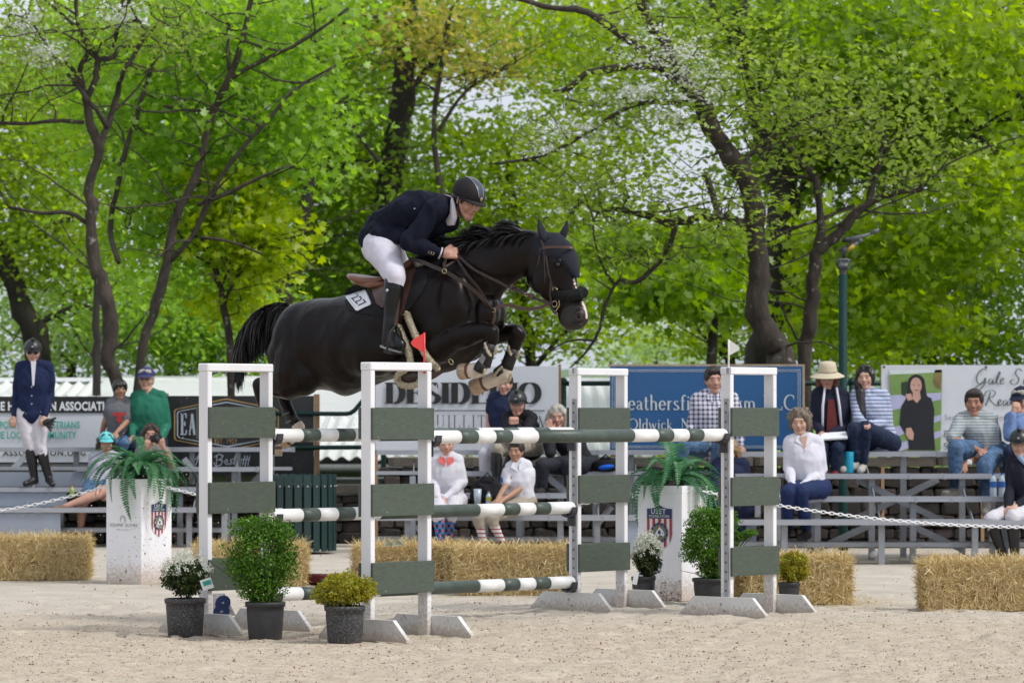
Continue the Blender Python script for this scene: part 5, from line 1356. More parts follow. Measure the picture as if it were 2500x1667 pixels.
def flag(label, px, top, Z, col, pole_top, pts, name):
 base = W(px, top, Z)
 T = Thing('jump_flag', label, 'flag', (base.x, Z, 1.81))
 mb = MB(); mb.tube([(base.x, Z, 1.74), (base.x, Z, W(0, pole_top, Z).z)], .0065, 8); T.part('stick', mb, col, smooth=True)
 P = [W(x, y, Z) for x, y in pts]
 mb = MB(); mb.prism([p + Vector((0, -.003, 0)) for p in P], (0, .006, 0)); T.part('pennant', mb, col)
red = mat('flag_red', (.72, .05, .045), .4, .06, 5); wht = mat('flag_white', (.68, .68, .64), .5, .03, 5)
Zb = 25.12
flag('red triangular flag on the front left standard', 1036, 882, Zb, red, 812, [(1038, 811), (1036, 860), (1030, 858), (1008, 845), (1003, 838), (1005, 832), (1013, 826)], 'r')
flag('white triangular flag on the front right standard', 1779, 895, 27.66, wht, 829, [(1779, 828), (1803, 845), (1806, 850), (1803, 855), (1781, 868)], 'w')
for px, py, Z_ in ((1779, 905, 27.52), (1402, 905, 28.18)):
 m = MB(); c = W(px, py, Z_); m.box(c, DU * .012, DE * .012, DZ * .022)
 tag(link('flag_holder', m.mesh('flag_holder', c), M['galv'], loc=c), 'small white metal flag holder on the ' + ('front right' if px > 1500 else 'rear right') + ' standard', 'holder')
# ================================================================== horse
TH = math.radians(28)
FW = Vector((math.cos(TH), -math.sin(TH), 0)); RT = Vector((-math.sin(TH), -math.cos(TH), 0)); UP = Vector((0, 0, 1))
HO = Vector((0, 26.0, 0))
def HP(x, y, l=0.0):
 """photo pixel -> point on the horse's vertical plane shifted l metres to its right (towards the camera)"""
 k = (x - HX) / F; c, s = math.cos(TH), math.sin(TH)
 t = (k * (26.0 - c * l) + s * l) / (c + k * s)
 P = HO + RT * l + FW * t
 return Vector((P.x, P.y, EYE - (y - HY) / F * P.y))
THH = math.radians(34)                       # the head is turned a little more to the camera
HC = HP(1320, 600)
FH = Vector((math.cos(THH), -math.sin(THH), 0)); RH = Vector((-math.sin(THH), -math.cos(THH), 0))
def HH(x, y, l=0.0):
 k = (x - HX) / F; c, s = math.cos(THH), math.sin(THH)
 q = HC + RH * l
 t = (k * q.y - q.x) / (c + k * s)
 P = q + FH * t
 return Vector((P.x, P.y, EYE - (y - HY) / F * P.y))

def loft(mb, secs, mapf, right, n=28, sq=2.05, fine=4):
 """secs: (top px, bottom px, half width); elliptical sections through them, Catmull-Rom between"""
 S = [(mapf(*s[0]), mapf(*s[1]), s[2]) for s in secs]; out = []
 def cr(a, b, c, d, t): return .5 * (2 * b + (c - a) * t + (2 * a - 5 * b + 4 * c - d) * t * t + (-a + 3 * b - 3 * c + d) * t ** 3)
 for i in range(len(S) - 1):
  q = [S[max(0, i - 1)], S[i], S[i + 1], S[min(len(S) - 1, i + 2)]]
  for k in range(fine):
   t = k / fine; out.append((cr(*[z[0] for z in q], t), cr(*[z[1] for z in q], t), max(.01, cr(*[z[2] for z in q], t))))
 out.append(S[-1])
 rs = []
 for a, b, w in out:
  c = (a + b) / 2; v = (a - b) / 2; r = []
  for j in range(n):
   an = 2 * PI * j / n; ca, sa = math.cos(an), math.sin(an)
   e = 2 / sq
   r.append(c + v * (math.copysign(abs(ca) ** e, ca)) + right * (w * math.copysign(abs(sa) ** e, sa)))
  rs.append(r)
 mb.rings(rs); return out

HORSE = Thing('horse', 'black horse jumping with folded white forelegs, ridden by the man in navy', 'horse', (HP(950, 1000).x, HP(950, 1000).y, 0))
M['coat'] = mat('horse_coat', (.0034, .0025, .0026), .31, .25, 4, col2=(.0085, .0034, .0022), spec=.20, bump=.10, bscale=200)
M['sock'] = mat('white_sock', (.66, .59, .51), .8, .12, 18, col2=(.55, .44, .35))
M['hoof'] = mat('hoof_horn', (.52, .40, .28), .5, .2, 16, col2=(.30, .18, .10), stretch=(1, 1, 4))
M['coronet'] = mat('coronet_band', (.13, .065, .035), .7)
M['fleece_c'] = mat('cream_fleece', (.66, .58, .42), .95, .15, 60, bump=.8, bscale=180)
M['boot'] = mat('tendon_boot', (.008, .008, .009), .55, .2, 20)
M['hair'] = mat('black_hair', (.006, .006, .007), .38, .2, 30, spec=.5)
M['tack'] = mat('brown_leather', (.085, .040, .028), .42, .15, 14, spec=.5)
M['tack_d'] = mat('dark_leather', (.035, .020, .016), .4, .15, 14, spec=.5)
M['saddle_l'] = mat('saddle_panel', (.20, .082, .042), .32, .12, 8)
M['pad'] = mat('black_saddle_pad', (.006, .006, .009), .9, .2, 60, bump=.5, bscale=120)
M['brass'] = mat('brass', (.50, .42, .25), .3, .1, 20, metal=.8)
M['bonnet'] = mat('navy_bonnet', (.010, .013, .026), .85, .2, 120, bump=.8, bscale=220)
M['fluff'] = mat('black_fleece', (.006, .008, .008), 1.0, .2, 80, bump=1.0, bscale=200)

def horse_body():
 mb = MB()
 trunk = [((708, 748), (706, 880), .10), ((726, 740), (720, 935), .215), ((752, 734), (742, 956), .275), ((800, 728), (798, 950), .285),
    ((850, 722), (842, 966), .295), ((905, 708), (888, 950), .305), ((958, 690), (936, 928), .305), ((1005, 662), (990, 918), .285), ((1045, 642), (1050, 914), .265),
    ((1085, 636), (1110, 902), .245), ((1125, 650), (1160, 870), .225), ((1160, 682), (1192, 828), .175), ((1182, 712), (1202, 792), .09)]
 global TRUNK
 TRUNK = trunk
 loft(mb, trunk, HP, RT)
 for l in (.12, -.12):
  mb.ell(HP(722, 830, l), FW * .185, RT * .165, UP * .215); mb.ell(HP(698, 868, l * 1.05), FW * .135, RT * .135, UP * .20); mb.ell(HP(735, 800, l * .6), FW * .19, RT * .17, UP * .17)
 neck = [((1010, 665), (1110, 880), .17), ((1045, 640), (1170, 835), .19), ((1085, 612), (1205, 776), .155), ((1130, 592), (1224, 722), .115), ((1190, 574), (1256, 692), .098),
   ((1250, 562), (1284, 678), .088), ((1300, 562), (1310, 668), .08), ((1330, 570), (1330, 660), .06)]
 loft(mb, neck, HP, RT)
 # muscle masses, blended softly before the limbs are joined on
 for l in (.17, -.17):
  mb.ell(HP(1105, 745, l), FW * .13, RT * .09, UP * .22); mb.ell(HP(1060, 800, l), FW * .15, RT * .10, UP * .13)
  mb.ell(HP(745, 915, l * .95), FW * .13, RT * .11, UP * .13); mb.ell(HP(1150, 650, l * .45), FW * .20, RT * .06, UP * .10)
  mb.ell(HP(900, 850, l * 1.05), FW * .30, RT * .15, UP * .20)
 base_me = evalmesh(mb, .013, 26)
 mb = MB(); mb.add([tuple(v.co) for v in base_me.vertices], [tuple(p.vertices) for p in base_me.polygons]); bpy.data.meshes.remove(base_me)
 head = [((1318, 566), (1288, 640), .062), ((1346, 568), (1288, 668), .085), ((1374, 584), (1292, 696), .098), ((1392, 622), (1312, 716), .100), ((1400, 655), (1328, 728), .086),
   ((1406, 690), (1344, 742), .068), ((1418, 722), (1355, 757), .062), ((1428, 750), (1364, 772), .056), ((1434, 770), (1370, 788), .055), ((1430, 788), (1382, 800), .048), ((1415, 801), (1398, 805), .026)]
 loft(mb, head, HH, RH, sq=2.15)
 for l in (.085, -.085):                  # jowl, brow, nostril, lips
  mb.ell(HH(1318, 686, l * .72), FH * .075, RH * .042, UP * .085)
  mb.ell(HH(1362, 640, l * .98), FH * .034, RH * .020, UP * .030)
  mb.ell(HH(1416, 768, l * .50), FH * .030, RH * .022, UP * .034)
 mb.ell(HH(1392, 798, 0), FH * .035, RH * .038, UP * .022)
 mb.ell(HH(1378, 780, 0), FH * .03, RH * .036, UP * .026)
 # hindquarters and hind legs
 def leg(pts): mb.chain([(HP(x, y, l), r) for x, y, l, r in pts], 16)
 leg([(728, 820, .13, .15), (724, 880, .155, .150), (735, 925, .165, .125), (708, 938, .175, .112), (662, 940, .18, .066), (634, 938, .18, .050)])
 leg([(722, 870, .15, .15), (716, 918, .165, .140)])
 leg([(634, 938, .18, .050), (640, 975, .175, .038), (652, 1010, .17, .034), (664, 1048, .17, .033), (670, 1062, .17, .040), (672, 1085, .17, .034), (672, 1092, .17, .038)])
 leg([(728, 830, -.13, .15), (740, 900, -.16, .13), (735, 930, -.17, .10), (700, 950, -.17, .055), (690, 955, -.17, .048), (700, 990, -.17, .037), (714, 1022, -.17, .034), (731, 1042, -.17, .038), (722, 1062, -.17, .034), (706, 1072, -.17, .038)])
 # shoulder muscles, forelegs
 mb.ell(HP(1110, 760, .15), FW * .14, RT * .09, UP * .24)
 mb.ell(HP(1190, 765, .07), FW * .09, RT * .10, UP * .13)
 mb.ell(HP(1206, 765, -.07), FW * .08, RT * .10, UP * .13)
 leg([(1075, 850, .16, .115), (1110, 828, .17, .090), (1150, 815, .17, .074), (1180, 810, .17, .058), (1199, 812, .17, .056), (1200, 826, .17, .052)])
 leg([(1199, 812, .17, .056), (1196, 845, .17, .040), (1188, 870, .17, .035), (1180, 893, .17, .038), (1176, 900, .17, .041)])
 leg([(1177, 901, .17, .042), (1160, 905, .17, .050), (1144, 905, .17, .048)])
 leg([(1150, 850, -.15, .09), (1200, 824, -.15, .065), (1235, 814, -.15, .060), (1260, 812, -.15, .058), (1267, 818, -.15, .053)])
 leg([(1265, 818, -.15, .053), (1254, 850, -.15, .040), (1244, 880, -.15, .035), (1236, 900, -.15, .037), (1230, 916, -.15, .040)])
 leg([(1230, 912, -.15, .042), (1208, 924, -.15, .052), (1182, 936, -.15, .049)])
 near_sock = [HP(1176, 903, .17), HP(1158, 906, .17), HP(1144, 905, .17)]
 def classify(c):
  out = np.zeros(len(c), int)
  def near(pts, r):
   d = np.full(len(c), 9.)
   for p in pts: d = np.minimum(d, np.linalg.norm(c - np.array(p), axis=1))
   return d < r
  out[near([HP(1158, 906, .17), HP(1144, 905, .17), HP(1168, 906, .17), HP(1180, 910, .17)], .080)] = 1
  out[near([HP(1228, 920, -.15), HP(1210, 926, -.15), HP(1186, 936, -.15), HP(1198, 932, -.15), HP(1220, 908, -.15)], .080)] = 1
  out[near([HP(670, 1062, .17), HP(672, 1080, .17), HP(731, 1046, -.17), HP(722, 1062, -.17), HP(710, 1070, -.17)], .055)] = 1
  out[np.linalg.norm(c - np.array(HH(1408, 782, 0)), axis=1) < .115] = 2
  # blaze and nose stripe
  for p in [(1402, 684), (1405, 692), (1408, 700)] + [(1424 + 1.1 * q, 738 + 4 * q) for q in range(10)]:
   out[np.linalg.norm(c - np.array(HH(p[0], p[1], .012)), axis=1) < .012] = 1
  return out
 return skin(HORSE, 'body', mb, [M['coat'], M['sock'], mat('muzzle_skin', (.009, .007, .007), .5, .2, 14, col2=(.018, .012, .011), bump=.2, bscale=90)], voxel=.0085, smooth=6, classify=classify, disp=[(.007, 3.4, (1, 1, .8)), (.0022, 9, (1, 1, .7))])
horse_body()

def hoof(pa, pb, l, r0, r1, label):
 """pa: coronet, pb: sole centre"""
 a, b = HP(*pa, l), HP(*pb, l)
 d = (b - a)
 m = MB(); m.tube([a, a + d * .12, a + d * .5, b - d * .06, b], [r0 * .97, r0, (r0 + r1) / 2, r1, r1 * .95], 20)
 o = HORSE.part('hoof', m, M['hoof'], smooth=True, label=label)
 m = MB(); dn = d.normalized(); m.tube([a - dn * .010, a + dn * .002, a + dn * .012], [r0 * .98, r0 * 1.05, r0 * 1.02], 20); HORSE.part('coronet', m, M['coronet'], o, smooth=True)
 m = MB(); m.tube([b, b + dn * .009], [r1 * .96, r1 * .93], 20); HORSE.part('horse_shoe', m, M['galv'], o)
hoof((1146, 905), (1126, 907), .17, .053, .058, 'tan horn hoof of the near foreleg')
hoof((1184, 935), (1157, 946), -.15, .054, .060, 'tan horn hoof of the far foreleg')
hoof((672, 1092), (672, 1110), .17, .046, .052, 'tan horn hoof of the near hind leg')
hoof((706, 1071), (690, 1080), -.17, .046, .052, 'tan horn hoof of the far hind leg')

def fuzz(mb, pts, r, n, ln, g, w=.0022):
 """short wool on a tube path"""
 pts = [Vector(p) for p in pts]
 seg = [(pts[i], pts[i + 1]) for i in range(len(pts) - 1)]
 for _ in range(n):
  a, b = g.choice(seg); t = g.random(); p = a.lerp(b, t)
  d = Vector((g.gauss(0, 1), g.gauss(0, 1), g.gauss(0, 1))).normalized()
  ax = (b - a).normalized(); d = (d - ax * d.dot(ax)).normalized()
  q = p + d * r * .8; e = q + d * ln * g.uniform(.6, 1.3) + Vector((g.gauss(0, 1), g.gauss(0, 1), g.gauss(0, 1))) * ln * .35
  s = ax * w
  mb.add([q - s, q + s, e], [(0, 1, 2)])

def tendon_boot(pts, l, label, fl, hind=False, plate=False):
 g = random.Random(5)
 m = MB(); m.tube([HP(x, y, l) for x, y, r in pts], [r for x, y, r in pts], 16, round_ends=False)
 o = HORSE.part('leg_boot', m, M['boot'], smooth=True, label=label)
 for path in fl:
  m = MB(); P = [HP(x, y, l + dl) for x, y, dl in path]; m.tube(P, [.008] * len(P), 7, round_ends=True); fuzz(m, P, .007, 90, .010, g); HORSE.part('fleece_edge', m, M['fleece_c'], o)
 return o
b = tendon_boot([(1197, 838, .046), (1192, 858, .045), (1186, 878, .046), (1181, 893, .048)], .17, 'black tendon boot of the near foreleg',
   [[(1184, 838, .045), (1188, 852, .05), (1192, 860, .05), (1198, 868, .05)], [(1212, 846, .03), (1212, 856, .03), (1208, 864, .03)]])
m = MB(); c = HP(1177, 876, .225); m.box(c, (.030, -.012, .0), (.0, .002, 0), (0.006, 0, .048)); m2 = MB()
P = [HP(1177, 862, .232), HP(1186, 874, .228), HP(1178, 891, .232), HP(1169, 880, .236)]
m = MB(); m.prism(P, RT * .002)
pl = HORSE.part('boot_patch', m, mat('boot_patch', (.26, .26, .27), .5, .4, 300), b)
tendon_boot([(1254, 850, .046), (1247, 870, .045), (1240, 888, .046), (1236, 898, .047)], -.15, 'black tendon boot of the far foreleg',
   [[(1242, 845, .05), (1243, 855, .05), (1247, 866, .05)], [(1268, 858, .03), (1266, 866, .03), (1262, 872, .03)]])
tendon_boot([(1179, 886, .040), (1172, 898, .042), (1168, 906, .040)], .195, 'black fetlock boot of the near foreleg', [[(1166, 916, .03), (1175, 918, .03), (1183, 912, .03), (1184, 902, .03)]])
tendon_boot([(1228, 900, .038), (1214, 912, .040)], -.13, 'black fetlock boot of the far foreleg', [[(1225, 896, .045), (1216, 904, .045), (1208, 915, .045), (1203, 922, .04)], [(1248, 912, .02), (1245, 926, .02), (1236, 936, .02), (1224, 936, .02)]])
tendon_boot([(644, 985, .044), (652, 1010, .043), (662, 1040, .045)], .17, 'black boot of the near hind leg', [])
tendon_boot([(700, 1000, .042), (712, 1020, .042), (722, 1033, .043)], -.17, 'black boot of the far hind leg', [])
for (x, y) in ((703, 1006), (712, 1024), (657, 1030), (660, 1038)):
 l = .17 if x < 690 else -.17
 a = HP(x, y, l); m = MB(); m.tube([a, a + Vector((.004, 0, -.010))], [.0475, .0475], 18, cap=False); HORSE.part('boot_strap', m, mat('boot_strap', (.20, .19, .17), .6, .5, 90))

# mane, tail, forelock: tapering locks of hair
def locks(name, roots, dirs, lens, g, width=.006, bend=None, seg=7, mats=None, parent=None, jitter=.25, label=None):
 mb = MB()
 for p, d, L in zip(roots, dirs, lens):
  p = Vector(p); v = Vector(d).normalized(); step = L / seg; w0 = width * g.uniform(.6, 1.3)
  side = v.cross(Vector((g.gauss(0, 1), g.gauss(0, 1), g.gauss(0, 1)))).normalized()
  side = (side + Vector((1, 0, .2)) * .5).normalized()
  row = []
  for i in range(seg + 1):
   w = w0 * (1 - (i / seg) ** 2) + .0006
   row.append((p - side * w, p + side * w))
   v = (v + (bend(p, i / seg) if bend else Vector((0, 0, 0))) + Vector((g.gauss(0, 1), g.gauss(0, 1), g.gauss(0, 1))) * jitter * .2).normalized()
   p = p + v * step
  o = len(mb.v)
  mb.v += [tuple(q) for r in row for q in r]
  for i in range(seg):
   mb.f.append((o + 2 * i, o + 2 * i + 1, o + 2 * i + 3, o + 2 * i + 2)); mb.m.append(0)
 return HORSE.part(name, mb, mats or M['hair'], parent, smooth=True, label=label)
g = random.Random(11)
crest = [(1062, 628), (1085, 612), (1108, 600), (1130, 592), (1160, 582), (1190, 574), (1220, 567), (1250, 562), (1280, 561), (1305, 564)]
roots, dirs, lens = [], [], []
for i in range(5200):
 t = g.random() * (len(crest) - 1); k = int(t); u = t - k
 x = crest[k][0] * (1 - u) + crest[k + 1][0] * u; y = crest[k][1] * (1 - u) + crest[k + 1][1] * u
 l = g.uniform(-.035, .045); roots.append(HP(x, y + 6 + abs(l) * 80, l))
 lift = (1.0 if x < 1290 else .5)
 wv = mnoise.noise(Vector((x * .045, 3.1, l * 9)))
 dirs.append(-FW * g.uniform(.8, 1.2) + UP * ((.50 + .85 * wv) * lift + g.uniform(-.12, .12)) + RT * g.uniform(-.05, .45)); lens.append((.10 + .09 * (wv + .5) + g.uniform(-.02, .03)) * (.6 if x > 1285 else 1))
locks('mane', roots, dirs, lens, g, .0042, bend=lambda p, t: UP * (-.24 * t) + RT * .07 - FW * .12, jitter=.30)
roots, dirs, lens = [], [], []
for i in range(3600):                            # mane lying on the near side of the neck
 t = g.random() * (len(crest) - 1); k = int(t); u = t - k
 x = crest[k][0] * (1 - u) + crest[k + 1][0] * u; y = crest[k][1] * (1 - u) + crest[k + 1][1] * u
 roots.append(HP(x, y + 10, .04)); dirs.append(-FW * g.uniform(.6, 1.2) + UP * g.uniform(-.5, .2) + RT * g.uniform(.25, .6)); lens.append(g.uniform(.08, .17))
locks('mane_fall', roots, dirs, lens, g, .0042, bend=lambda p, t: UP * -.22 - FW * .06, jitter=.25)
dock = [(706, 750), (676, 748), (646, 756), (619, 773), (599, 797), (588, 826)]
roots, dirs, lens, n4 = [], [], [], 5200
for i in range(n4):
 t = g.random() ** 1.15 * (len(dock) - 1.01); k = int(t); u = t - k
 x = dock[k][0] * (1 - u) + dock[k + 1][0] * u; y = dock[k][1] * (1 - u) + dock[k + 1][1] * u
 an = g.uniform(0, 2 * PI); r = .030 * math.sqrt(g.random())
 tv = (HP(*dock[k + 1]) - HP(*dock[k])).normalized()
 roots.append(HP(x, y, r * math.cos(an) * 1.3) + UP * r * math.sin(an))
 dirs.append(tv + Vector((g.gauss(0, 1), g.gauss(0, 1), g.gauss(0, 1))) * .13 - UP * g.uniform(0, .9) * (1 if g.random() < .6 else .1)); lens.append(g.uniform(.20, .40) * (.75 if t < 1.5 else 1))
for i in range(3200):
 t = g.uniform(0, 3.6); k = int(t); u = t - k
 x = dock[k][0] * (1 - u) + dock[k + 1][0] * u; y = dock[k][1] * (1 - u) + dock[k + 1][1] * u
 roots.append(HP(x - 6, y + 4, g.uniform(-.045, .045))); dirs.append(-FW * g.uniform(.25, .9) - UP * g.uniform(.5, 1.0) + RT * g.gauss(0, .08)); lens.append(g.uniform(.16, .36))
locks('tail', roots, dirs, lens, g, .0045, bend=lambda p, t: UP * (-.26 - .1 * t) + FW * (.03 * t), seg=10, jitter=.16)

# ears, bonnet, bridle
def ear(base, tip, l0, l1, w, lean):
 a, b = HH(*base, l0), HH(*tip, l1)
 mb = MB(); d = b - a; n = 9
 rr = [.70, .95, 1.0, .98, .90, .76, .58, .36, .14]
 P = [a + d * (i / (n - 1)) + lean * math.sin(PI * i / (n - 1)) for i in range(n)]
 mb.tube(P, [w * q for q in rr], 12, flat=.62, up=FH)
 return mb
bon = HORSE.part('ear_bonnet', MB().add and (lambda m: (m.ell(HH(1352, 584, 0), FH * .055 + UP * .0, RH * .078, UP * .040), m)[1])(MB()), M['bonnet'], smooth=True)
HORSE.part('ear', ear((1336, 590), (1316, 534), .060, .075, .041, -FH * .014), M['bonnet'], bon, smooth=True)
HORSE.part('ear', ear((1368, 586), (1385, 538), -.062, -.075, .036, FH * .010), M['bonnet'], bon, smooth=True)
# crocheted bonnet over the forehead, ending in a point on the nose
def bonnet_front():
 rows = [((1336, 568), (1318, 592), .080), ((1362, 570), (1322, 612), .094), ((1387, 592), (1334, 622), .106), ((1399, 612), (1352, 624), .108), ((1405, 634), (1374, 632), .094), ((1408, 650), (1386, 647), .074), ((1411, 664), (1396, 663), .050), ((1412, 677), (1406, 678), .022)]
 vs, fs = [], []; n = 17
 for (t, b_, w) in rows:
  T0, B0_ = HH(*t), HH(*b_)
  for j in range(n):
   s = (j / (n - 1)) * 2 - 1; an = s * PI / 2
   p = B0_ + (T0 - B0_) * math.cos(an) ** .8 + RH * (w * math.sin(an))
   vs.append(p + (T0 - B0_).normalized() * .006)
 m = len(rows)
 for i in range(m - 1):
  for j in range(n - 1):
   a = i * n + j; fs.append((a, a + 1, a + n + 1, a + n))
 mb = MB(); mb.add(vs, fs); mb.add([Vector(v) - FH * .004 - UP * .003 for v in vs], [f[::-1] for f in fs])
 HORSE.part('bonnet_front', mb, M['bonnet'], bon, smooth=True)
bonnet_front()
for l in (.104, -.104):
 mb = MB(); mb.tube([HH(1424, 792, l * .35), HH(1410, 791, l * .56), HH(1396, 786, l * .58)], [.003, .004, .003], 6); HORSE.part('mouth', mb, M['hair'], smooth=True)
 mb = MB(); mb.ell(HH(1362, 646, l), FH * .017, RH * .012, UP * .014); HORSE.part('eye', mb, mat('horse_eye', (.004, .003, .003), .08, .1, 5, spec=.8), smooth=True)
 m = MB(); cN = HH(1413, 771, l * .62); m.tube([cN + FH * (.019 * math.cos(q)) + UP * (.024 * math.sin(q)) + RH * (-.006 * math.cos(q) * (1 if l > 0 else -1)) for q in [2 * PI * j / 14 for j in range(14)]], .0055, 7, closed=True); HORSE.part('nostril_rim', m, mat('nostril_rim', (.060, .040, .034), .5), smooth=True)
 mb = MB(); mb.ell(HH(1413, 771, l * .615), FH * .017, RH * .011, UP * .022); HORSE.part('nostril', mb, mat('nostril', (.012, .006, .005), .9), smooth=True)
def strap(T, name, pts, w=.010, th=.0035, m=None, parent=None, n=6, label=None, smooth=True):
 """flat leather strap along points"""
 P = [Vector(p) for p in pts]; Q = []
 for i in range(len(P) - 1):
  p0, p1, p2, p3 = P[max(0, i - 1)], P[i], P[i + 1], P[min(len(P) - 1, i + 2)]
  for k in range(4):
   t = k / 4; Q.append(.5 * ((2 * p1) + (p2 - p0) * t + (2 * p0 - 5 * p1 + 4 * p2 - p3) * t * t + (-p0 + 3 * p1 - 3 * p2 + p3) * t ** 3))
 Q.append(P[-1]); mb = MB(); rs = []
 for i, q in enumerate(Q):
  t = (Q[min(i + 1, len(Q) - 1)] - Q[max(i - 1, 0)]).normalized()
  nrm = RT - t * RT.dot(t)
  nrm = nrm.normalized() if nrm.length > .2 else t.orthogonal().normalized()
  s = t.cross(nrm)
  rs.append([q + s * w + nrm * th, q - s * w + nrm * th, q - s * w - nrm * th, q + s * w - nrm * th])
 mb.rings(rs); return T.part(name, mb, m or M['tack_d'], parent, label=label)
br = strap(HORSE, 'bridle', [HH(1322, 586, .085), HH(1330, 610, .100), HH(1336, 640, .104), HH(1340, 668, .100), HH(1346, 690, .088), HH(1353, 712, .074), HH(1358, 738, .066)], .0085, label='brown leather bridle cheekpiece')
strap(HORSE, 'headpiece', [HH(1322, 586, .085), HH(1330, 572, .05), HH(1336, 568, 0), HH(1330, 572, -.06), HH(1322, 590, -.085)], .011, parent=br)
strap(HORSE, 'browband', [HH(1324, 606, .104), HH(1345, 603, .112), HH(1372, 603, .104), HH(1390, 604, .06), HH(1397, 606, 0), HH(1390, 606, -.06), HH(1370, 606, -.104)], .009, .005, m=M['tack'], parent=br)
strap(HORSE, 'throat_lash', [HH(1320, 606, .100), HH(1315, 640, .095), HH(1303, 675, .075), HH(1298, 694, .03), HH(1300, 692, -.03)], .006, parent=br)
strap(HORSE, 'cheek_strap', [HH(1328, 612, .103), HH(1330, 645, .108), HH(1332, 690, .095)], .005, parent=br)
strap(HORSE, 'flash_strap', [HH(1346, 688, .09), HH(1344, 715, .080), HH(1347, 740, .065)], .009, parent=br)
mb = MB()
nb = [HH(1352, 716, .075), HH(1370, 722, .078), HH(1392, 722, .070), HH(1414, 718, .045), HH(1424, 714, 0), HH(1418, 712, -.045), HH(1400, 712, -.075)]
mb.tube(nb, [.022, .034, .038, .038, .036, .034, .030], 12, round_ends=True); fuzz(mb, nb, .034, 1400, .014, random.Random(4), .003)
HORSE.part('fleece_noseband', mb, M['fluff'], br)
def ring(T, name, c, r, nrm, w=.003, mt=None, parent=None, sx=1.0):
 c = Vector(c); a = Vector(nrm).orthogonal().normalized(); b_ = Vector(nrm).normalized().cross(a)
 m = MB(); m.tube([c + a * (r * math.cos(t * PI / 9)) + b_ * (r * sx * math.sin(t * PI / 9)) for t in range(18)], w, 6, closed=True)
 return T.part(name, m, mt or M['brass'], parent, smooth=True)
ring(HORSE, 'bit_ring', HH(1354, 742, .072), .020, RH, .0035, parent=br)
ring(HORSE, 'bit_ring', HH(1353, 706, .082), .012, RH, .003, parent=br)
ring(HORSE, 'bit_ring', HH(1358, 720, .080), .012, RH, .003, parent=br)
ring(HORSE, 'bit_ring', HH(1358, 767, .062), .011, RH, .003, parent=br)
mb = MB(); mb.tube([HH(1354, 701, .083), HH(1360, 706, .083), HH(1365, 735, .078), HH(1366, 745, .074), HH(1357, 760, .068), HH(1352, 757, .066)], .0045, 7); HORSE.part('bit_shank', mb, M['brass'], br, smooth=True)
strap(HORSE, 'curb_strap', [HH(1340, 740, .068), HH(1348, 755, .066), HH(1356, 766, .064)], .006, parent=br)

# breastplate, martingale, girth, fleece
strap(HORSE, 'breastplate_strap', [HP(1000, 632, .20), HP(1032, 640, .24), HP(1060, 652, .26), HP(1085, 662, .265), HP(1110, 676, .262), HP(1140, 696, .25), HP(1165, 716, .225), HP(1184, 736, .19), HP(1200, 757, .13)], .013, m=M['tack_d'])
ring(HORSE, 'strap_ring', HP(1085, 662, .275), .016, RT, .003)
ring(HORSE, 'strap_ring', HP(1205, 757, .13), .015, RT, .003)
strap(HORSE, 'breast_strap', [HP(1204, 760, .12), HP(1206, 775, .12), HP(1200, 790, .12)], .014, m=M['tack'])
strap(HORSE, 'neck_strap', [HP(1085, 660, .27), HP(1086, 645, .26), HP(1088, 632, .23)], .008)
gf = random.Random(8)
def fleece(pts, r, label):
 m = MB(); P = [HP(*p) for p in pts]; rr = [r * .8] + [r] * (len(P) - 2) + [r * .8]; m.tube(P, rr, 10, round_ends=True); fuzz(m, P, r, int(2600 * r / .02), .008, gf, .004)
 return HORSE.part('girth_fleece', m, M['fleece_c'], label=label)
fleece([(992, 764, .292), (1000, 786, .300), (1010, 810, .305), (1022, 834, .302), (1036, 862, .296), (1054, 886, .285), (1070, 900, .27)], .020, 'cream fleece strip towards the forearm')
fleece([(972, 796, .315), (982, 818, .318), (992, 842, .318), (1000, 868, .312), (1002, 888, .306), (990, 902, .300), (974, 912, .292), (968, 926, .285), (978, 938, .275), (998, 943, .265), (1020, 938, .26), (1034, 920, .26)], .021, 'cream fleece strip curling under the belly guard')
mb = MB(); mb.ell(HP(1000, 920, .24), FW * .085, RT * .05, UP * .055); HORSE.part('belly_guard', mb, M['tack_d'], smooth=True)
strap(HORSE, 'girth_strap', [HP(1034, 925, .22), HP(1054, 920, .20), HP(1078, 905, .2)], .018, m=M['tack'])
ring(HORSE, 'buckle', HP(1101, 883, .235), .014, RT, .0035, sx=1.5)

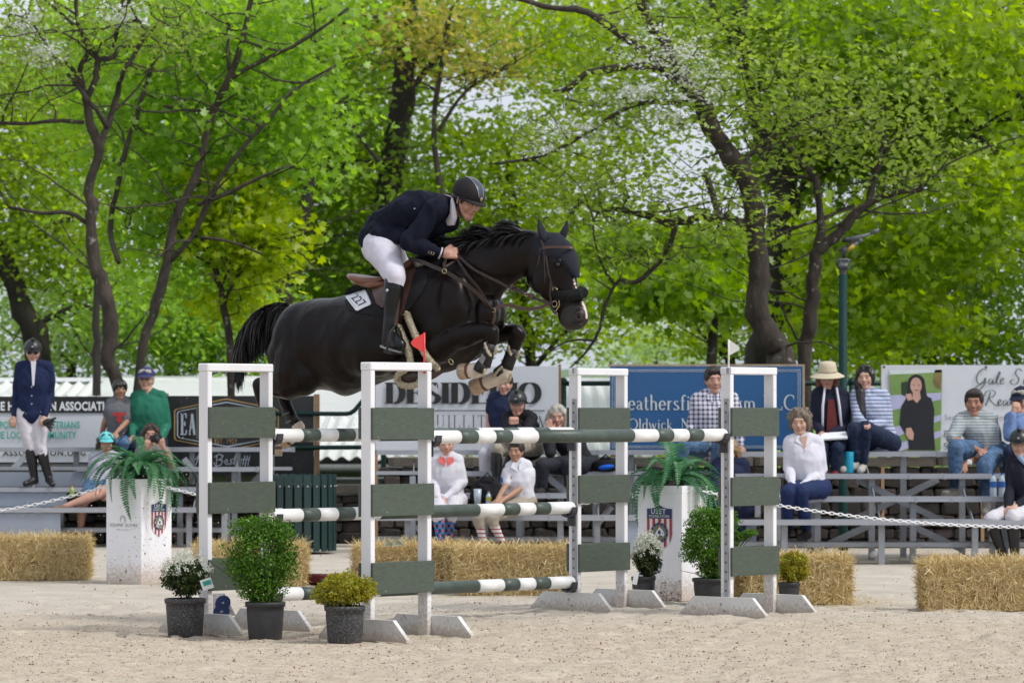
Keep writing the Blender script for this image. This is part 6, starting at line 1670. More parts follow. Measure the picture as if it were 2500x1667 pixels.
# saddle, pad, number card
def flank(x, y):
 l = .18
 for _ in range(5): l = .5 * l + .5 * flank_at(x + l * 168, y)
 return l
def flank_at(x, y):
 S = TRUNK; 
 xs_ = [(a[0] + b[0]) / 2 for a, b, w in S]
 k = 0
 while k < len(S) - 2 and x > xs_[k + 1]: k += 1
 u = min(1, max(0, (x - xs_[k]) / (xs_[k + 1] - xs_[k])))
 yt = S[k][0][1] * (1 - u) + S[k + 1][0][1] * u; yb = S[k][1][1] * (1 - u) + S[k + 1][1][1] * u; w = S[k][2] * (1 - u) + S[k + 1][2] * u
 v = min(1, abs((y - (yt + yb) / 2) / ((yb - yt) / 2)))
 return w * (1 - v ** 2.05) ** (1 / 2.05)
def patch(pts, l, th=.01, cell=3.0):
 """sheet following the horse's side inside an outline given in photo pixels"""
 x0, x1 = min(p[0] for p in pts), max(p[0] for p in pts); y0, y1 = min(p[1] for p in pts), max(p[1] for p in pts)
 def inside(x, y):
  c = False; n = len(pts)
  for i in range(n):
   (ax, ay), (bx, by) = pts[i], pts[(i + 1) % n]
   if (ay > y) != (by > y) and x < (bx - ax) * (y - ay) / (by - ay) + ax: c = not c
  return c
 nx, ny = int((x1 - x0) / cell) + 2, int((y1 - y0) / cell) + 2; idx = {}; vs = []; fs = []
 def V(i, j):
  if (i, j) not in idx:
   x, y = x0 + i * cell, y0 + j * cell; idx[(i, j)] = len(vs); vs.append(HP(x, y, l(x, y) + th))
  return idx[(i, j)]
 for i in range(nx):
  for j in range(ny):
   if inside(x0 + (i + .5) * cell, y0 + (j + .5) * cell): fs.append((V(i, j), V(i + 1, j), V(i + 1, j + 1), V(i, j + 1)))
 m = MB(); n = len(vs); m.add(vs + [v - RT * th for v in vs], fs + [tuple(k + n for k in f[::-1]) for f in fs])
 ed = {}
 for f in fs:
  for a, b in zip(f, f[1:] + f[:1]): ed[(a, b)] = 1
 o = [(b, a, a + n, b + n) for (a, b) in ed if (b, a) not in ed]; m.f += o; m.m += [0] * len(o)
 return m
def surf(pts_px, l, th=.006):
 """outline in photo pixels laid on the near flank with lateral l(x,y)"""
 P = [HP(x, y, l(x, y) if callable(l) else l) for x, y in pts_px]
 m = MB(); m.prism([p + RT * th for p in P][::-1], RT * -th * 2); return m
pad = patch([(842, 732), (850, 722), (870, 714), (905, 706), (960, 686), (1006, 656), (1046, 646), (1040, 690), (1026, 720), (1000, 752), (975, 778), (945, 772), (900, 768), (868, 764), (850, 757), (842, 745)], flank, .016, 2.5)
pd = HORSE.part('saddle_pad', pad, M['pad'])
g = random.Random(3); m = MB(); P = [HP(846, 716, .10), HP(862, 706, .09), HP(885, 698, .10), HP(910, 694, .12), HP(940, 690, .14)]
m.tube(P, [.016, .024, .026, .026, .02], 10, round_ends=True); fuzz(m, P, .025, 700, .009, g, .003); HORSE.part('pad_roll', m, M['fluff'], pd)
mb = MB(); secs = [((862, 668), (866, 684), .10), ((880, 670), (882, 690), .155), ((905, 674), (905, 698), .17), ((940, 676), (940, 700), .15), ((975, 666), (975, 694), .12), ((998, 640), (1003, 668), .10), ((1012, 628), (1016, 650), .06)]
loft(mb, secs, HP, RT, sq=2.6); sd = HORSE.part('saddle', mb, M['saddle_l'], smooth=True, label='brown leather saddle seat')
mb = patch([(905, 690), (914, 680), (936, 672), (952, 680), (948, 700), (940, 748), (931, 750), (920, 742), (911, 722), (906, 700)], flank, .034, 2); HORSE.part('saddle_flap', mb, M['tack'], sd, label='rear saddle flap')
mb = patch([(990, 648), (1003, 640), (1013, 642), (1012, 660), (1000, 700), (985, 745), (974, 790), (962, 790), (965, 730), (972, 690)], flank, .034, 2); HORSE.part('saddle_flap', mb, M['tack'], sd, label='front saddle flap')
mb = MB(); mb.tube([HP(860, 682, .05), HP(872, 690, .10), HP(905, 696, .15), HP(945, 692, .16)], [.012, .022, .024, .02], 10); HORSE.part('saddle_panel', mb, M['saddle_l'], sd, smooth=True)
# number card
card = [(843, 722), (847, 720), (881, 703), (886, 703), (893, 712), (904, 737), (904, 743), (873, 758), (868, 757), (844, 726)]
cm = patch(card, flank, .030, 1.25); cd = HORSE.part('number_card', cm, M['white_ink'], pd, label='white number card reading 227')
def CK(x, y): return HP(x, y, flank(x, y) + .0325)
mt = MB(); textmesh('227', 29, mt, (0, 0, 0), (1, 0, 0), (0, 0, 1), (0, 0, 0), bold=.35, xs=.80)
m = MB(); m.add([CK(856 + .707 * (p[0] + p[2]), 727 + .707 * (p[0] - p[2])) for p in mt.v], mt.f); HORSE.part('number', m, mat('number_ink', (.035, .022, .08), .5), cd)
m = MB(); P = [CK(850 + 2.1 * i, 727 + 2.7 * i) for i in range(9)]; m.tube(P, .0012, 4); HORSE.part('card_rule', m, M['grey_ink'], cd)

# ================================================================== rider
def basis(yaw, pitch, roll=0.0):
 """yaw 0 faces the camera, + turns to the picture's right; pitch + looks down"""
 y, p, r = math.radians(yaw), math.radians(pitch), math.radians(roll)
 f = Vector((math.sin(y) * math.cos(p), -math.cos(y) * math.cos(p), -math.sin(p)))
 l = Vector((math.cos(y), math.sin(y), 0))
 u = l.cross(f) * -1
 if u.z < 0: u = -u
 R = Matrix.Rotation(r, 3, f)
 return f, R @ l, R @ u
def head_shapes(mb, c, B, k=1.0, fem=False):
 f, l, u = B
 def P(a, b, d): return c + (f * a + l * b + u * d) * k
 mb.ell(P(-.018, 0, .030), f * (.100 * k), l * (.077 * k), u * (.092 * k), 18, 12)
 mb.ell(P(.018, 0, -.010), f * (.078 * k), l * (.068 * k), u * (.088 * k), 16, 10)
 j = .030 if fem else .036
 mb.cone(P(.020, 0, -.050), P(.058, 0, -.092), .052 * k, j * k * .86)
 mb.cone(P(.058, -.014, -.090), P(.058, .014, -.090), .025 * k, .025 * k, 10)
 mb.cone(P(.074, -.030, .030), P(.074, .030, .030), .019 * k, .019 * k, 10)       # brow
 for s in (-1, 1):
  mb.ell(P(.056, s * .040, -.018), f * (.030 * k), l * (.028 * k), u * (.034 * k))
  mb.ell(P(-.004, s * .076, -.004), f * (.018 * k), l * (.008 * k), u * (.031 * k))
  mb.cone(P(.010, s * .052, -.030), P(.040, s * .026, -.082), .022 * k, .020 * k, 8)
 mb.cone(P(.086, 0, .014), P(.106, 0, -.022), .0095 * k, .0125 * k, 10)
 for s in (-1, 1): mb.sph(P(.096, s * .011, -.026), .0095 * k, 8, 6)
 mb.cone(P(.082, -.014, -.052), P(.082, .014, -.052), .0115 * k, .0115 * k, 8)
 mb.cone(P(.079, -.012, -.064), P(.079, .012, -.064), .0105 * k, .0105 * k, 8)
 return P
M['lip'] = mat('lips', (.36, .13, .11), .5, .08, 30)
M['eye_d'] = mat('eye_dark', (.018, .012, .010), .2)
M['eye_s'] = mat('eye_soft', (.10, .055, .042), .35)
M['eye_w'] = mat('eye_white', (.55, .52, .50), .3)
def face_parts(T, P, B, k, browm, body, whites=False, smile=False, eyes=True):
 f, l, u = B
 for s in (-1, 1):
  if eyes:
   if whites:
    mb = MB(); mb.ell(P(.0785, s * .031, .008), f * (.010 * k), l * (.0145 * k), u * (.0065 * k), 10, 7); T.part('eye_white', mb, M['eye_w'], body, smooth=True)
   mb = MB(); mb.ell(P(.0835, s * .031, .008), f * (.008 * k), l * (.0085 if whites else .0105) * k, u * ((.0055 if whites else .0042) * k), 10, 7); T.part('eye', mb, M['eye_d'] if whites else M['eye_s'], body, smooth=True)
   if whites: mb = MB(); mb.tube([P(.0815, s * .016, .016), P(.0845, s * .030, .0175), P(.074, s * .045, .013)], [.0022 * k, .003 * k, .002 * k], 6); T.part('eyelid', mb, M['eye_d'], body, smooth=True)
   mb = MB(); mb.tube([P(.092, s * .014, .031), P(.0925, s * .030, .036), P(.080, s * .048, .030)], [.0025 * k, .0036 * k, .0018 * k], 6); T.part('eyebrow', mb, browm, body, smooth=True)
 mb = MB(); c_ = .006 if smile else 0
 mb.tube([P(.080, -.027, -.056 + c_), P(.0915, -.010, -.0555), P(.0925, 0, -.0565), P(.0915, .010, -.0555), P(.080, .027, -.056 + c_)], [.002 * k, .0058 * k, .0064 * k, .0058 * k, .002 * k], 8); T.part('mouth', mb, M['lip'], body, smooth=True)
 if smile:
  mb = MB(); mb.tube([P(.088, -.018, -.0555), P(.0975, 0, -.0575), P(.088, .018, -.0555)], [.001 * k, .0028 * k, .001 * k], 6); T.part('teeth', mb, M['white_ink'], body)
 mb = MB(); mb.tube([P(.104, -.007, -.034), P(.104, .007, -.034)], .0022 * k, 5); T.part('nostrils', mb, mat('nostril_shade', (.16, .05, .04), .8) if 'nos' not in M else M['nos'], body)
M['nos'] = mat('nostrils', (.16, .055, .045), .8)

def hand_shapes(mb, wrist, d, nrm, curl=.5, k=1.0, side=1, spread=.06, thumb=True, fat=1.0):
 """palm, four unequal fingers bent about their knuckles, and a thumb on the side of the palm"""
 w = Vector(wrist); d = Vector(d).normalized(); nrm = Vector(nrm); nrm = (nrm - d * nrm.dot(d)).normalized(); s = d.cross(nrm).normalized() * side
 mb.cone(w - d * .01 * k, w + d * .03 * k, .025 * k, .027 * k, 10)
 for q in (-.027, -.009, .009, .027):
  mb.cone(w + d * .020 * k + s * q * .7 * k, w + d * .080 * k + s * q * k, .0150 * k, .0130 * k, 8)
 for q, L in ((.031, .070), (.0105, .078), (-.0105, .073), (-.030, .058)):
  p = w + d * .084 * k + s * q * k; v = (d + s * q * spread * 8).normalized(); r = .0088 * k * fat
  for j, f in enumerate((.45, .32, .23)):
   v = Matrix.Rotation(curl * (.95 if j == 0 else 1.1) * (1 if s.cross(v).dot(nrm) < 0 else -1), 3, s) @ v
   e = p + v * (L * f * k); mb.cone(p, e, r, r * .93, 8); p = e; r *= .93
 if thumb:
  p = w + d * .022 * k + s * .026 * k
  a = p + (d * .65 + s * .65 - nrm * .15).normalized() * .040 * k
  b2 = a + (d * .85 + s * (.2 - curl * .5) - nrm * (.2 + curl * .4)).normalized() * .032 * k
  c2 = b2 + (d * .8 - s * curl * .5 - nrm * (.2 + curl * .4)).normalized() * .024 * k
  mb.cone(p, a, .0140 * k, .0120 * k, 8); mb.cone(a, b2, .0120 * k, .0108 * k, 8); mb.cone(b2, c2, .0108 * k, .0088 * k, 8)
M['skin'] = mat('skin_fair', (.50, .31, .235), .5, .07, 14, col2=(.45, .265, .195), spec=.35)
M['skin_rosy'] = mat('skin_rosy', (.49, .285, .215), .5, .07, 14, col2=(.43, .225, .165), spec=.35)
M['skin_tan'] = mat('skin_tan', (.38, .19, .125), .5, .07, 14, spec=.35)
M['skin_olive'] = mat('skin_olive', (.36, .20, .13), .5, .07, 14, spec=.35)

def rider():
 base = HP(960, 900, 0)
 T = Thing('person', 'man in navy show jacket, white breeches and dark helmet leaning forward over the horse', 'rider', (base.x, base.y, 1.5))
 navy = mat('navy_jacket', (.0065, .0085, .020), .8, .2, 14, spec=.15, bump=.25, bscale=120)
 breech = mat('white_breeches', (.60, .58, .66), .65, .05, 8, bump=.1, bscale=60)
 bootm = mat('riding_boot', (.007, .008, .010), .3, .2, 12, spec=.35)
 shirt = mat('white_shirt', (.56, .54, .60), .7, .06, 10)
 helm = mat('helmet_shell', (.014, .012, .013), .7, .12, 40, spec=.25)
 helm_s = mat('helmet_stripe', (.045, .055, .08), .18, .1, 20, metal=.3, spec=.8)
 # skeleton
 pel = HP(930, 582, 0); wai = HP(955, 550, 0); che = HP(1020, 518, 0); nb_ = HP(1084, 503, 0); nk = HP(1106, 498, .02)
 shN, shF = HP(1062, 510, .19), HP(1085, 505, -.19)
 elN, wrN = HP(1000, 592, .30), HP(1080, 620, .17)
 elF, wrF = HP(1050, 590, -.26), HP(1105, 612, -.10)
 hipN, hipF = HP(930, 602, .11), HP(935, 602, -.11)
 knN, knF = HP(965, 675, .36), HP(985, 668, -.36)
 anN, anF = HP(951, 812, .38), HP(965, 800, -.38)
 hc = W(1143, 493, che.y - .27)
 hc = HP(1141, 490, .05)
 B = basis(44, 28, 0)
 # body: one continuous skin
 mb = MB(); P = head_shapes(mb, hc, B, 1.02)
 mb.cone(hc - B[2] * .07 - B[0] * .02, nb_ + UP * .01, .058, .072)
 def torso(mb, inf):
  rs = []
  ax = [(pel, .160, .120), (HP(938, 568, 0), .160, .130), (HP(958, 552, 0), .155, .130), (HP(986, 534, 0), .165, .130), (che, .180, .130), (HP(1055, 507, 0), .175, .112), (nb_, .13, .085), (HP(1096, 497, 0), .07, .06)]
  for i, (p, a, b_) in enumerate(ax):
   t = (ax[min(i + 1, len(ax) - 1)][0] - ax[max(i - 1, 0)][0]).normalized(); v = RT.cross(t).normalized()
   rs.append([p + RT * ((a + inf) * math.cos(q)) + v * ((b_ + inf) * math.sin(q)) for q in [2 * PI * j / 20 for j in range(20)]])
  mb.rings(rs)
  mb.ell(pel, FW * (.125 + inf), RT * (.165 + inf), UP * (.13 + inf))
 torso(mb, -.012)
 for sh, el, wr in ((shN, elN, wrN), (shF, elF, wrF)):
  mb.cone(nb_.lerp(sh, .3), sh, .07, .058); mb.chain([(sh, .058), (sh.lerp(el, .5), .050), (el, .042), (el.lerp(wr, .5), .038), (wr, .027)])
 for hp, kn, an in ((hipN, knN, anN), (hipF, knF, anF)):
  mb.chain([(hp, .110), (hp.lerp(kn, .5), .088), (kn, .058), (kn.lerp(an, .35), .056), (an, .036)])
 hd = (HP(1112, 618, .13) - wrN)
 hand_shapes(mb, wrN, hd, RT * .9 + UP * .35, 1.35, 1.15, 1 if False else -1, .0)
 hand_shapes(mb, wrF, HP(1135, 610, -.06) - wrF, -RT * .5 + UP * .8, 1.0, 1.05, -1, .0)
 body = skin(T, 'body', mb, M['skin_rosy'], voxel=.0055, smooth=3)
 face_parts(T, P, B, 1.02, M['hair'], body, whites=True)
 # jacket
 mb = MB(); torso(mb, .014)
 for sh, el, wr in ((shN, elN, wrN), (shF, elF, wrF)):
  mb.cone(nb_.lerp(sh, .25), sh, .088, .080); mb.chain([(sh, .082), (sh.lerp(el, .5), .068), (el, .058), (el.lerp(wr, .5), .050), (el.lerp(wr, .93), .040)])
 mb.cone(HP(918, 556, .12), HP(960, 585, .14), .065, .05); mb.cone(HP(918, 552, -.1), HP(945, 570, -.12), .07, .06)
 mb.cone(HP(985, 575, .13), HP(925, 572, .16), .05, .055)
 mb.cone(HP(1095, 538, .06), HP(1030, 560, .08), .07, .085); mb.cone(HP(1090, 535, -.08), HP(1020, 555, -.08), .07, .085)
 mb.chain([(HP(916, 543, .10), .06), (HP(928, 573, .15), .05), (HP(950, 588, .17), .035)]); mb.chain([(HP(940, 570, .12), .08), (HP(975, 580, .15), .05)])
 skin(T, 'jacket', mb, navy, voxel=.008, smooth=5, disp=[(.013, 5.0, (1, 1, .6)), (.007, 12, (1, .8, .4))])
 # lapel and collar
 m = MB(); c1 = [HP(1110, 478, .06), HP(1112, 495, .09), HP(1104, 530, .10), HP(1096, 552, .07)]
 m.tube(c1, [.012, .020, .020, .012], 8, flat=.5); T.part('lapel', m, navy, smooth=True)
 m = MB(); m.prism([HP(x, y, .125) for x, y in [(1106, 482), (1112, 500), (1117, 530), (1110, 550), (1096, 551), (1092, 540), (1102, 520), (1103, 495)]], RT * .022); T.part('shirt', m, shirt, smooth=True)
 m = MB(); a, b_ = elN.lerp(wrN, .92), elN.lerp(wrN, .965); m.tube([a, b_], [.043, .042], 14); T.part('cuff', m, shirt, smooth=True)
 m = MB(); a, b_ = elN.lerp(wrN, .975), elN.lerp(wrN, 1.02); m.tube([a, b_], [.034, .033], 14); T.part('bracelet', m, M['tack_d'], smooth=True)
 for k in range(3):
  c = elN.lerp(wrN, .66 + .075 * k) + RT * .045 - UP * .014; ring(T, 'cuff_button', c, .009, RT, .0022)
 c = HP(1012, 510, .20); m = MB(); m.sph(c + RT * .0, .006); T.part('lapel_pin', m, M['galv'])
 # breeches
 mb = MB()
 for hp, kn, an in ((hipN, knN, anN), (hipF, knF, anF)):
  mb.chain([(hp, .130), (hp.lerp(kn, .3), .116), (hp.lerp(kn, .6), .094), (kn, .074), (kn.lerp(an, .22), .060)], 18)
 mb.ell(HP(928, 600, 0), FW * .125, RT * .165, UP * .140); mb.ell(HP(922, 592, .07), FW * .115, RT * .10, UP * .13); mb.ell(HP(924, 592, -.07), FW * .115, RT * .10, UP * .13)
 skin(T, 'breeches', mb, breech, voxel=.009, smooth=4, disp=[(.003, 9, (1, 1, 1))])
 # boots
 for hp, kn, an, l in ((hipN, knN, anN, 1), (hipF, knF, anF, -1)):
  toe = an + (HP(978, 842, .42 * l) - HP(951, 812, .38 * l)); heel = an + UP * -.055 - FW * .02
  mb = MB(); t0 = kn + (kn - hipN if l > 0 else kn - hipF).normalized() * .0
  mb.chain([(kn.lerp(an, .06) - FW * .012, .066), (kn.lerp(an, .22), .068), (kn.lerp(an, .45), .062), (kn.lerp(an, .75), .050), (an, .050)], 16)
  mb.chain([(an, .048), (heel, .040)]); mb.chain([(an - UP * .01, .048), (toe, .040)]); mb.cone(heel, toe - UP * .01, .034, .036)
  skin(T, 'riding_boot', mb, bootm, voxel=.008, smooth=3, disp=[(.003, 12, (1, 1, .5))])
  if l > 0:
   m = MB(); d = (toe - heel).normalized(); s = d.cross(UP).normalized(); n_ = s.cross(d)
   pts = [heel.lerp(toe, .35) + d * (.105 * math.cos(q)) + s * (.036 * math.sin(q)) - n_ * .052 for q in [2 * PI * j / 14 for j in range(14)]]
   m.prism(pts, n_ * .012); T.part('boot_sole', m, mat('boot_sole', (.40, .38, .36), .7))
   # stirrup iron
   c = heel.lerp(toe, .62)
   m = MB(); top = c + UP * .125
   m.tube([c + s * .068 - n_ * .06, c + s * .070 + n_ * .01, c + s * .045 + UP * .085, top, c - s * .045 + UP * .085, c - s * .070 + n_ * .01, c - s * .068 - n_ * .06], .0075, 8)
   m.box(c - n_ * .062, d * .030, s * .072, n_ * .009); o = T.part('stirrup', m, M['boot'], smooth=False)
   strap(T, 'stirrup_leather', [HP(976, 700, .36), HP(972, 740, .385), HP(967, 785, .40), top], .012, m=M['tack'], parent=o)
   m = MB(); a = HP(945, 709, .452); m.sph(a, .012, 8, 6); T.part('boot_badge', m, M['galv'])
 # helmet
 f, l_, u = B
 def Pp(a, b_, d): return hc + f * a + l_ * b_ + u * d
 mb = MB(); mb.ell(Pp(-.012, 0, .052), f * .130, l_ * .103, u * .106, 28, 18)
 me = mb.mesh('helmet', T.loc, True)
 import bmesh
 bmh = bmesh.new(); bmh.from_mesh(me)
 bmesh.ops.bisect_plane(bmh, geom=bmh.verts[:] + bmh.edges[:] + bmh.faces[:], plane_co=Pp(0, 0, .028) - T.loc, plane_no=(u - f * .10).normalized(), clear_inner=True)
 bmesh.ops.solidify(bmh, geom=bmh.faces[:], thickness=.008)
 bmh.to_mesh(me); bmh.free(); me.polygons.foreach_set('use_smooth', [True] * len(me.polygons))
 ho = link('helmet', me, helm, T.o)
 # brim
 vs = []; n = 17
 for r in (0, 1):
  for j in range(n):
   a = (j / (n - 1) - .5) * PI * .86
   ext = (.0 if r == 0 else .048 * math.cos(a) ** 1.2)
   vs.append(Pp(-.012 + (.126 + ext) * math.cos(a), (.100 + ext * .3) * math.sin(a), .040 - (.004 if r == 0 else .018) + (.10 * .12) * math.cos(a)))
 m = MB(); m.add(vs, [(j, j + 1, n + j + 1, n + j) for j in range(n - 1)]); m.add([v - u * .006 for v in vs], [(j, n + j, n + j + 1, j + 1) for j in range(n - 1)]); m.add([vs[n + j] for j in range(n)] + [vs[n + j] - u * .006 for j in range(n)], [(j, j + 1, n + j + 1, n + j) for j in range(n - 1)])
 T.part('helmet_brim', m, helm, ho, smooth=True)
 rows = []
 for i in range(13):
  a = math.radians(12 + i * 9)
  w_ = .020 + .010 * math.sin(PI * i / 12)
  rows.append([Pp(-.012 + .1325 * math.cos(a) * math.cos(b_ / .103), (.106) * math.sin(b_ / .103), .052 + .1085 * math.sin(a) * math.cos(b_ / .103)) for b_ in (-w_, -w_ / 2, 0, w_ / 2, w_)])
 m = MB(); vs = [p for r in rows for p in r]; m.add(vs, [(i * 5 + j, i * 5 + j + 1, (i + 1) * 5 + j + 1, (i + 1) * 5 + j) for i in range(12) for j in range(4)]); T.part('helmet_stripe', m, helm_s, ho, smooth=True)
 for e in (0, 4):
  m = MB(); m.tube([r[e] for r in rows], .0022, 5); T.part('stripe_trim', m, M['galv'], ho, smooth=True)
 m = MB(); q = Pp(.122, 0, .066); m.ell(q, f * .004, l_ * .012, u * .016); T.part('helmet_badge', m, M['brass'], ho, smooth=True)
 for s in (-1, 1):
  strap_pts = [Pp(-.005, s * .083, .035), Pp(.006, s * .081, -.02), Pp(.016, s * .070, -.065), Pp(.035, s * .035, -.110), Pp(.045, 0, -.118)]
  m = MB(); m.tube(strap_pts, [.010, .010, .008, .006, .005], 8, flat=.5); T.part('chin_strap', m, M['boot'], ho, smooth=True)
 m = MB()
 for s in (-1, 1): m.ell(Pp(-.045, s * .070, -.010), f * .045, l_ * .014, u * .048); m.ell(Pp(.022, s * .073, .012), f * .014, l_ * .008, u * .028)
 T.part('hair', m, M['hair'], smooth=True)
 # reins: held by the rider, buckled to the bit
 hN = wrN + hd.normalized() * .09
 strap(HORSE, 'rein', [hN, HP(1150, 652, .16), HP(1178, 669, .15), HP(1215, 687, .13), HP(1246, 703, .11), HP(1290, 722, .09), HH(1320, 733, .08), HH(1350, 742, .074)], .009, m=M['tack_d'])
 strap(HORSE, 'rein', [hN - UP * .02, HP(1140, 670, .17), HP(1167, 701, .16), HP(1186, 732, .15), HP(1198, 755, .14)], .009, m=M['tack_d'])
 strap(HORSE, 'martingale_rein', [HP(1205, 757, .13), HP(1225, 746, .12), HP(1250, 746, .10), HP(1279, 754, .09), HP(1314, 752, .08), HH(1335, 743, .07), HH(1347, 738, .07)], .011, m=M['tack'])
 strap(HORSE, 'rein', [wrF + Vector((.09, 0, -.02)), HP(1200, 668, -.14), HP(1250, 700, -.12), HH(1330, 738, -.07)], .008, m=M['tack_d'])
 strap(HORSE, 'rein_loop', [hN - UP * .05, HP(1086, 652, .22), HP(1084, 640, .22)], .008, m=M['tack_d'])
 strap(HORSE, 'rein_loop', [wrN, HP(1070, 585, -.05), HP(1085, 592, -.1), HP(1100, 600, -.1)], .008, m=M['tack_d'])
 ring(HORSE, 'rein_ring', HP(1285, 719, .10), .012, RT, .003)
 strap(HORSE, 'rein_stop', [HP(1253, 694, .12), HP(1246, 706, .12), HP(1243, 712, .12)], .008, m=M['tack'])
 m = surf([(1287, 716), (1300, 716), (1305, 720), (1297, 734), (1291, 722)], .10, .004); HORSE.part('rein_keeper', m, M['tack'])
rider()
# ================================================================== people on the bleachers
import bmesh
CM = {}
def cloth(name, col, **k):
 if name not in CM:
  k.setdefault('spec', .2); k.setdefault('bump', .2); k.setdefault('bscale', 90)
  CM[name] = mat(name, col, k.pop('rough', .8), k.pop('var', .02 if min(col) > .3 else .10), k.pop('scale', 12), **k)
 return CM[name]
def pattern_mat(name, kind, ca, cb, scale):
 """woven or printed cloth pattern in object space"""
 m = bpy.data.materials.new(name); m.use_nodes = True
 n, l = m.node_tree.nodes, m.node_tree.links; b = n['Principled BSDF']; b.inputs['Roughness'].default_value = .8; b.inputs['Specular IOR Level'].default_value = .2
 tc = n.new('ShaderNodeTexCoord'); sp = n.new('ShaderNodeSeparateXYZ'); l.new(tc.outputs['Object'], sp.inputs[0])
 def band(axis, sc, duty, soft=.08, mixin=None):
  a = n.new('ShaderNodeMath'); a.operation = 'MULTIPLY'; a.inputs[1].default_value = sc
  l.new(sp.outputs[axis] if mixin is None else mixin, a.inputs[0])
  f = n.new('ShaderNodeMath'); f.operation = 'FRACT'; l.new(a.outputs[0], f.inputs[0])
  g = n.new('ShaderNodeMath'); g.operation = 'LESS_THAN'; g.inputs[1].default_value = duty; l.new(f.outputs[0], g.inputs[0])
  return g.outputs[0]
 if kind == 'check':
  x, z = band('X', scale, .42), band('Z', scale, .42)
  s = n.new('ShaderNodeMath'); s.operation = 'ADD'; l.new(x, s.inputs[0]); l.new(z, s.inputs[1])
  d = n.new('ShaderNodeMath'); d.operation = 'DIVIDE'; d.inputs[1].default_value = 2; l.new(s.outputs[0], d.inputs[0]); fac = d.outputs[0]
 elif kind == 'stripe': fac = band('Z', scale, .38)
 elif kind == 'sock':
  fac = band('Z', scale, .33)
 elif kind == 'argyle':
  a = n.new('ShaderNodeMath'); a.operation = 'ADD'; l.new(sp.outputs['X'], a.inputs[0]); zz = n.new('ShaderNodeMath'); zz.operation = 'MULTIPLY'; zz.inputs[1].default_value = .6; l.new(sp.outputs['Z'], zz.inputs[0]); l.new(zz.outputs[0], a.inputs[1])
  c = n.new('ShaderNodeMath'); c.operation = 'SUBTRACT'; l.new(sp.outputs['X'], c.inputs[0]); l.new(zz.outputs[0], c.inputs[1])
  p, q = band(None, scale, .5, mixin=a.outputs[0]), band(None, scale, .5, mixin=c.outputs[0])
  s = n.new('ShaderNodeMath'); s.operation = 'ADD'; l.new(p, s.inputs[0]); l.new(q, s.inputs[1])
  d = n.new('ShaderNodeMath'); d.operation = 'DIVIDE'; d.inputs[1].default_value = 2; l.new(s.outputs[0], d.inputs[0]); fac = d.outputs[0]
 r = n.new('ShaderNodeValToRGB'); r.color_ramp.elements[0].color = (*ca, 1); r.color_ramp.elements[1].color = (*cb, 1)
 if kind == 'argyle':
  e = r.color_ramp.elements.new(.5); e.color = (.02, .18, .40, 1); r.color_ramp.interpolation = 'CONSTANT'
  r.color_ramp.elements[1].position = .4; r.color_ramp.elements[2].position = .9
 l.new(fac, r.inputs[0]); l.new(r.outputs[0], b.inputs['Base Color']); return m

HAIR = {'black': mat('hair_black', (.010, .008, .008), .4, .3, 60, stretch=(1, 1, .3)), 'brown': mat('hair_brown', (.040, .020, .012), .45, .3, 60, stretch=(1, 1, .3)), 'dark': mat('hair_dark_brown', (.022, .012, .009), .45, .3, 60, stretch=(1, 1, .3)),
  'grey': mat('hair_grey', (.42, .40, .34), .5, .2, 60, stretch=(1, 1, .3)), 'silver': mat('hair_salt_brown', (.17, .125, .09), .5, .3, 60, stretch=(1, 1, .3)), 'red': mat('hair_red', (.13, .030, .014), .45, .3, 60, stretch=(1, 1, .3)), 'blond': mat('hair_blond', (.30, .19, .09), .5, .3, 60, stretch=(1, 1, .3))}

def wisps(mb, c, B, k, pts, r, n, g):
 """short hair strands roughening an outline"""
 f, l, u = B
 for _ in range(n):
  a = Vector((g.gauss(0, 1), g.gauss(0, 1), g.gauss(0, 1))).normalized()
  p = g.choice(pts); q = p[0] + Vector((a.x * p[1], a.y * p[1], a.z * p[1])) * .95
  e = q + (a * .5 + Vector((g.gauss(0, .5), g.gauss(0, .5), g.uniform(-1, .3)))).normalized() * r * g.uniform(.6, 1.4)
  s = a.cross(Vector((0, 0, 1))).normalized() * .003
  mb.add([q - s, q + s, e], [(0, 1, 2)])

def cut_ell(T, name, c, a, b, d, m, plane_p, plane_n, parent=None, th=.007, nu=26, nv=16):
 mb = MB(); mb.ell(c, a, b, d, nu, nv); me = mb.mesh(name, T.loc, True)
 bm = bmesh.new(); bm.from_mesh(me)
 bmesh.ops.bisect_plane(bm, geom=bm.verts[:] + bm.edges[:] + bm.faces[:], plane_co=plane_p - T.loc, plane_no=plane_n.normalized(), clear_inner=True)
 bmesh.ops.solidify(bm, geom=bm.faces[:], thickness=th); bm.to_mesh(me); bm.free()
 me.polygons.foreach_set('use_smooth', [True] * len(me.polygons))
 return link(name, me, m, parent or T.o)

def brim(T, name, P, B, k, m, parent, r0f=.108, r0l=.088, ext=.060, z=.040, drop=.016, span=.80, full=False, th=.004):
 vs = []; n = 19 if not full else 28; u = B[2]
 for r in (0, 1):
  for j in range(n):
   a = (j / (n - 1) - .5) * PI * span if not full else 2 * PI * j / n
   e = 0 if r == 0 else (ext * (max(0, math.cos(a)) ** .7 if not full else 1))
   vs.append(P((r0f - .02 + e) * math.cos(a) - (0 if full else -.02), (r0l + e * (.25 if not full else 1)) * math.sin(a), z - (0 if r == 0 else drop)))
 mb = MB(); q = n - 1 if not full else n
 mb.add(vs, [(j, (j + 1) % n, n + (j + 1) % n, n + j) for j in range(q)]); mb.add([v - u * th * k for v in vs], [(j, n + j, n + (j + 1) % n, (j + 1) % n) for j in range(q)])
 mb.add([vs[n + j] for j in range(n)] + [vs[n + j] - u * th * k for j in range(n)], [(j, (j + 1) % n, n + (j + 1) % n, n + j) for j in range(q)])
 return T.part(name, mb, m, parent, smooth=True)

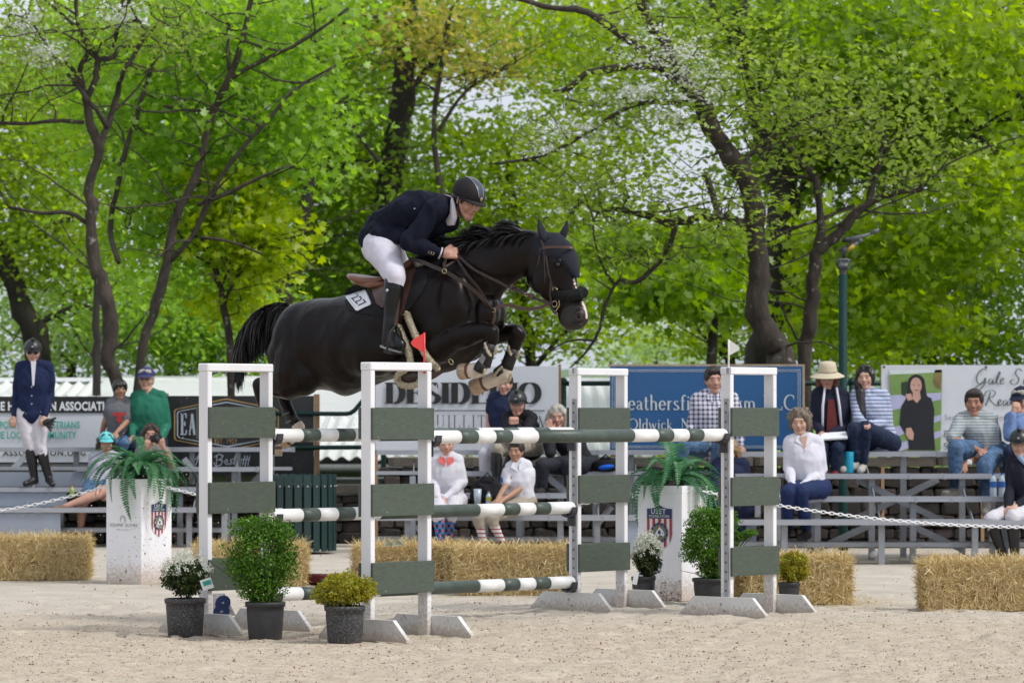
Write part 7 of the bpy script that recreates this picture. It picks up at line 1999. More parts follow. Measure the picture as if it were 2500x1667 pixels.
def person(label, Z, head, yaw, pitch, sh, el, wr, hip, kn, an, toe, top, bottom, shoes, skinm='skin', hair='brown', hairstyle='short', k=1.0, roll=0, hat=None, sleeve='long', legs='long', fem=True, smile=False,
   hands=(.5, .5), hdir=None, neckdz=.0, wid=1.0, eyes=True, glasses=None, cat='spectator', lapse=None, hw=None, seatz=None, group=None, boots=None, collar=None, tallsock=None):
 """all joints as photo points (x, y, depth offset); first of each pair is the one on the picture's left"""
 def P3(p): return W(p[0], p[1], Z + (p[2] if len(p) > 2 else 0))
 hc = P3(head); S = [P3(p) for p in sh]; E = [P3(p) for p in el]; R_ = [P3(p) for p in wr]; hp = P3(hip); K = [P3(p) for p in kn]; A = [P3(p) for p in an]
 base = Vector((hp.x, hp.y, 0))
 T = Thing('person', label, cat, (hp.x, hp.y, max(0.0, min(a.z for a in A) - .08)), group)
 B = basis(yaw, pitch, roll); skn = M[skinm]
 f, l, u = B
 mid = (S[0] + S[1]) / 2; sv = (S[1] - S[0]); sl = sv.normalized()
 nk = mid + UP * .035 * k
 lat = sv.copy(); lat.z = 0; lat.normalize()
 hw_ = (.090 if fem else .095) * k * wid
 H2 = [hp - lat * hw_, hp + lat * hw_]
 up_t = (mid - hp); fw_t = lat.cross(up_t).normalized()
 if fw_t.y > 0: fw_t = -fw_t
 mb = MB(); P = head_shapes(mb, hc, B, k, fem)
 mb.cone(hc - u * .065 * k - f * .018 * k, nk, (.046 if fem else .056) * k, (.056 if fem else .068) * k)
 L = up_t.length
 def torso(mb, inf, loose=0.0):
  st = [(0.0, .150, .112), (.16, .144, .110), (.38, .128 + loose, .100 + loose), (.62, .148 + loose, .112 + loose * .6), (.80, .168, .108), (.93, .160, .088), (1.02, .090, .062)]
  rs = []
  for t, a, b_ in st:
   p = hp + up_t * t + fw_t * (.012 * math.sin(PI * t)); a *= k * wid; b_ *= k * (wid ** .5)
   if not fem: a *= 1.06
   rs.append([p + lat * ((a + inf) * math.cos(q)) - fw_t * ((b_ + inf) * math.sin(q)) for q in [2 * PI * j / 20 for j in range(20)]])
  mb.rings(rs)
  mb.ell(hp, lat * (.155 * k * wid + inf), fw_t * (.118 * k + inf), UP * (.12 * k + inf), 16, 10)
  if fem:
   for s in (-1, 1): mb.ell(hp + up_t * .70 + lat * s * .065 * k + fw_t * .072 * k, lat * .062 * k, fw_t * .052 * k, UP * .062 * k, 12, 8)
 torso(mb, -.004)
 for i in (0, 1):
  mb.cone(nk.lerp(S[i], .35), S[i], .058 * k, .052 * k)
  mb.chain([(S[i], .050 * k), (S[i].lerp(E[i], .55), .044 * k), (E[i], .036 * k), (E[i].lerp(R_[i], .4), .035 * k), (R_[i], .024 * k)], 12)
  d = (R_[i] - E[i]).normalized() if hdir is None or hdir[i] is None else Vector(hdir[i]).normalized()
  nrm = Vector((0, -.55, .85)) if abs(d.z) < .75 else Vector((0, -1, 0))
  hand_shapes(mb, R_[i], d, nrm, hands[i], .93 * k, 1 if i == 0 else -1)
  mb.chain([(H2[i], .092 * k), (H2[i].lerp(K[i], .5), .078 * k), (K[i], .056 * k), (K[i].lerp(A[i], .3), .054 * k), (K[i].lerp(A[i], .6), .043 * k), (A[i], .032 * k)], 14)
 body = skin(T, 'body', mb, skn, voxel=.0075, smooth=2)
 face_parts(T, P, B, k, HAIR[hair] if hair in HAIR else M['hair'], body, smile=smile, eyes=eyes)
 # top
 mb = MB(); torso(mb, .016 * k, .012 * k)
 for i in (0, 1):
  mb.cone(nk.lerp(S[i], .3), S[i], .070 * k, .068 * k)
  if sleeve == 'long': mb.chain([(S[i], .067 * k), (S[i].lerp(E[i], .55), .059 * k), (E[i], .050 * k), (E[i].lerp(R_[i], .45), .046 * k), (E[i].lerp(R_[i], .93), .036 * k)], 12)
  elif sleeve == 'half': mb.chain([(S[i], .067 * k), (S[i].lerp(E[i], .55), .060 * k), (S[i].lerp(E[i], .97), .053 * k)], 12)
  else: mb.chain([(S[i], .067 * k), (S[i].lerp(E[i], .5), .060 * k)], 12)
 tm = top if not isinstance(top, tuple) else top[0]
 to = skin(T, 'jacket' if 'jacket' in tm.name else 'shirt', mb, tm, voxel=.0095, smooth=3, disp=[(.008, 5.5, (1, 1, .5)), (.004, 13, (1, 1, .6))])
 if collar:
  m = MB()
  m.tube([hc - u * .112 * k - f * .02 * k, nk + UP * .0], [.058 * k, .076 * k], 16, cap=False)
  T.part('collar', m, collar, to, smooth=True)
  m = MB()
  for s in (-1, 1):
   p0 = nk + fw_t * .055 * k + lat * s * .055 * k + UP * .035 * k
   m.prism([p0, p0 + lat * s * .028 - UP * .065 * k + fw_t * .035 * k, nk + fw_t * .115 * k + lat * s * .012 * k - UP * .075 * k, nk + fw_t * .085 * k + lat * s * .006 * k - UP * .005 * k], fw_t * .008)
  T.part('collar_points', m, collar, to)
 # trousers
 if bottom is not None:
  mb = MB(); mb.ell(hp, lat * (.166 * k * wid), fw_t * (.128 * k), UP * (.118 * k), 18, 12)
  for i in (0, 1):
   ch = [(H2[i], .106 * k), (H2[i].lerp(K[i], .5), .090 * k), (K[i], .070 * k)]
   if legs == 'long': ch += [(K[i].lerp(A[i], .35), .062 * k), (K[i].lerp(A[i], .92), .050 * k)]
   elif legs == 'breech': ch += [(K[i].lerp(A[i], .30), .058 * k)]
   elif legs == 'shorts': ch = [(H2[i], .108 * k), (H2[i].lerp(K[i], .45), .095 * k)]
   mb.chain(ch, 14)
  skin(T, 'trousers' if legs == 'long' else 'breeches' if legs == 'breech' else 'shorts', mb, bottom, voxel=.0095, smooth=3, disp=[(.006, 7, (1, 1, .6)), (.003, 15, (1, 1, 1))])
 for i in (0, 1):
  tp = P3(toe[i]); hl = A[i] - UP * .045 * k - (tp - A[i]).normalized() * .02 * k
  if shoes is not None:
   mb = MB(); mb.cone(A[i] - UP * .012, hl, .042 * k, .040 * k); mb.cone(hl, tp, .039 * k, .036 * k); mb.cone(A[i] - UP * .02, tp, .040 * k, .030 * k)
   if boots: mb.chain([(K[i].lerp(A[i], .10), .064 * k), (K[i].lerp(A[i], .35), .066 * k), (K[i].lerp(A[i], .75), .050 * k), (A[i], .046 * k)], 14)
   skin(T, 'riding_boot' if boots else 'shoe', mb, shoes, voxel=.009, smooth=2)
  if tallsock is not None:
   mb = MB(); mb.chain([(K[i].lerp(A[i], .16), .058 * k), (K[i].lerp(A[i], .4), .056 * k), (K[i].lerp(A[i], .75), .043 * k), (A[i], .038 * k)], 14)
   skin(T, 'sock', mb, tallsock, voxel=.009, smooth=2)
 # hair
 g = random.Random(hash(label) % 1000 if False else len(label)); hm = HAIR.get(hair)
 if hairstyle:
  mb = MB(); mb.ell(P(-.028, 0, .038), f * (.108 * k), l * (.088 * k), u * (.096 * k), 20, 12)
  pts = [(P(-.028, 0, .040), .094 * k)]
  if hairstyle in ('short', 'boy'):
   mb.ell(P(-.052, 0, -.010), f * (.062 * k), l * (.080 * k), u * (.070 * k)); mb.cone(P(.052, -.040, .086), P(.052, .040, .086), .030 * k, .030 * k, 10)
   if hairstyle == 'boy': mb.cone(P(.070, -.045, .062), P(.070, .045, .062), .026 * k, .026 * k, 10); mb.ell(P(-.02, 0, .03), f * (.115 * k), l * (.098 * k), u * (.10 * k))
   for s in (-1, 1): mb.ell(P(.004, s * .074, .026), f * (.022 * k), l * (.012 * k), u * (.034 * k))
  elif hairstyle in ('curly', 'bob', 'long', 'loose'):
   for s in (-1, 1):
    mb.ell(P(-.012, s * .078, .010), f * (.052 * k), l * (.030 * k), u * (.080 * k)); mb.cone(P(.048, s * .030, .098), P(.050, s * .068, .048), .024 * k, .018 * k, 8)
    if hairstyle == 'bob': mb.cone(P(-.010, s * .084, .0), P(.006, s * .082, -.095), .040 * k, .034 * k)
    if hairstyle == 'curly':
     for q in range(14): mb.sph(P(g.uniform(-.09, .05), s * g.uniform(.05, .098), g.uniform(-.04, .12)), g.uniform(.018, .030) * k, 8, 6)
    if hairstyle in ('long', 'loose'):
     a, b_ = P(-.02, s * .080, -.02), P(.010, s * .088, -.20); b_.z = hc.z - .30 * k
     mb.cone(a, b_ , .040 * k, .030 * k)
   mb.ell(P(-.060, 0, -.030), f * (.055 * k), l * (.085 * k), u * (.090 * k))
   if hairstyle == 'curly':
    for q in range(12): mb.sph(P(g.uniform(-.08, .06), g.uniform(-.06, .06), .125), g.uniform(.02, .028) * k, 8, 6)
   for s in (-1, 1): pts.append((P(-.012, s * .080, -.02), .05 * k))
  elif hairstyle == 'side':            # long hair brought forward over one shoulder
   for s in (-1, 1): mb.ell(P(-.012, s * .076, .012), f * (.050 * k), l * (.026 * k), u * (.075 * k))
   mb.ell(P(-.055, 0, -.03), f * (.055 * k), l * (.075 * k), u * (.09 * k))
   q0 = P(-.02, -.075, -.02); q3 = nk + fw_t * .13 * k - lat * .09 * k - UP * .30 * k
   mb.chain([(q0, .040 * k), (nk - lat * .10 * k + fw_t * .07 * k, .048 * k), (q0.lerp(q3, .75) + fw_t * .03, .046 * k), (q3, .024 * k)])
   mb.cone(P(.050, -.030, .092), P(.048, -.062, .045), .020 * k, .015 * k, 8); mb.cone(P(.050, .030, .092), P(.048, .062, .045), .020 * k, .015 * k, 8)
  elif hairstyle == 'tied':
   mb.ell(P(-.050, 0, -.010), f * (.060 * k), l * (.075 * k), u * (.075 * k)); mb.cone(P(-.09, .02, .0), P(-.10, .04, -.16), .035 * k, .018 * k)
   mb.cone(P(.050, -.035, .086), P(.050, .035, .086), .024 * k, .024 * k, 10)
  ho = skin(T, 'hair', mb, hm, voxel=.0075, smooth=2, disp=[(.003, 30, (1, 1, .3))])
  mb = MB(); wisps(mb, hc, B, k, pts, .022 * k, 260 if hairstyle in ('curly', 'boy', 'loose', 'long') else 120, g)
  T.part('hair_strands', mb, hm, ho)
 # head wear
 if hat:
  kind, hmat = hat[0], hat[1]
  if kind == 'helmet':
   ho = cut_ell(T, 'helmet', P(-.014, 0, .050), f * (.128 * k), l * (.103 * k), u * (.108 * k), hmat, P(0, 0, .030), u - f * .08)
   brim(T, 'helmet_brim', P, B, k, hmat, ho, .112, .090, .045, .044, .014)
   m = MB(); m.cone(P(-.13, 0, .10), P(.06, 0, .158), .014 * k, .020 * k, 8); T.part('helmet_ridge', m, hmat, ho, smooth=True)
   m = MB(); m.ell(P(.110, 0, .078), f * (.010 * k), l * (.014 * k), u * (.009 * k)); T.part('helmet_badge', m, M['galv'], ho, smooth=True)
   for s in (-1, 1):
    m = MB(); m.tube([P(-.004, s * .086, .035), P(.006, s * .083, -.02), P(.022, s * .066, -.072), P(.045, s * .03, -.108), P(.055, 0, -.116)], [.009 * k, .009 * k, .007 * k, .005 * k, .005 * k], 8, flat=.5); T.part('chin_strap', m, M['boot'], ho, smooth=True)
  elif kind == 'cap':
   ho = cut_ell(T, 'cap', P(-.018, 0, .048), f * (.116 * k), l * (.096 * k), u * (.092 * k), hmat, P(0, 0, .046), u - f * .04, th=.004)
   brim(T, 'cap_peak', P, B, k, hmat, ho, .100, .078, .080, .056, .022, span=.74)
   m = MB(); m.sph(P(-.018, 0, .142), .008 * k, 8, 6); T.part('cap_button', m, hmat, ho)
  elif kind == 'bucket':
   m = MB()
   rs = []
   for (a, z) in ((.118, .048), (.112, .075), (.104, .115), (.096, .150), (.070, .162), (.02, .165)):
    rs.append([P(-.018 + a * math.cos(q), a * .88 * math.sin(q), z) for q in [2 * PI * j / 24 for j in range(24)]])
   m.rings(rs); ho = T.part('sun_hat', m, hmat, smooth=True)
   brim(T, 'hat_brim', P, B, k, hmat, ho, .136, .102, .075, .056, .040, full=True)
 if glasses:
  dark = glasses == 'sun'; gm = M['black_ink']
  if glasses == 'onhead':
   for s in (-1, 1):
    m = MB(); m.ell(P(.066, s * .034, .112), f * (.012 * k), l * (.028 * k), u * (.018 * k), 12, 8); T.part('sunglasses_lens', m, M['black_ink'], smooth=True)
  else:
   fr = None
   m = MB(); m.tube([P(.020, -.082, .014), P(.085, -.064, .012), P(.098, -.012, .013), P(.098, .012, .013), P(.085, .064, .012), P(.020, .082, .014)], .0022 * k, 6); fr = T.part('glasses', m, gm, smooth=True)
   for s in (-1, 1):
    m = MB()
    if dark: m.ell(P(.093, s * .034, .006), f * (.006 * k), l * (.026 * k), u * (.018 * k), 12, 8)
    else: m.tube([P(.094, s * .034 + .023 * math.cos(q), .006 + .016 * math.sin(q)) for q in [2 * PI * j / 12 for j in range(12)]], .0020 * k, 5, closed=True)
    T.part('lens' if dark else 'lens_frame', m, gm, fr, smooth=True)
 return dict(T=T, P=P, B=B, hp=hp, nk=nk, lat=lat, fw=fw_t, S=S, E=E, R=R_, K=K, A=A, k=k, up=up_t)

hel = mat('black_helmet', (.014, .015, .017), .38, .1, 10, spec=.5)
wj = cloth('white_cloth', (.60, .60, .66)); jn = cloth('denim_dark', (.018, .028, .062), scale=22, var=.25); jb = cloth('denim_blue', (.085, .155, .27), scale=16, var=.28)
blk = cloth('black_cloth', (.012, .012, .015)); nv = cloth('navy_cloth', (.012, .018, .050)); brc = cloth('breeches_white', (.56, .54, .58)); bge = cloth('breeches_beige', (.33, .29, .235))
btm = mat('black_boot', (.012, .012, .013), .35, .2, 12, spec=.5); shw = cloth('pale_shoe', (.42, .40, .36)); shd = cloth('dark_shoe', (.03, .028, .03)); tanshoe = cloth('tan_moccasin', (.20, .12, .07))

# standing rider at the far left
q = person('woman in navy show jacket, black helmet and sunglasses standing on the left bleachers', 42.0, (80, 861), 6, 6, [(52, 896), (118, 896)], [(40, 958, .05), (124, 962, .05)], [(34, 1016, -.05), (108, 1016, -.12)],
   (78, 1010), [(73, 1090, -.06), (97, 1089, -.06)], [(84, 1166), (119, 1164)], [(62, 1180, -.12), (128, 1182, -.12)], cloth('navy_jacket_show', (.010, .018, .060)), brc, btm, 'skin', 'dark', None, .98, hat=('helmet', hel), legs='breech', boots=True, glasses='sun', eyes=False, hands=(.5, .7), cat='rider')
T = q['T']; m = MB(); c = q['nk'] + q['fw'] * .10
m.prism([c + Vector((-.028, 0, .03)), c + Vector((.028, 0, .03)), c + Vector((.010, -.035, -.24)), c + Vector((-.006, -.035, -.24))], (0, -.02, 0)); T.part('shirt_front', m, wj)
m = MB(); h = q['R'][1] + Vector((.02, -.04, -.07))
for i in range(5): m.cone(h + Vector((-.01, 0, 0)), h + Vector((.06 + .012 * i, -.01, -.09 + .035 * i)), .017, .012, 8)
m.cone(h, h + Vector((.03, 0, .02)), .035, .030); o_ = T.part('gloves', m, M['boot'], smooth=True, label='black gloves held in one hand')
for dz in (.04, -.06, -.15):
 m = MB(); m.sph(q['hp'] + q['up'] * .5 + q['fw'] * .155 + UP * dz, .010, 8, 6); T.part('jacket_button', m, M['galv'])
# boy and man at the top of the left bleachers
q = person('boy with black hair in grey tee with a red print beside the man in green', 43.0, (293, 951), 14, 4, [(272, 983), (314, 983)], [(255, 1032, -.02), (309, 1030, -.10)], [(247, 1066, .05), (284, 1056, -.30)],
   (296, 1079), [(272, 1080, -.42), (302, 1084, -.42)], [(268, 1150, -.40), (300, 1152, -.40)], [(264, 1160, -.55), (298, 1162, -.55)], cloth('grey_tee', (.135, .14, .155)), jb, shd, 'skin_olive', 'black', 'boy', .92, sleeve='short', fem=False)
T = q['T']; m = MB(); c = q['hp'] + q['up'] * .66 + q['fw'] * .150
m.prism([c + Vector((-.075, 0, .04)), c + Vector((.075, 0, .045)), c + Vector((.075, 0, .01)), c + Vector((.03, -.004, .0)), c + Vector((.035, 0, -.06)), c + Vector((0, 0, -.075)), c + Vector((-.03, 0, -.05)), c + Vector((-.025, 0, .0)), c + Vector((-.075, 0, .01))][::-1], (0, -.012, 0)); T.part('shirt_print', m, cloth('red_print', (.42, .05, .05)))
q = person('man in green pullover, navy cap and glasses on the top left plank', 43.0, (357, 927), -8, 2, [(332, 968), (393, 967)], [(323, 1034, -.02), (407, 1040, 0)], [(324, 1066, -.28), (391, 1072, -.28)],
   (362, 1080), [(335, 1092, -.46), (390, 1092, -.46)], [(332, 1160, -.44), (392, 1160, -.44)], [(330, 1172, -.6), (394, 1172, -.6)], cloth('green_pullover', (.020, .15, .095)), jn, shd, 'skin', 'grey', 'short', 1.04, hat=('cap', cloth('navy_cap', (.045, .05, .14))), glasses='clear', fem=False, wid=1.15)
# two women in front of them
q = person('woman in aqua cap and pale sweatshirt with bare crossed legs behind the left fern', 42.2, (259, 1083), 10, 4, [(232, 1116), (283, 1118)], [(222, 1165, -.05), (290, 1172, -.05)], [(246, 1200, -.3), (262, 1202, -.3)],
   (246, 1185, -.1), [(200, 1234, -.55), (236, 1208, -.62)], [(196, 1306, -.5), (158, 1236, -.72)], [(192, 1318, -.66), (124, 1246, -.80)], cloth('pale_sweatshirt', (.40, .40, .47)), jb, None, 'skin_rosy', 'dark', 'loose', .96, hat=('cap', cloth('aqua_cap', (.14, .58, .60))), legs='shorts')
T = q['T']; m = MB(); a = q['A'][1]; b = W(122, 1247, 41.4); m.cone(a - UP * .02, b, .042, .038); skin(T, 'moccasin', m, tanshoe, voxel=.009)
m = MB(); m.cone(q['A'][0] - UP * .03, q['A'][0] + Vector((-.02, -.15, -.06)), .042, .038); skin(T, 'moccasin', m, tanshoe, voxel=.009)
q = person('woman with long brown hair raising a camera, half hidden by the left fern', 42.2, (368, 1061), 6, 6, [(345, 1102), (402, 1104)], [(334, 1146, -.10), (421, 1137, -.12)], [(357, 1096, -.28), (399, 1092, -.28)],
   (374, 1182), [(350, 1200, -.5), (398, 1206, -.5)], [(346, 1276, -.46), (402, 1280, -.46)], [(344, 1290, -.6), (404, 1290, -.6)], cloth('grey_green_top', (.20, .20, .18)), jn, shd, 'skin_rosy', 'brown', 'loose', .98, sleeve='short', hands=(.9, .9), hdir=((.15, -.15, .9), (-.25, -.15, .9)))
c = W(381, 1071, 41.95)
T = Thing('camera', 'black camera held to the eye by the woman behind the left fern', 'camera', c)
T.part('camera_body', bevbox(c, (.068, 0, 0), (0, .03, 0), (0, 0, .042), .012), M['boot']); m = MB(); m.cone(c + Vector((0, 0, .045)), c + Vector((0, 0, .052)), .028, .02, 8); T.part('viewfinder', m, M['boot'], smooth=True)
m = MB(); m.tube([c + Vector((.012, -.02, -.002)), c + Vector((.012, -.10, -.006))], [.036, .033], 18); T.part('camera_lens', m, M['black_ink'], smooth=True)
# centre
q = person('woman in navy tee and white trousers, her face just below the front hooves', 40.1, (1232, 939), -12, 4, [(1204, 972), (1262, 974)], [(1193, 1030), (1272, 1035)], [(1190, 1076, -.15), (1262, 1075, -.2)],
   (1226, 1088), [(1184, 1108, -.46), (1240, 1106, -.46)], [(1184, 1182, -.44), (1232, 1184, -.44)], [(1180, 1196, -.6), (1230, 1196, -.6)], nv, brc, shd, 'skin_rosy', 'brown', 'tied', .98, sleeve='short')
q = person('smiling girl in black helmet and black jacket with hands clasped at her chin', 39.6, (1263, 988), -10, 8, [(1240, 1020, .05), (1300, 1020, .05)], [(1247, 1066, -.30), (1283, 1060, -.28)], [(1249, 1040, -.24), (1260, 1040, -.23)],
   (1290, 1090, .25), [(1213, 1098, -.30), (1262, 1096, -.22)], [(1212, 1178, -.28), (1222, 1172, .0)], [(1196, 1196, -.42), (1200, 1190, -.15)], cloth('black_jacket', (.012, .012, .016)), bge, btm, 'skin_rosy', 'brown', None, .97, hat=('helmet', hel), legs='breech', boots=True, smile=True, hands=(1.1, 1.1), hdir=((.1, -.25, 1), (-.1, -.25, 1)))
q = person('woman with straight grey hair in black, her cheek resting on one hand', 39.6, (1361, 1018), -4, 8, [(1340, 1068), (1412, 1062, .1)], [(1344, 1106, -.26), (1392, 1124, -.1)], [(1343, 1058, -.12), (1346, 1128, -.34)],
   (1424, 1136, .1), [(1324, 1136, -.42), (1386, 1134, -.42)], [(1324, 1190, -.38), (1392, 1188, -.36)], [(1316, 1204, -.52), (1394, 1204, -.5)], cloth('black_jacket_b', (.016, .017, .020)), cloth('black_denim', (.022, .024, .032)), shd, 'skin_rosy', 'grey', 'bob', 1.02, hands=(.15, .35), hdir=((-.1, -.1, 1), (-1, -.1, .1)))
q = person('woman in white pullover with coral collar and argyle socks, behind the front pole', 38.4, (1089, 1085), 4, 6, [(1063, 1124), (1117, 1124)], [(1056, 1176, -.02), (1129, 1176, -.02)], [(1068, 1216, -.26), (1084, 1218, -.28)],
   (1094, 1222, .05), [(1070, 1240, -.46), (1106, 1238, -.42)], [(1073, 1322, -.42), (1092, 1322, -.25)], [(1070, 1338, -.58), (1092, 1338, -.4)], cloth('white_pullover', (.56, .55, .60)), brc, shd, 'skin_rosy', 'brown', 'tied', 1.0, collar=cloth('coral', (.62, .13, .12)), hands=(.8, .8), legs='breech', tallsock=pattern_mat('argyle_sock', 'argyle', (.015, .025, .09), (.48, .10, .16), 17))
q = person('dark-haired girl in white polo and red-striped knee socks on the centre bleachers', 38.1, (1260, 1103), -18, 2, [(1247, 1138), (1284, 1138)], [(1238, 1180, -.06), (1279, 1186, -.04)], [(1213, 1222, -.28), (1223, 1224, -.28)],
   (1270, 1224, .05), [(1168, 1262, -.42), (1196, 1262, -.40)], [(1180, 1324, -.36), (1226, 1322, -.30)], [(1176, 1338, -.5), (1230, 1336, -.44)], cloth('white_polo', (.60, .60, .66)), bge, shd, 'skin_olive', 'dark', 'tied', .90, sleeve='half', legs='breech', hands=(.4, .4), collar=wj,
   tallsock=pattern_mat('striped_sock', 'sock', (.58, .57, .58), (.34, .04, .06), 24))
# behind the blue board
q = person('big man in navy and white plaid shirt and jeans in front of the blue board', 39.6, (1743, 929), 8, 4, [(1705, 974), (1784, 972)], [(1690, 1044, 0), (1808, 1040)], [(1684, 1074, -.35), (1806, 1086, -.1)],
   (1746, 1090), [(1668, 1088, -.48), (1756, 1092, -.5)], [(1658, 1160, -.44), (1746, 1164, -.44)], [(1650, 1176, -.6), (1744, 1178, -.6)], pattern_mat('plaid_cloth', 'check', (.58, .57, .66), (.025, .03, .07), 21), jb, shd, 'skin_rosy', 'dark', 'short', 1.16, fem=False, wid=1.12, collar=pattern_mat('plaid_collar', 'check', (.58, .57, .66), (.025, .03, .07), 30))
q = person('blond woman in navy jacket bent over a phone, hidden behind the steel strip', 38.6, (1781, 1102), -20, 30, [(1752, 1134), (1814, 1134)], [(1748, 1182, -.1), (1820, 1182, -.05)], [(1756, 1212, -.32), (1784, 1216, -.3)],
   (1786, 1228), [(1756, 1236, -.45), (1806, 1240, -.45)], [(1752, 1300, -.4), (1808, 1304, -.4)], [(1750, 1312, -.55), (1810, 1316, -.55)], cloth('navy_jacket_b', (.014, .020, .055)), jn, shd, 'skin_rosy', 'blond', 'loose', .98)
c = W(1766, 1218, 38.2); m = bevbox(c, (.036, 0, 0), (0, .03, .06), (0, .008, -.004), .003); tag(link('phone', m.mesh('phone', c), M['black_ink'], loc=c), 'black phone in the hands of the blond woman in navy', 'phone')
q = person('woman with short curly grey-brown hair in white shirt and navy jeans', 37.4, (1953, 1033), -14, 4, [(1930, 1078), (1992, 1078)], [(1926, 1140, -.02), (2008, 1146)], [(1936, 1190, -.30), (1950, 1198, -.32)],
   (1980, 1192), [(1924, 1202, -.44), (1955, 1200, -.42)], [(1922, 1288, -.30), (1970, 1296, -.28)], [(1918, 1310, -.42), (1952, 1312, -.44)], cloth('white_blouse', (.60, .60, .67)), cloth('navy_jeans', (.014, .026, .085)), shd, 'skin', 'silver', 'curly', 1.04, collar=wj, hands=(.6, .6))
T = q['T']; m = MB(); c = q['nk'] + q['fw'] * .085; m.prism([c + Vector((-.035, 0, .02)), c + Vector((.035, 0, .02)), c + Vector((0, -.045, -.15))], (0, -.014, 0)); T.part('neckline', m, M['skin'])
q = person('woman in wide cream sun hat and red hair with an open navy and white jacket', 38.9, (2020, 922), -10, 8, [(1996, 962), (2056, 962)], [(1990, 1032, -.02), (2066, 1040, -.02)], [(2006, 1056, -.28), (2026, 1060, -.30)],
   (2030, 1086), [(2006, 1092, -.44), (2044, 1092, -.44)], [(2012, 1148, -.4), (2040, 1150, -.4)], [(2014, 1160, -.52), (2036, 1162, -.55)], cloth('navy_jacket_c', (.014, .016, .035)), jn, cloth('red_shoe', (.16, .02, .03)), 'skin_rosy', 'red', 'bob', 1.0, hat=('bucket', cloth('cream_hat', (.52, .46, .33))), glasses='clear', hands=(.4, .4))
T = q['T']; c = q['hp'] + q['fw'] * .135
m = MB(); m.prism([c + Vector((-.07, 0, .02)), c + Vector((.07, 0, .02)), q['nk'] + q['fw'] * .13 + Vector((.03, 0, -.09)), q['nk'] + q['fw'] * .13 + Vector((-.03, 0, -.09))], q['fw'] * .03); T.part('dark_blouse', m, cloth('print_blouse', (.03, .012, .014), col2=(.14, .03, .03), scale=30, thr=(.55, .75)))
for s in (-1, 1):
 m = MB(); m.tube([q['nk'] + q['fw'] * .10 + q['lat'] * s * .06 + UP * .03, q['nk'] + q['fw'] * .15 + q['lat'] * s * .085 - UP * .16, c + q['lat'] * s * .105 + q['fw'] * .02 + UP * .0], [.022, .028, .020], 8, flat=.5); T.part('jacket_lining', m, wj, smooth=True)
m = MB(); p = W(2036, 1064, 38.5); m.box(p, (.13, 0, .008), (0, .09, .03), (0, -.003, .008)); tag(link('magazine', m.mesh('magazine', p), M['white_ink'], loc=p), 'open programme lying on the lap of the woman in the sun hat', 'booklet')
q = person('woman with long black hair in blue striped top, knees drawn up on the top plank', 38.9, (2112, 923), -12, 3, [(2090, 966), (2156, 966)], [(2096, 1026, -.16), (2160, 1034, -.05)], [(2110, 1032, -.36), (2122, 1036, -.34)],
   (2154, 1082, .05), [(2084, 1046, -.42), (2112, 1044, -.40)], [(2088, 1128, -.30), (2107, 1134, -.26)], [(2058, 1146, -.42), (2100, 1148, -.44)], pattern_mat('striped_top', 'stripe', (.42, .46, .58), (.13, .17, .30), 26), jn, shw, 'skin', 'black', 'side', 1.02, glasses='onhead', hands=(.5, .5), seatz=None)
q = person('young man in grey striped tee and blue jeans with a white watch', 38.9, (2378, 984), -12, 4, [(2348, 1026), (2418, 1026)], [(2324, 1070, -.22), (2428, 1086, -.02)], [(2388, 1098, -.34), (2356, 1136, -.42)],
   (2414, 1104), [(2333, 1092, -.52), (2404, 1136, -.55)], [(2332, 1192, -.48), (2408, 1226, -.6)], [(2306, 1206, -.56), (2404, 1250, -.76)], pattern_mat('grey_striped_tee', 'stripe', (.36, .39, .40), (.17, .21, .22), 34), jb, shw, 'skin_tan', 'dark', 'short', 1.14, sleeve='half', fem=False, hands=(.5, .4))
T = q['T']; m = MB(); a = q['E'][1].lerp(q['R'][1], .88); d = (q['R'][1] - q['E'][1]).normalized(); m.tube([a - d * .015, a + d * .015], [.036, .036], 14); wo = T.part('watch', m, M['white_ink'], smooth=True)
m = MB(); m.tube([a + Vector((0, -.034, .006)), a + Vector((0, -.046, .008))], [.022, .021], 14); T.part('watch_face', m, M['white_ink'], wo)
m = MB(); c = q['nk']; m.tube([c + q['lat'] * (.070 * math.cos(t)) + q['fw'] * (.075 * math.sin(t)) + UP * (.012 - .03 * math.sin(t)) for t in [2 * PI * j / 18 for j in range(18)]], .011, 6, closed=True); T.part('tee_collar', m, wj, smooth=True)
q = person('man in blue shirt and navy cap shading his eyes at the right edge', 38.9, (2492, 978), -30, 10, [(2468, 1024), (2532, 1020)], [(2462, 1064, -.22), (2548, 1080)], [(2474, 1010, -.22), (2530, 1100, -.3)],
   (2514, 1100), [(2466, 1104, -.5), (2528, 1108, -.5)], [(2462, 1180, -.46), (2530, 1184, -.46)], [(2456, 1194, -.6), (2526, 1198, -.6)], cloth('blue_shirt', (.17, .26, .48)), jn, shd, 'skin_rosy', 'grey', 'short', 1.06, fem=False, hat=('cap', cloth('dark_navy_cap', (.014, .018, .04))), glasses='clear', hdir=((.3, -.15, .95), None), hands=(.6, .4))
q = person('smiling girl in black helmet and white breeches at the lower right edge', 37.3, (2490, 1086), -16, 6, [(2470, 1128), (2530, 1130)], [(2464, 1194, -.05), (2538, 1200)], [(2462, 1240, -.32), (2478, 1236, -.34)],
   (2512, 1246), [(2420, 1266, -.42), (2472, 1262, -.46)], [(2448, 1352, -.38), (2478, 1354, -.42)], [(2446, 1370, -.52), (2476, 1372, -.56)], cloth('black_jacket_c', (.012, .013, .022)), brc, btm, 'skin', 'brown', None, 1.02, hat=('helmet', hel), legs='breech', boots=True, smile=True, hands=(.7, .7), cat='rider')
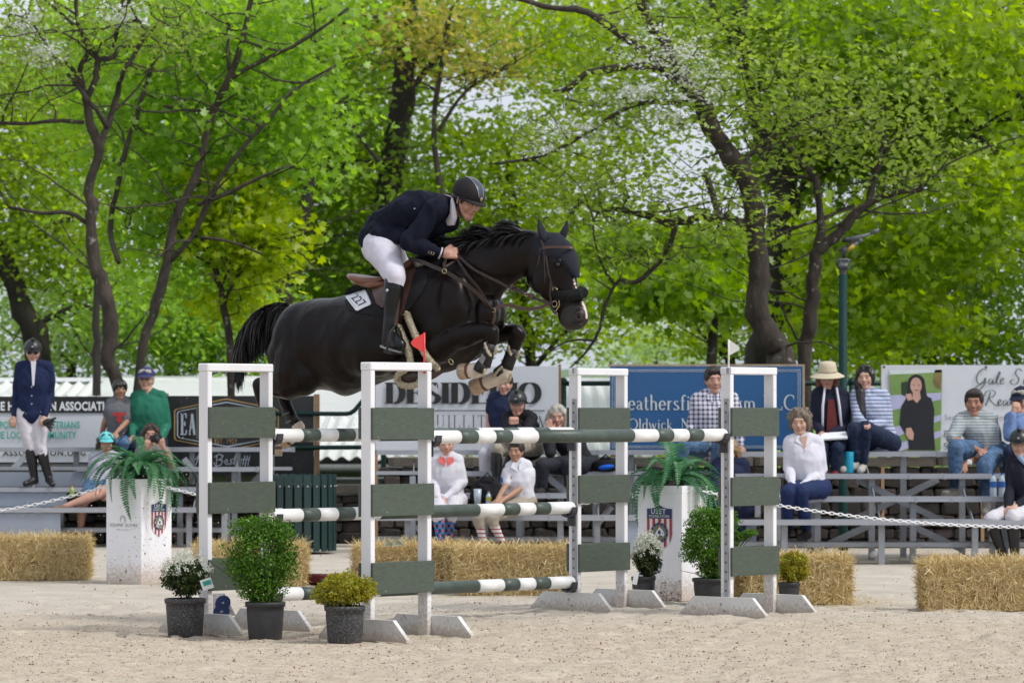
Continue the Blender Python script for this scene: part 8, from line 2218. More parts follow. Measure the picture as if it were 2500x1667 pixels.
T = q['T']; m = MB(); c = q['nk'] + q['fw'] * .06; m.cone(c + Vector((-.05, 0, .02)), c + Vector((0, -.05, -.05)), .03, .018, 8); m.cone(c + Vector((.05, 0, .02)), c + Vector((0, -.05, -.05)), .03, .018, 8); T.part('shirt_collar', m, cloth('pale_blue', (.26, .36, .52)), smooth=True)
# ================================================================== straw bales
def bale(label, px0, px1, pytop, pybot, rot, seed, depth=.46, n=2600, tint=None):
 g = np.random.default_rng(seed); rd = random.Random(seed)
 Z = F * EYE / (pybot - HY); s = F / Z
 w = (px1 - px0) / s; h = (pybot - pytop) / s * .93
 xc = ((px0 + px1) / 2 - HX) / s
 ca, sa = math.cos(rot), math.sin(rot)
 c = Vector((xc, Z + depth / 2 + .02, 0)); ax = Vector((ca, sa, 0)); ay = Vector((-sa, ca, 0))
 T = Thing('straw_bale', label, 'straw bale', c, 'straw bales along the arena edge')
 mb = MB(); nx, nz = 16, 8; L, D = w / 2 - .03, depth / 2 - .02
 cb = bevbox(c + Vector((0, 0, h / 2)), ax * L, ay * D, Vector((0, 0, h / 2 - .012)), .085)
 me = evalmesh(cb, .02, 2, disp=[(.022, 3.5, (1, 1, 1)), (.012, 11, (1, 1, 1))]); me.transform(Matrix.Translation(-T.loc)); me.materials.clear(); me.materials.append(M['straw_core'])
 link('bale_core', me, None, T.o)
 # stalks on each face
 N = n; f = g.choice(5, N, p=[.46, .20, .07, .13, .14])
 u, v = g.random(N) * 2 - 1, g.random(N)
 P = np.zeros((N, 3)); nr = np.zeros((N, 3))
 for k, (fn) in enumerate([lambda: (u * L, -D * np.ones(N), v * h, (0, -1, 0)), lambda: (u * L, (v * 2 - 1) * D, h * np.ones(N) - .01, (0, 0, 1)), lambda: (u * L, D * np.ones(N), v * h, (0, 1, 0)),
        lambda: (-L * np.ones(N), u * D, v * h, (-1, 0, 0)), lambda: (L * np.ones(N), u * D, v * h, (1, 0, 0))]):
  a, b_, z, nn = fn(); q = f == k
  P[q] = np.stack([a, b_, z], -1)[q]; nr[q] = nn
 d = g.normal(size=(N, 3)) * np.array([.6, .6, .75]); d -= nr * (d * nr).sum(1)[:, None]
 d /= np.linalg.norm(d, axis=1)[:, None] + 1e-9
 d += nr * ((g.random(N) ** 2) * np.where(f == 1, 1.25, .85))[:, None] + np.array([0, 0, -.10]) + g.normal(size=(N, 3)) * .08
 d /= np.linalg.norm(d, axis=1)[:, None]
 ln = .05 + .12 * g.random(N); ln[f == 1] *= 1.5; ln[f > 2] *= 1.25
 lift = .004 + .024 * g.random(N)
 P = P + nr * lift[:, None]
 W_ = np.cross(d, nr + g.normal(size=(N, 3)) * .3); W_ /= np.linalg.norm(W_, axis=1)[:, None] + 1e-9
 wd = (.0016 + .0016 * g.random(N))[:, None]
 A, B_ = P - d * ln[:, None] * .5, P + d * ln[:, None] * .5
 V = np.stack([A - W_ * wd, A + W_ * wd, B_ + W_ * wd * .7, B_ - W_ * wd * .7], 1).reshape(-1, 3)
 V = np.maximum(V, [-9, -9, .003])
 X_ = V[:, 0] * ca - V[:, 1] * sa; Y_ = V[:, 0] * sa + V[:, 1] * ca; V = np.stack([X_, Y_, V[:, 2]], -1)
 me = np_mesh('straw', V, np.arange(N * 4).reshape(-1, 4), 4, attr=g.random(N))
 link('straw', me, M['straw_leaf'], T.o, kind='stuff')
 for q in (-.35, .35):
  m = MB(); pts = [c + ax * (L * 2 * q * .72) + ay * a + UP * b_ for a, b_ in ((-D - .012, .01), (-D - .014, h * .5), (-D - .010, h - .01), (0, h + .004), (D, h - .01), (D + .01, .02))]
  m.tube(pts, .003, 5, closed=False); T.part('twine', m, M['twine'])
M['twine'] = mat('baling_twine', (.34, .24, .12), .9)
M['straw_leaf'] = leafmat('straw_stalks', (.40, .29, .10), (.76, .61, .33), .2, cc=(.86, .78, .54))
bale('straw bale at the far left edge in front of the standing rider\'s bleachers', -60, 212, 1310, 1417, .02, 1, n=7600)
bale('straw bale behind the rear left standard and the round boxwood', 470, 745, 1327, 1432, .05, 2, n=6000)
bale('darker straw bale with scraps of litter on top, behind the front left standard', 862, 1060, 1330, 1432, -.05, 3, n=6000)
bale('straw bale lying end-on beside the bale with litter', 1052, 1160, 1330, 1441, .55, 31, depth=.6, n=3000)
bale('straw bale in front of the girl with striped socks', 1122, 1405, 1334, 1454, .02, 4, n=8000)
bale('straw bale behind the front right standard', 1800, 2078, 1356, 1476, .12, 5, n=7600)
bale('straw bale at the lower right edge before the helmeted girl', 2254, 2560, 1366, 1492, -.02, 6, n=8000)
# loose straw on the ground beside the bales
g = np.random.default_rng(9); N = 1400
px = np.concatenate([g.normal(2080, 60, N // 2), g.normal(1250, 160, N // 4), g.normal(2400, 120, N // 8), g.normal(120, 90, N // 8)])[:N]
py = np.concatenate([1478 - 8 + g.normal(0, 9, N // 2), 1456 + g.normal(0, 6, N // 4), 1496 + g.normal(0, 6, N // 8), 1420 + g.normal(0, 5, N // 8)])[:N]
n = len(px); Zs = F * EYE / (py - HY); C_ = np.stack([(px - HX) / F * Zs, Zs, .006 + .006 * g.random(n)], -1); a = g.random(n) * 2 * PI
d = np.stack([np.cos(a), np.sin(a), g.normal(0, .1, n)], -1) * (.03 + .05 * g.random(n))[:, None]; w_ = np.stack([-np.sin(a), np.cos(a), np.zeros(n)], -1) * .0016
V = np.stack([C_ - d - w_, C_ - d + w_, C_ + d + w_, C_ + d - w_], 1).reshape(-1, 3)
tag(link('loose_straw', np_mesh('loose_straw', V, np.arange(n * 4).reshape(-1, 4), 4, attr=g.random(n)), M['straw_leaf']), 'loose straw fallen on the sand beside the bales', 'straw', kind='stuff')

# ================================================================== planters with ferns
fern_m = {'a': leafmat('fern_green', (.02, .10, .035), (.06, .22, .09), .35), 'b': leafmat('fern_light', (.05, .17, .06), (.12, .30, .13), .35)}
def frond_mesh(seed, L=.5, droop=1.0):
 g = random.Random(seed); mb = MB(); n = 26
 p = Vector((0, 0, 0)); v = Vector((1, 0, g.uniform(.7, 1.3))).normalized(); pts = [p.copy()]
 for i in range(n):
  v = (v + Vector((0, g.gauss(0, .015), -.085 * droop * (1 + i * .06)))).normalized(); p = p + v * (L / n); pts.append(p.copy())
 mb.tube(pts, [.0035 * (1 - .8 * i / n) for i in range(n + 1)], 4, cap=False)
 for i in range(2, n + 1):
  t = i / n; w = .062 * math.sin(PI * min(1, t * .93 + .07)) ** .6 * (1.08 - t * .75) + .004
  d = (pts[i] - pts[i - 1]).normalized(); s = Vector((0, 1, 0))
  up = d.cross(s) * -1
  for q in (-1, 1):
   e = pts[i] + s * q * w + d * w * .35 - up * w * .25 * 1 + Vector((0, 0, g.uniform(-.004, .004)))
   h = .0075
   m_ = (pts[i] + e) / 2 + up * .004
   mb.add([pts[i] - d * h, m_ - d * h * 1.1, e, m_ + d * h * 1.1, pts[i] + d * h], [(0, 1, 2), (0, 2, 4), (4, 2, 3)])
 me = mb.mesh('frond')
 a = me.attributes.new('rnd', 'FLOAT', 'FACE'); a.data.foreach_set('value', [min(1, max(0, g.gauss(.5, .22))) for _ in me.polygons])
 return me
def fern(label, c, n, seed, spread=1.0, Ls=(.42, .66)):
 g = random.Random(seed); T = Thing('fern', label, 'fern', c)
 M_ = []
 for i in range(9):
  me = frond_mesh(seed * 10 + i, g.uniform(*Ls), g.uniform(.75, 1.5)); me.materials.append(fern_m['b' if i % 3 == 0 else 'a']); M_.append(me)
 for i in range(n):
  me = M_[i % 9]; a = 2 * PI * i / n * 2.4 + g.uniform(-.3, .3)
  tilt = g.choice((-.9, -.5, -.2, 0, .15, .3)) * 1.0
  R = Matrix.Rotation(a, 4, 'Z') @ Matrix.Rotation(tilt, 4, 'Y') @ Matrix.Rotation(g.uniform(-.35, .35), 4, 'X')
  k = g.uniform(.8, 1.12) * spread
  T.inst('frond', me, None, Vector(c) + Vector((math.cos(a) * .05, math.sin(a) * .05, g.uniform(-.03, .05))), rot=R.to_euler(), scale=(k, k, k))
 mb = MB(); mb.ell(Vector(c) - UP * .04, (.10, 0, 0), (0, .10, 0), (0, 0, .05)); T.part('soil', mb, M['mortar'])
 return T
M['plant_white'] = mat('planter_white', (.82, .82, .85), .5, .03, 4, spots=((.50, .42, .38), 34, .76, .05), grime=((.48, .38, .30), .35))
navy_ink = mat('shield_navy', (.022, .035, .13), .5); red_ink = mat('shield_red', (.42, .035, .05), .5); olive_ink = mat('shield_olive', (.20, .19, .12), .5)
def shield(T, O, ux, off, w, parent):
 """crest on a planter face; O = top centre, w = width"""
 off = Vector(off)
 def P(x, y, k=1): return Vector(O) + Vector(ux) * (x * w) + UP * (y * w) + off * (.0022 * k)
 def part(nm, polys, m, k):
  mb = MB()
  for p in polys:
   q = [P(x, y, k) for x, y in p]
   nrm = (q[1] - q[0]).cross(q[2] - q[0])
   mb.poly(q if nrm.dot(off) > 0 else q[::-1])
  return T.part(nm, mb, m, parent)
 out = [(-.5, -.06), (-.30, -.05), (-.12, .0), (0, .07), (.12, .0), (.30, -.05), (.5, -.06), (.5, -.95), (.46, -1.12), (.34, -1.30), (.14, -1.44), (0, -1.52), (-.14, -1.44), (-.34, -1.30), (-.46, -1.12), (-.5, -.95)]
 part('shield', [out], M['white_ink'], 1)
 part('shield_top', [[(-.49, -.40), (-.49, -.07), (-.30, -.06), (-.12, -.01), (0, .06), (.12, -.01), (.30, -.06), (.49, -.07), (.49, -.40)]], navy_ink, 2)
 def ylow(x): 
  x = abs(x); pts = [(0, -1.50), (.14, -1.42), (.34, -1.28), (.46, -1.10), (.49, -.95), (.5, -.9)]
  for (a, b), (c, d) in zip(pts[:-1], pts[1:]):
   if a <= x <= c: return b + (d - b) * (x - a) / (c - a)
  return -.95
 part('stripe', [[(a, -.405), (b, -.405), (b, ylow(b)), ((a + b) / 2, ylow((a + b) / 2)), (a, ylow(a))] for a, b in ((-.49, -.39), (-.28, -.17), (-.055, .055), (.17, .28), (.39, .49))], red_ink, 2)
 circ = lambda r, cx=0, cy=-.88: [(cx + r * math.cos(t * PI / 14), cy + r * math.sin(t * PI / 14)) for t in range(28)]
 part('ring', [circ(.345)], navy_ink, 3); part('disc', [circ(.265)], olive_ink, 4)
 part('star', [[(.305 * math.cos(t * PI / 6.5) + .022 * math.cos(q * 2 * PI / 5), -.88 + .305 * math.sin(t * PI / 6.5) + .022 * math.sin(q * 2 * PI / 5)) for q in range(5)] for t in range(13)], mat('shield_tan', (.40, .36, .26), .5), 4)
 head = [(.02, -.66), (.05, -.72), (.12, -.76), (.20, -.88), (.22, -.94), (.16, -1.0), (.10, -.97), (.02, -.95), (-.02, -1.02), (-.10, -1.08), (-.20, -1.06), (-.18, -.98), (-.14, -.90), (-.08, -.80), (-.02, -.74)]
 part('horse_head', [head], M['white_ink'], 5)
 part('horse_head_shade', [[(0, -.78), (.05, -.80), (.08, -.90), (.0, -.94), (-.05, -.88)], [(.13, -.86), (.17, -.90), (.14, -.94)], [(-.10, -.96), (-.04, -.98), (-.10, -1.04), (-.15, -1.02)]], navy_ink, 6)
 mb = MB(); textmesh('USET', .24 * w, mb, P(-.33, -.24, 3), ux, UP, (0, 0, 0), spacing=1.12, bold=.0006); textmesh('FOUNDATION', .115 * w, mb, P(-.40, -.36, 3), ux, UP, (0, 0, 0), spacing=1.05, bold=.0002)
 T.part('shield_lettering', mb, M['white_ink'], parent)
def planter(label, cx, py, px0, px1, flabel, seed, which, fn):
 """cx: nearest corner on the ground in the photo"""
 Zc_ = F * EYE / (py - HY); C = W(cx, py, Zc_); C.z = 0
 S = .40; s = F / Zc_
 wl, wr = (cx - px0) / s, (px1 - cx) / s
 th = math.atan2(wr, wl)            # turn of the box
 a = Vector((-math.cos(th), math.sin(th), 0)); b_ = Vector((math.sin(th), math.cos(th), 0))
 S = math.hypot(wl, wr) * 1.0; h = .905
 T = Thing('planter', label, 'planter', C)
 c = C + a * S / 2 + b_ * S / 2 + UP * (h / 2)
 m = bevbox(c - UP * .03, a * S / 2, b_ * S / 2, UP * (h / 2 - .03), .004); bx = T.part('box', m, M['plant_white'])
 for (p, q, L_a, L_b) in ((c + a * (S / 2 - .01) + UP * (h / 2 - .03), b_, .01, S / 2), (c - a * (S / 2 - .01) + UP * (h / 2 - .03), b_, .01, S / 2), (c + b_ * (S / 2 - .01) + UP * (h / 2 - .03), a, .01, S / 2 - .02), (c - b_ * (S / 2 - .01) + UP * (h / 2 - .03), a, .01, S / 2 - .02)):
  o_ = Vector((q.y, -q.x, 0)); m = MB(); m.box(p, q * L_b, o_ * L_a, UP * .03); T.part('rim', m, M['plant_white'])
 nl, nr_ = -b_, -a                  # outward normals of the left and right faces
 if which == 'right': shield(T, C + b_ * (S * .56) + nr_ * .001 + UP * (h - .205), b_, nr_, .195, bx)
 else: shield(T, C + a * (S * .50) + nl * .001 + UP * (h - .165), -a, nl, .232, bx)
 if which == 'right':
  mb = MB(); O = C + a * (S * .97) + nl * .003 + UP * .465; textmesh('EQUINE', .040, mb, C + a * (S * .885) + nl * .003 + UP * .495, -a, UP, (0, 0, 0), spacing=1.08); textmesh('ELIXIRS', .040, mb, C + a * (S * .45) + nl * .003 + UP * .495, -a, UP, (0, 0, 0), spacing=1.08)
  textmesh('WELLNESS', .020, mb, C + a * (S * .70) + nl * .003 + UP * .462, -a, UP, (0, 0, 0), spacing=1.8)
  T.part('name_lettering', mb, M['grey_ink'], bx)
  mb = MB(); cc = C + a * (S * .52) + nl * .003 + UP * .555
  mb.tube([cc - a * (.030 * math.cos(math.radians(q))) + UP * (.036 * math.sin(math.radians(q))) for q in range(-50, 215, 20)], .0016, 4); mb.tube([cc - a * (.020 * math.cos(math.radians(q))) + UP * (.026 * math.sin(math.radians(q))) for q in range(-20, 190, 20)], .0016, 4)
  T.part('horse_mark', mb, M['grey_ink'], bx)
 m = MB(); m.tube([C + b_ * (S * .8) + nr_ * .006 + UP * (h - .05) + b_ * (.014 * math.cos(t * PI / 6)) + UP * (.014 * math.sin(t * PI / 6)) for t in range(12)], .003, 5, closed=True); T.part('hook', m, M['galv'])
 top = c + UP * (h / 2)
 fern(flabel, top + UP * .03, fn, seed)
 return C, a, b_, S, h
PL = planter('white box planter with wellness lettering on its left face, left of the jump', 345, 1427, 252, 411, 'sprawling green fern in the left white planter', 3, 'right', 66)
PR = planter('white box planter with the shield on its left face, behind the jump', 1665, 1468, 1559, 1733, 'green fern in the right white planter', 5, 'left', 46)
# dirt splashed on the planters
m = None
g = np.random.default_rng(12)
def splash(label, C, ax, nrm, n, zr, xr, big):
 k = g.random(n); P = np.array([tuple(C + ax * float(g.uniform(*xr)) + UP * float(zr[0] + (zr[1] - zr[0]) * q ** 1.3) + nrm * .003) for q in k])
 r = .0018 + .004 * g.random(n) ** 3 + (g.random(n) > .94) * big
 o = np.array([(1, 0, 0), (-1, 0, 0), (0, 1, 0), (0, -1, 0), (0, 0, 1), (0, 0, -1)], float)
 v, f = clod_verts(P, r, g); me = np_mesh('mud_spatter', v, f, 3)
 tag(link('mud_spatter', me, M['clod_r']), label, 'mud spatter', kind='stuff')
splash('reddish mud spatter on the left planter', PL[0], PL[2], -PL[1], 70, (.02, .75), (.02, .34), .006)
splash('reddish mud spatter on the left face of the left planter', PL[0], PL[1], -PL[2], 26, (.02, .6), (.0, .30), .007)
splash('mud spatter low on the right planter', PR[0], PR[1], -PR[2], 260, (.0, .16), (.0, .2), .004)

# ================================================================== potted plants
M['pot'] = mat('black_pot', (.035, .037, .042), .55, .15, 14, bump=.15, bscale=30)
M['pot_dusty'] = mat('dusty_black_pot', (.035, .037, .042), .6, .15, 14, spots=((.26, .25, .25), 110, .52, .25), bump=.2, bscale=30)
PLM = {'box': leafmat('boxwood_leaf', (.03, .10, .006), (.13, .28, .02), .35, cc=(.26, .40, .05)), 'gold': leafmat('gold_leaf', (.19, .20, .012), (.42, .40, .03), .4, cc=(.40, .13, .02)),
  'pieris': leafmat('pieris_leaf', (.012, .03, .008), (.05, .09, .02), .25, cc=(.28, .24, .06)), 'bloom': leafmat('pieris_bloom', (.50, .52, .44), (.72, .73, .66), .3)}
def pot(T, c, r, h, dusty):
 mb = MB(); rs = []; n = 36
 prof = [(.80, 0), (.83, .02), (.93, .72), (.935, .86), (1.0, .87), (1.02, .97), (1.0, 1.0), (.95, 1.0), (.93, .90), (.3, .88)]
 for a, z in prof:
  rs.append([c + Vector((r * a * math.cos(q) * (1 + (.008 * math.cos(q * 18) if z < .8 else 0)), r * a * math.sin(q) * (1 + (.008 * math.cos(q * 18) if z < .8 else 0)), h * z)) for q in [2 * PI * j / n for j in range(n)]])
 mb.rings(rs); return T.part('pot', mb, M['pot_dusty' if dusty else 'pot'], smooth=True)
def bush(T, name, blobs, n, size, m, g, kind='quad', shell=.55, up=0.0, Z=None, rndf=None, lump=.35):
 """leaves near the surface of lumpy ellipsoids: (centre, rx, ry, rz, weight)"""
 w = np.array([b[4] for b in blobs], float); w /= w.sum(); out = []
 for b, q in zip(blobs, w):
  k = int(n * q); d = g.normal(size=(k, 3)); d /= np.linalg.norm(d, axis=1)[:, None]
  ph = np.array([mnoise.noise(Vector((x * 2.2 + b[1] * 50, y * 2.2, z * 2.2))) for x, y, z in d])
  rr = (shell + (1 - shell) * g.random(k) ** .5) * (1 + lump * ph)
  out.append(d * rr[:, None] * np.array([b[1], b[2], b[3]]) + np.array(tuple(b[0])))
 c = np.concatenate(out)
 me = leaf_mesh(name, c, size, g, kind, .9, rnd=None if rndf is None else rndf(c, g))
 return link(name, me, m, T.o, loc=-T.loc, kind='stuff')
def stems(T, base, tips, r=.004):
 mb = MB()
 for t in tips:
  mmid = base.lerp(t, .5) + Vector((random.uniform(-.02, .02), random.uniform(-.02, .02), .02)); mb.tube([base + Vector((random.uniform(-.02, .02), random.uniform(-.02, .02), 0)), mmid, t], [r, r * .8, r * .4], 5, cap=False)
 T.part('stems', mb, M['twig'])
def potted(label, px, pybot, rpx, pytop, seed, kind, spec, dusty, cat='potted plant', sh=0.0):
 Z = F * EYE / (pybot - HY) ; s = F / Z; c = W(px, pybot, Z); c.z = 0; r = rpx / s; h = (pybot - pytop) / s
 c = c + Vector((0, r * .8 - sh, 0))
 T = Thing('potted_plant', label, cat, c); pot(T, c, r, h, dusty); g = np.random.default_rng(seed); random.seed(seed)
 mb = MB(); mb.tube([c + UP * h * .86, c + UP * h * .9], [r * .9, r * .9], 20); T.part('soil', mb, M['mortar'])
 def PP(x, y): p = W(x, y, c.y); return p
 bl = [(PP(x, y), rx / s, rx / s * .9, ry / s, w) for x, y, rx, ry, w in spec]
 tips = [Vector(b[0]) + Vector((random.gauss(0, .5) * b[1], random.gauss(0, .5) * b[1], random.gauss(0, .4) * b[3])) for b in bl for _ in range(7)]
 stems(T, c + UP * h * .85, tips)
 if kind == 'box': bush(T, 'foliage', bl, 15000, .017, PLM['box'], g, shell=.35, rndf=lambda c_, g_: np.clip(g_.random(len(c_)) * .9 + (g_.random(len(c_)) > .9) * .2, 0, 1), lump=.62)
 if kind == 'gold': bush(T, 'foliage', bl, 5200, .018, PLM['gold'], g, shell=.3, lump=.4)
 if kind == 'pieris':
  bush(T, 'foliage', bl, 4200, .019, PLM['pieris'], g, shell=.25, lump=.4)
  b2 = [(Vector(b[0]) + UP * b[3] * .30, b[1] * .95, b[2], b[3] * .75, b[4]) for b in bl]
  w = g.normal(size=(85 if rpx > 40 else 150, 3)); w /= np.linalg.norm(w, axis=1)[:, None]; w[:, 2] = np.abs(w[:, 2])
  cc = np.array(tuple(b2[0][0])) + w * np.array([b2[0][1], b2[0][2], b2[0][3] * 1.3]) * (1.0 + .22 * g.random((len(w), 1)))
  c3 = np.repeat(cc, 13, 0) + g.normal(size=(len(cc) * 13, 3)) * np.array([.008, .008, .014])
  link('blossom', leaf_mesh('blossom', c3, .015, g, 'quad', 1.2), PLM['bloom'], T.o, loc=-T.loc, kind='stuff')
 return T, c, s
T, c, s = potted('black pot with white-flowering andromeda, leftmost of the front row', 455, 1551, 50, 1458, 1, 'pieris', [(455, 1412, 55, 44, 1)], True, sh=.20)
m = MB(); a = W(505, 1425, c.y - .12); m.box(a, (.036, 0, .012), (0, .001, 0), (-.012, 0, .034)); lo = T.part('plant_label', m, M['white_ink'])
m = MB(); a2 = a + Vector((.002, -.004, .008)); m.box(a2, (.026, 0, .008), (0, .001, 0), (-.005, 0, .014)); T.part('label_picture', m, M['teal_ink'], lo)
potted('tall round boxwood in a black pot in front of the rear left standard', 645, 1562, 49, 1470, 2, 'box', [(637, 1355, 84, 88, 1.5), (620, 1290, 55, 32, .4), (670, 1300, 48, 36, .4), (640, 1440, 55, 40, .5), (690, 1370, 44, 50, .3), (590, 1380, 42, 50, .3)], False)
potted('low golden-leaved shrub in a dusty black pot by the front left standard', 840, 1571, 50, 1480, 3, 'gold', [(842, 1440, 62, 46, 1), (795, 1450, 34, 30, .3), (888, 1440, 34, 32, .3)], True)
T, c, s = potted('white-flowering andromeda in a black pot before the right planter', 1572, 1476, 30, 1408, 4, 'pieris', [(1580, 1366, 33, 44, 1)], False)
m = MB(); a = W(1552, 1410, c.y - .10); m.box(a, (.018, 0, -.004), (0, .001, 0), (.010, 0, .05)); T.part('plant_label', m, M['white_ink'])
potted('round boxwood in a black pot behind the front right standard', 1742, 1480, 50, 1412, 5, 'box', [(1735, 1325, 66, 74, 1.4), (1720, 1262, 42, 26, .3), (1765, 1270, 40, 32, .3), (1745, 1390, 44, 30, .35), (1832, 1300, 20, 9, .05), (1808, 1310, 20, 12, .07), (1690, 1330, 26, 44, .2)], False)
potted('small golden shrub in a black pot beside the right bale', 1928, 1486, 27, 1422, 6, 'gold', [(1938, 1384, 38, 36, 1)], False)

# ================================================================== number board, burgundy pole, litter
def number_board():
 Z = 26.0; T = Thing('number_board', 'white number board with a navy figure beside the rear left standard', 'sign', (W(545, 0, Z).x, Z, 0))
 P = [W(519, 1500, Z), W(575, 1502, Z), W(548, 1448, Z), W(519, 1448, Z)]
 pb = T.part('board', MB().prism(P, (0, .03, 0)), M['white_paint'])
 m = MB(); textmesh('8', .20, m, W(521, 1506, Z), UX, UZ, (0, -.004, 0), bold=.012, shear=.15); T.part('figure', m, mat('figure_navy', (.02, .045, .16), .5))
number_board()
T = Thing('pole_on_ground', 'burgundy pole lying on the sand behind the golden shrub', 'pole', W(800, 1432, 33.0))
m = MB(); m.tube([W(742, 1413, 32.6), W(925, 1416, 32.0)], .05, 14); T.part('pole', m, mat('burgundy_paint', (.16, .018, .045), .5, .2, 8), smooth=True)
for i, (x, y) in enumerate(((795, 1424), (868, 1423))):
 m = MB(); m.box(W(x, y, 32.3), (.04, 0, 0), (0, .10, 0), (0, 0, .04)); T.part('block', m, M['mortar'])
Zl_ = F * EYE / (1436 - HY)
for i, (x, y, w_, h_, t) in enumerate(((952, 1325, .055, .03, .5), (972, 1322, .05, .04, -.3))):
 c = W(x, y, Zl_ + .2); m = MB(); m.add([c + Vector(p) for p in ((-w_, 0, -h_), (w_, .02, -h_ * .8), (w_ * .8, .01, h_), (0, -.01, h_ * .4), (-w_ * .7, 0, h_ * 1.1))], [(0, 1, 2, 3, 4)]); m.add([c + Vector((0, .004, 0)) + Vector(p) for p in ((-w_, 0, -h_), (w_, .02, -h_ * .8), (w_ * .8, .01, h_), (0, -.01, h_ * .4), (-w_ * .7, 0, h_ * 1.1))], [(4, 3, 2, 1, 0)])
 tag(link('paper_scrap', m.mesh('paper_scrap', c), mat('pale_card', (.42, .42, .28), .6), loc=c), ('left' if i == 0 else 'right') + ' scrap of pale yellow card lying on the dark bale', 'paper scrap')
c = W(2134, 1352, 37.6); m = MB(); m.ell(c, (.05, 0, .01), (0, .04, 0), (0, 0, .035), 8, 6); tag(link('paper_scrap', m.mesh('paper_scrap', c), M['white_ink'], loc=c), 'crumpled white paper on the ground under the right bleachers', 'paper scrap')

# ================================================================== bottles, bags
M['clear'] = mat('clear_plastic', (.42, .50, .58), .15, .1, 10, spec=.6); M['bluelabel'] = mat('blue_label', (.02, .12, .42), .4); M['bluecap'] = mat('blue_cap', (.02, .10, .45), .4)
def bottle(label, px, py, Z, h, r, body, capm, band=None, group=None, squat=False):
 c = W(px, py, Z); T = Thing('bottle', label, 'bottle', c, group)
 m = MB(); prof = [(.9, 0), (1, .03), (1, .30), (.92, .36), (1, .42), (1, .66), (.55, .84), (.36, .88), (.36, .93)] if not squat else [(.9, 0), (1, .04), (1.0, .5), (1.05, .80), (1.05, .88)]
 m.rings([[c + Vector((r * a * math.cos(q), r * a * math.sin(q), h * z)) for q in [2 * PI * j / 16 for j in range(16)]] for a, z in prof]); T.part('body', m, body, smooth=True)
 m = MB(); rr = r * (.42 if not squat else 1.12); m.tube([c + UP * h * (.92 if not squat else .88), c + UP * h * (1.0 if not squat else .95)], [rr, rr * .95], 14); T.part('cap', m, capm, smooth=False)
 if band: m = MB(); m.tube([c + UP * h * .40, c + UP * h * .64], [r * 1.02, r * 1.02], 16, cap=False); T.part('label_band', m, band, smooth=True)
 return T
b1 = bottle('plastic water bottle with blue label, nearer the man in jeans', 2425, 1212, 37.65, .235, .035, M['clear'], M['bluecap'], M['bluelabel'], 'water bottles on the right bleachers')
b2 = bottle('plastic water bottle with blue label, nearer the right edge', 2446, 1212, 37.65, .235, .035, M['clear'], M['bluecap'], M['bluelabel'], 'water bottles on the right bleachers')
aq = mat('aqua_plastic', (.01, .33, .50), .35, .06, 10)
b3 = bottle('large aqua shaker bottle beside the striped woman\'s shoes', 2073, 1154, 38.5, .225, .045, aq, aq, None, squat=True)
m = MB(); textmesh('VEGA', .05, m, W(2077, 1136, 38.44), UZ, -UX, (0, -.006, 0)); 
b4 = bottle('water bottle standing behind the girl in the white polo', 1230, 1197, 38.9, .21, .034, M['clear'], M['bluecap'], M['bluelabel'])
b5 = bottle('bottle with yellow label on the centre plank', 1193, 1236, 38.1, .15, .028, M['clear'], M['galv'], mat('yellow_label', (.45, .42, .05), .5))
b6 = bottle('green sports drink with an orange cap on the left plank', 176, 1214, 41.9, .13, .034, mat('green_drink', (.30, .42, .10), .3), mat('orange_cap', (.65, .10, .02), .4))
c = W(1166, 1232, 38.1); T = Thing('plastic_cup', 'tall clear plastic cup on the centre plank by the black bag', 'cup', c)
m = MB(); m.rings([[c + Vector((r * math.cos(q), r * math.sin(q), z)) for q in [2 * PI * j / 16 for j in range(16)]] for r, z in ((.030, 0), (.040, .16), (.037, .16), (.028, .008))]); T.part('cup', m, M['clear'], smooth=True)
def bag(name, label, px, py, Z, sx, sy, sz, m_, strap_=True, tilt=0):
 c = W(px, py, Z); T = Thing(name, label, 'bag', c)
 mb = MB(); mb.ell(c + UP * sz * .5, (sx, 0, tilt), (0, sy, 0), (0, 0, sz * .55)); mb.ell(c + UP * sz * .3, (sx * 1.05, 0, 0), (0, sy * 1.05, 0), (0, 0, sz * .34)); mb.cone(c + Vector((-sx * .5, 0, sz * .8)), c + Vector((sx * .5, 0, sz * .75)), sz * .16, sz * .14)
 skin(T, 'bag_body', mb, m_, voxel=.011, smooth=3, disp=[(.010, 7, (1, 1, 1))])
 if strap_:
  mb = MB(); mb.tube([c + Vector((-sx * .4, -sy * .8, sz * .9)), c + Vector((0, -sy * .9, sz * 1.2)), c + Vector((sx * .4, -sy * .8, sz * .9))], .010, 6); T.part('strap', mb, M['black_ink'], smooth=True)
 return T
bag('backpack', 'black backpack on the centre plank left of the polo girl', 1190, 1228, 38.7, .17, .12, .26, blk)
bag('backpack', 'navy backpack with a blue stripe by the blond woman', 1822, 1262, 37.5, .13, .11, .26, nv)
bag('bag', 'black bag with a bright blue flap on the centre plank', 1478, 1149, 39.5, .13, .10, .14, blk)
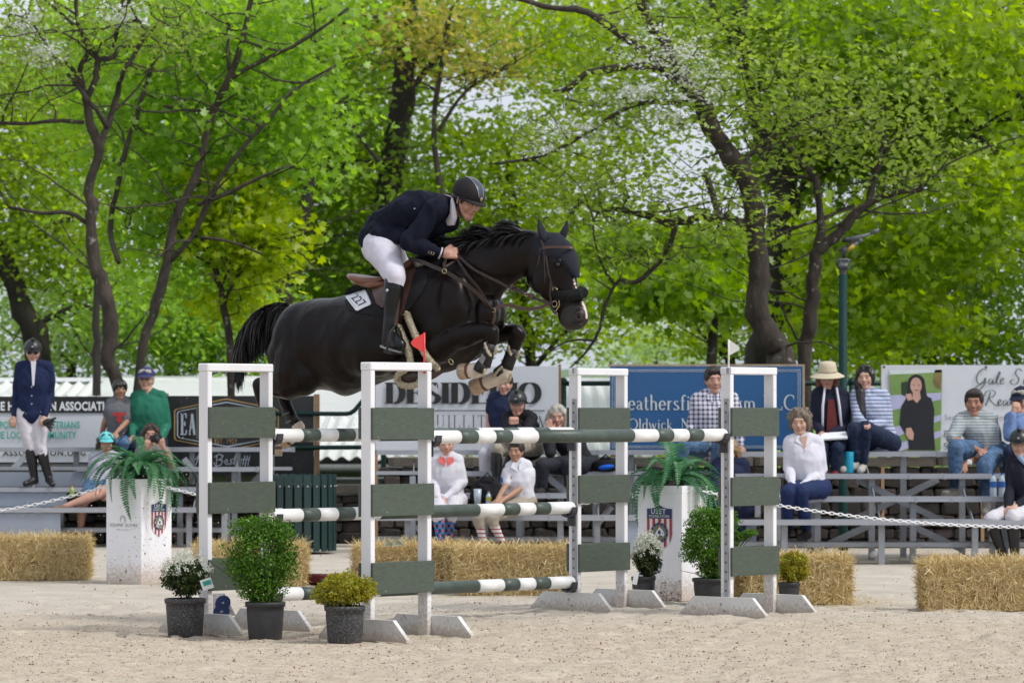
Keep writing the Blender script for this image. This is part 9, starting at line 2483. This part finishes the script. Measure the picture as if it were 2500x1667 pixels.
m = MB(); c = W(1480, 1140, 39.35); m.ell(c, (.085, 0, .01), (0, .05, 0), (0, 0, .028)); tag(link('cloth', m.mesh('cloth', c, True), cloth('bright_blue', (.01, .09, .48)), loc=c), 'bright blue cloth on top of the black bag', 'cloth')
m = MB(); 
b7 = bottle('grey flask beside the navy backpack', 1850, 1262, 37.3, .19, .030, M['galv'], M['boot'])

# ================================================================== white plastic chain
lk = MB(); pts = []
for q in range(12):
 a = 2 * PI * q / 12; pts.append(Vector((.0165 * math.cos(a) + (.010 if math.cos(a) > 0 else -.010), .0115 * math.sin(a), 0)))
lk.tube(pts, .0042, 6, closed=True); link_me = lk.mesh('chain_link', smooth=True); link_me.materials.append(mat('white_plastic', (.76, .76, .78), .4, .02))
def chain(label, a, b_, sag, na=None):
 T = Thing('chain', label, 'chain', a)
 a, b_ = Vector(a), Vector(b_); n = 60; P = [a.lerp(b_, i / n) - UP * sag * 4 * (i / n) * (1 - i / n) for i in range(n + 1)]
 cum = [0]
 for p, q in zip(P[:-1], P[1:]): cum.append(cum[-1] + (q - p).length)
 t, k, i = .0, 0, 0; pitch = .041
 while t < cum[-1]:
  while i < n - 1 and cum[i + 1] < t: i += 1
  u = (t - cum[i]) / (cum[i + 1] - cum[i]); p = P[i].lerp(P[i + 1], u); d = (P[i + 1] - P[i]).normalized()
  R = d.to_track_quat('X', 'Z').to_matrix().to_4x4() @ Matrix.Rotation(.35 + (PI / 2 if k % 2 else 0), 4, 'X')
  T.inst('chain_link', link_me, None, p, rot=R.to_euler()); t += pitch; k += 1
 return T
chain('white plastic chain sagging from the left edge to the left planter', W(-190, 1262, 33.0), W(262, 1185, 32.7), .06)
chain('white plastic chain from the left planter past the rear left standard', W(404, 1188, 32.6), W(900, 1262, 31.6), .05)
chain('white plastic chain running into the left side of the right planter', W(1300, 1236, 30.6), W(1566, 1200, 30.0), .03)
chain('white plastic chain falling from the right planter to the right edge', W(1722, 1200, 29.8), W(2640, 1285, 31.5), .09)
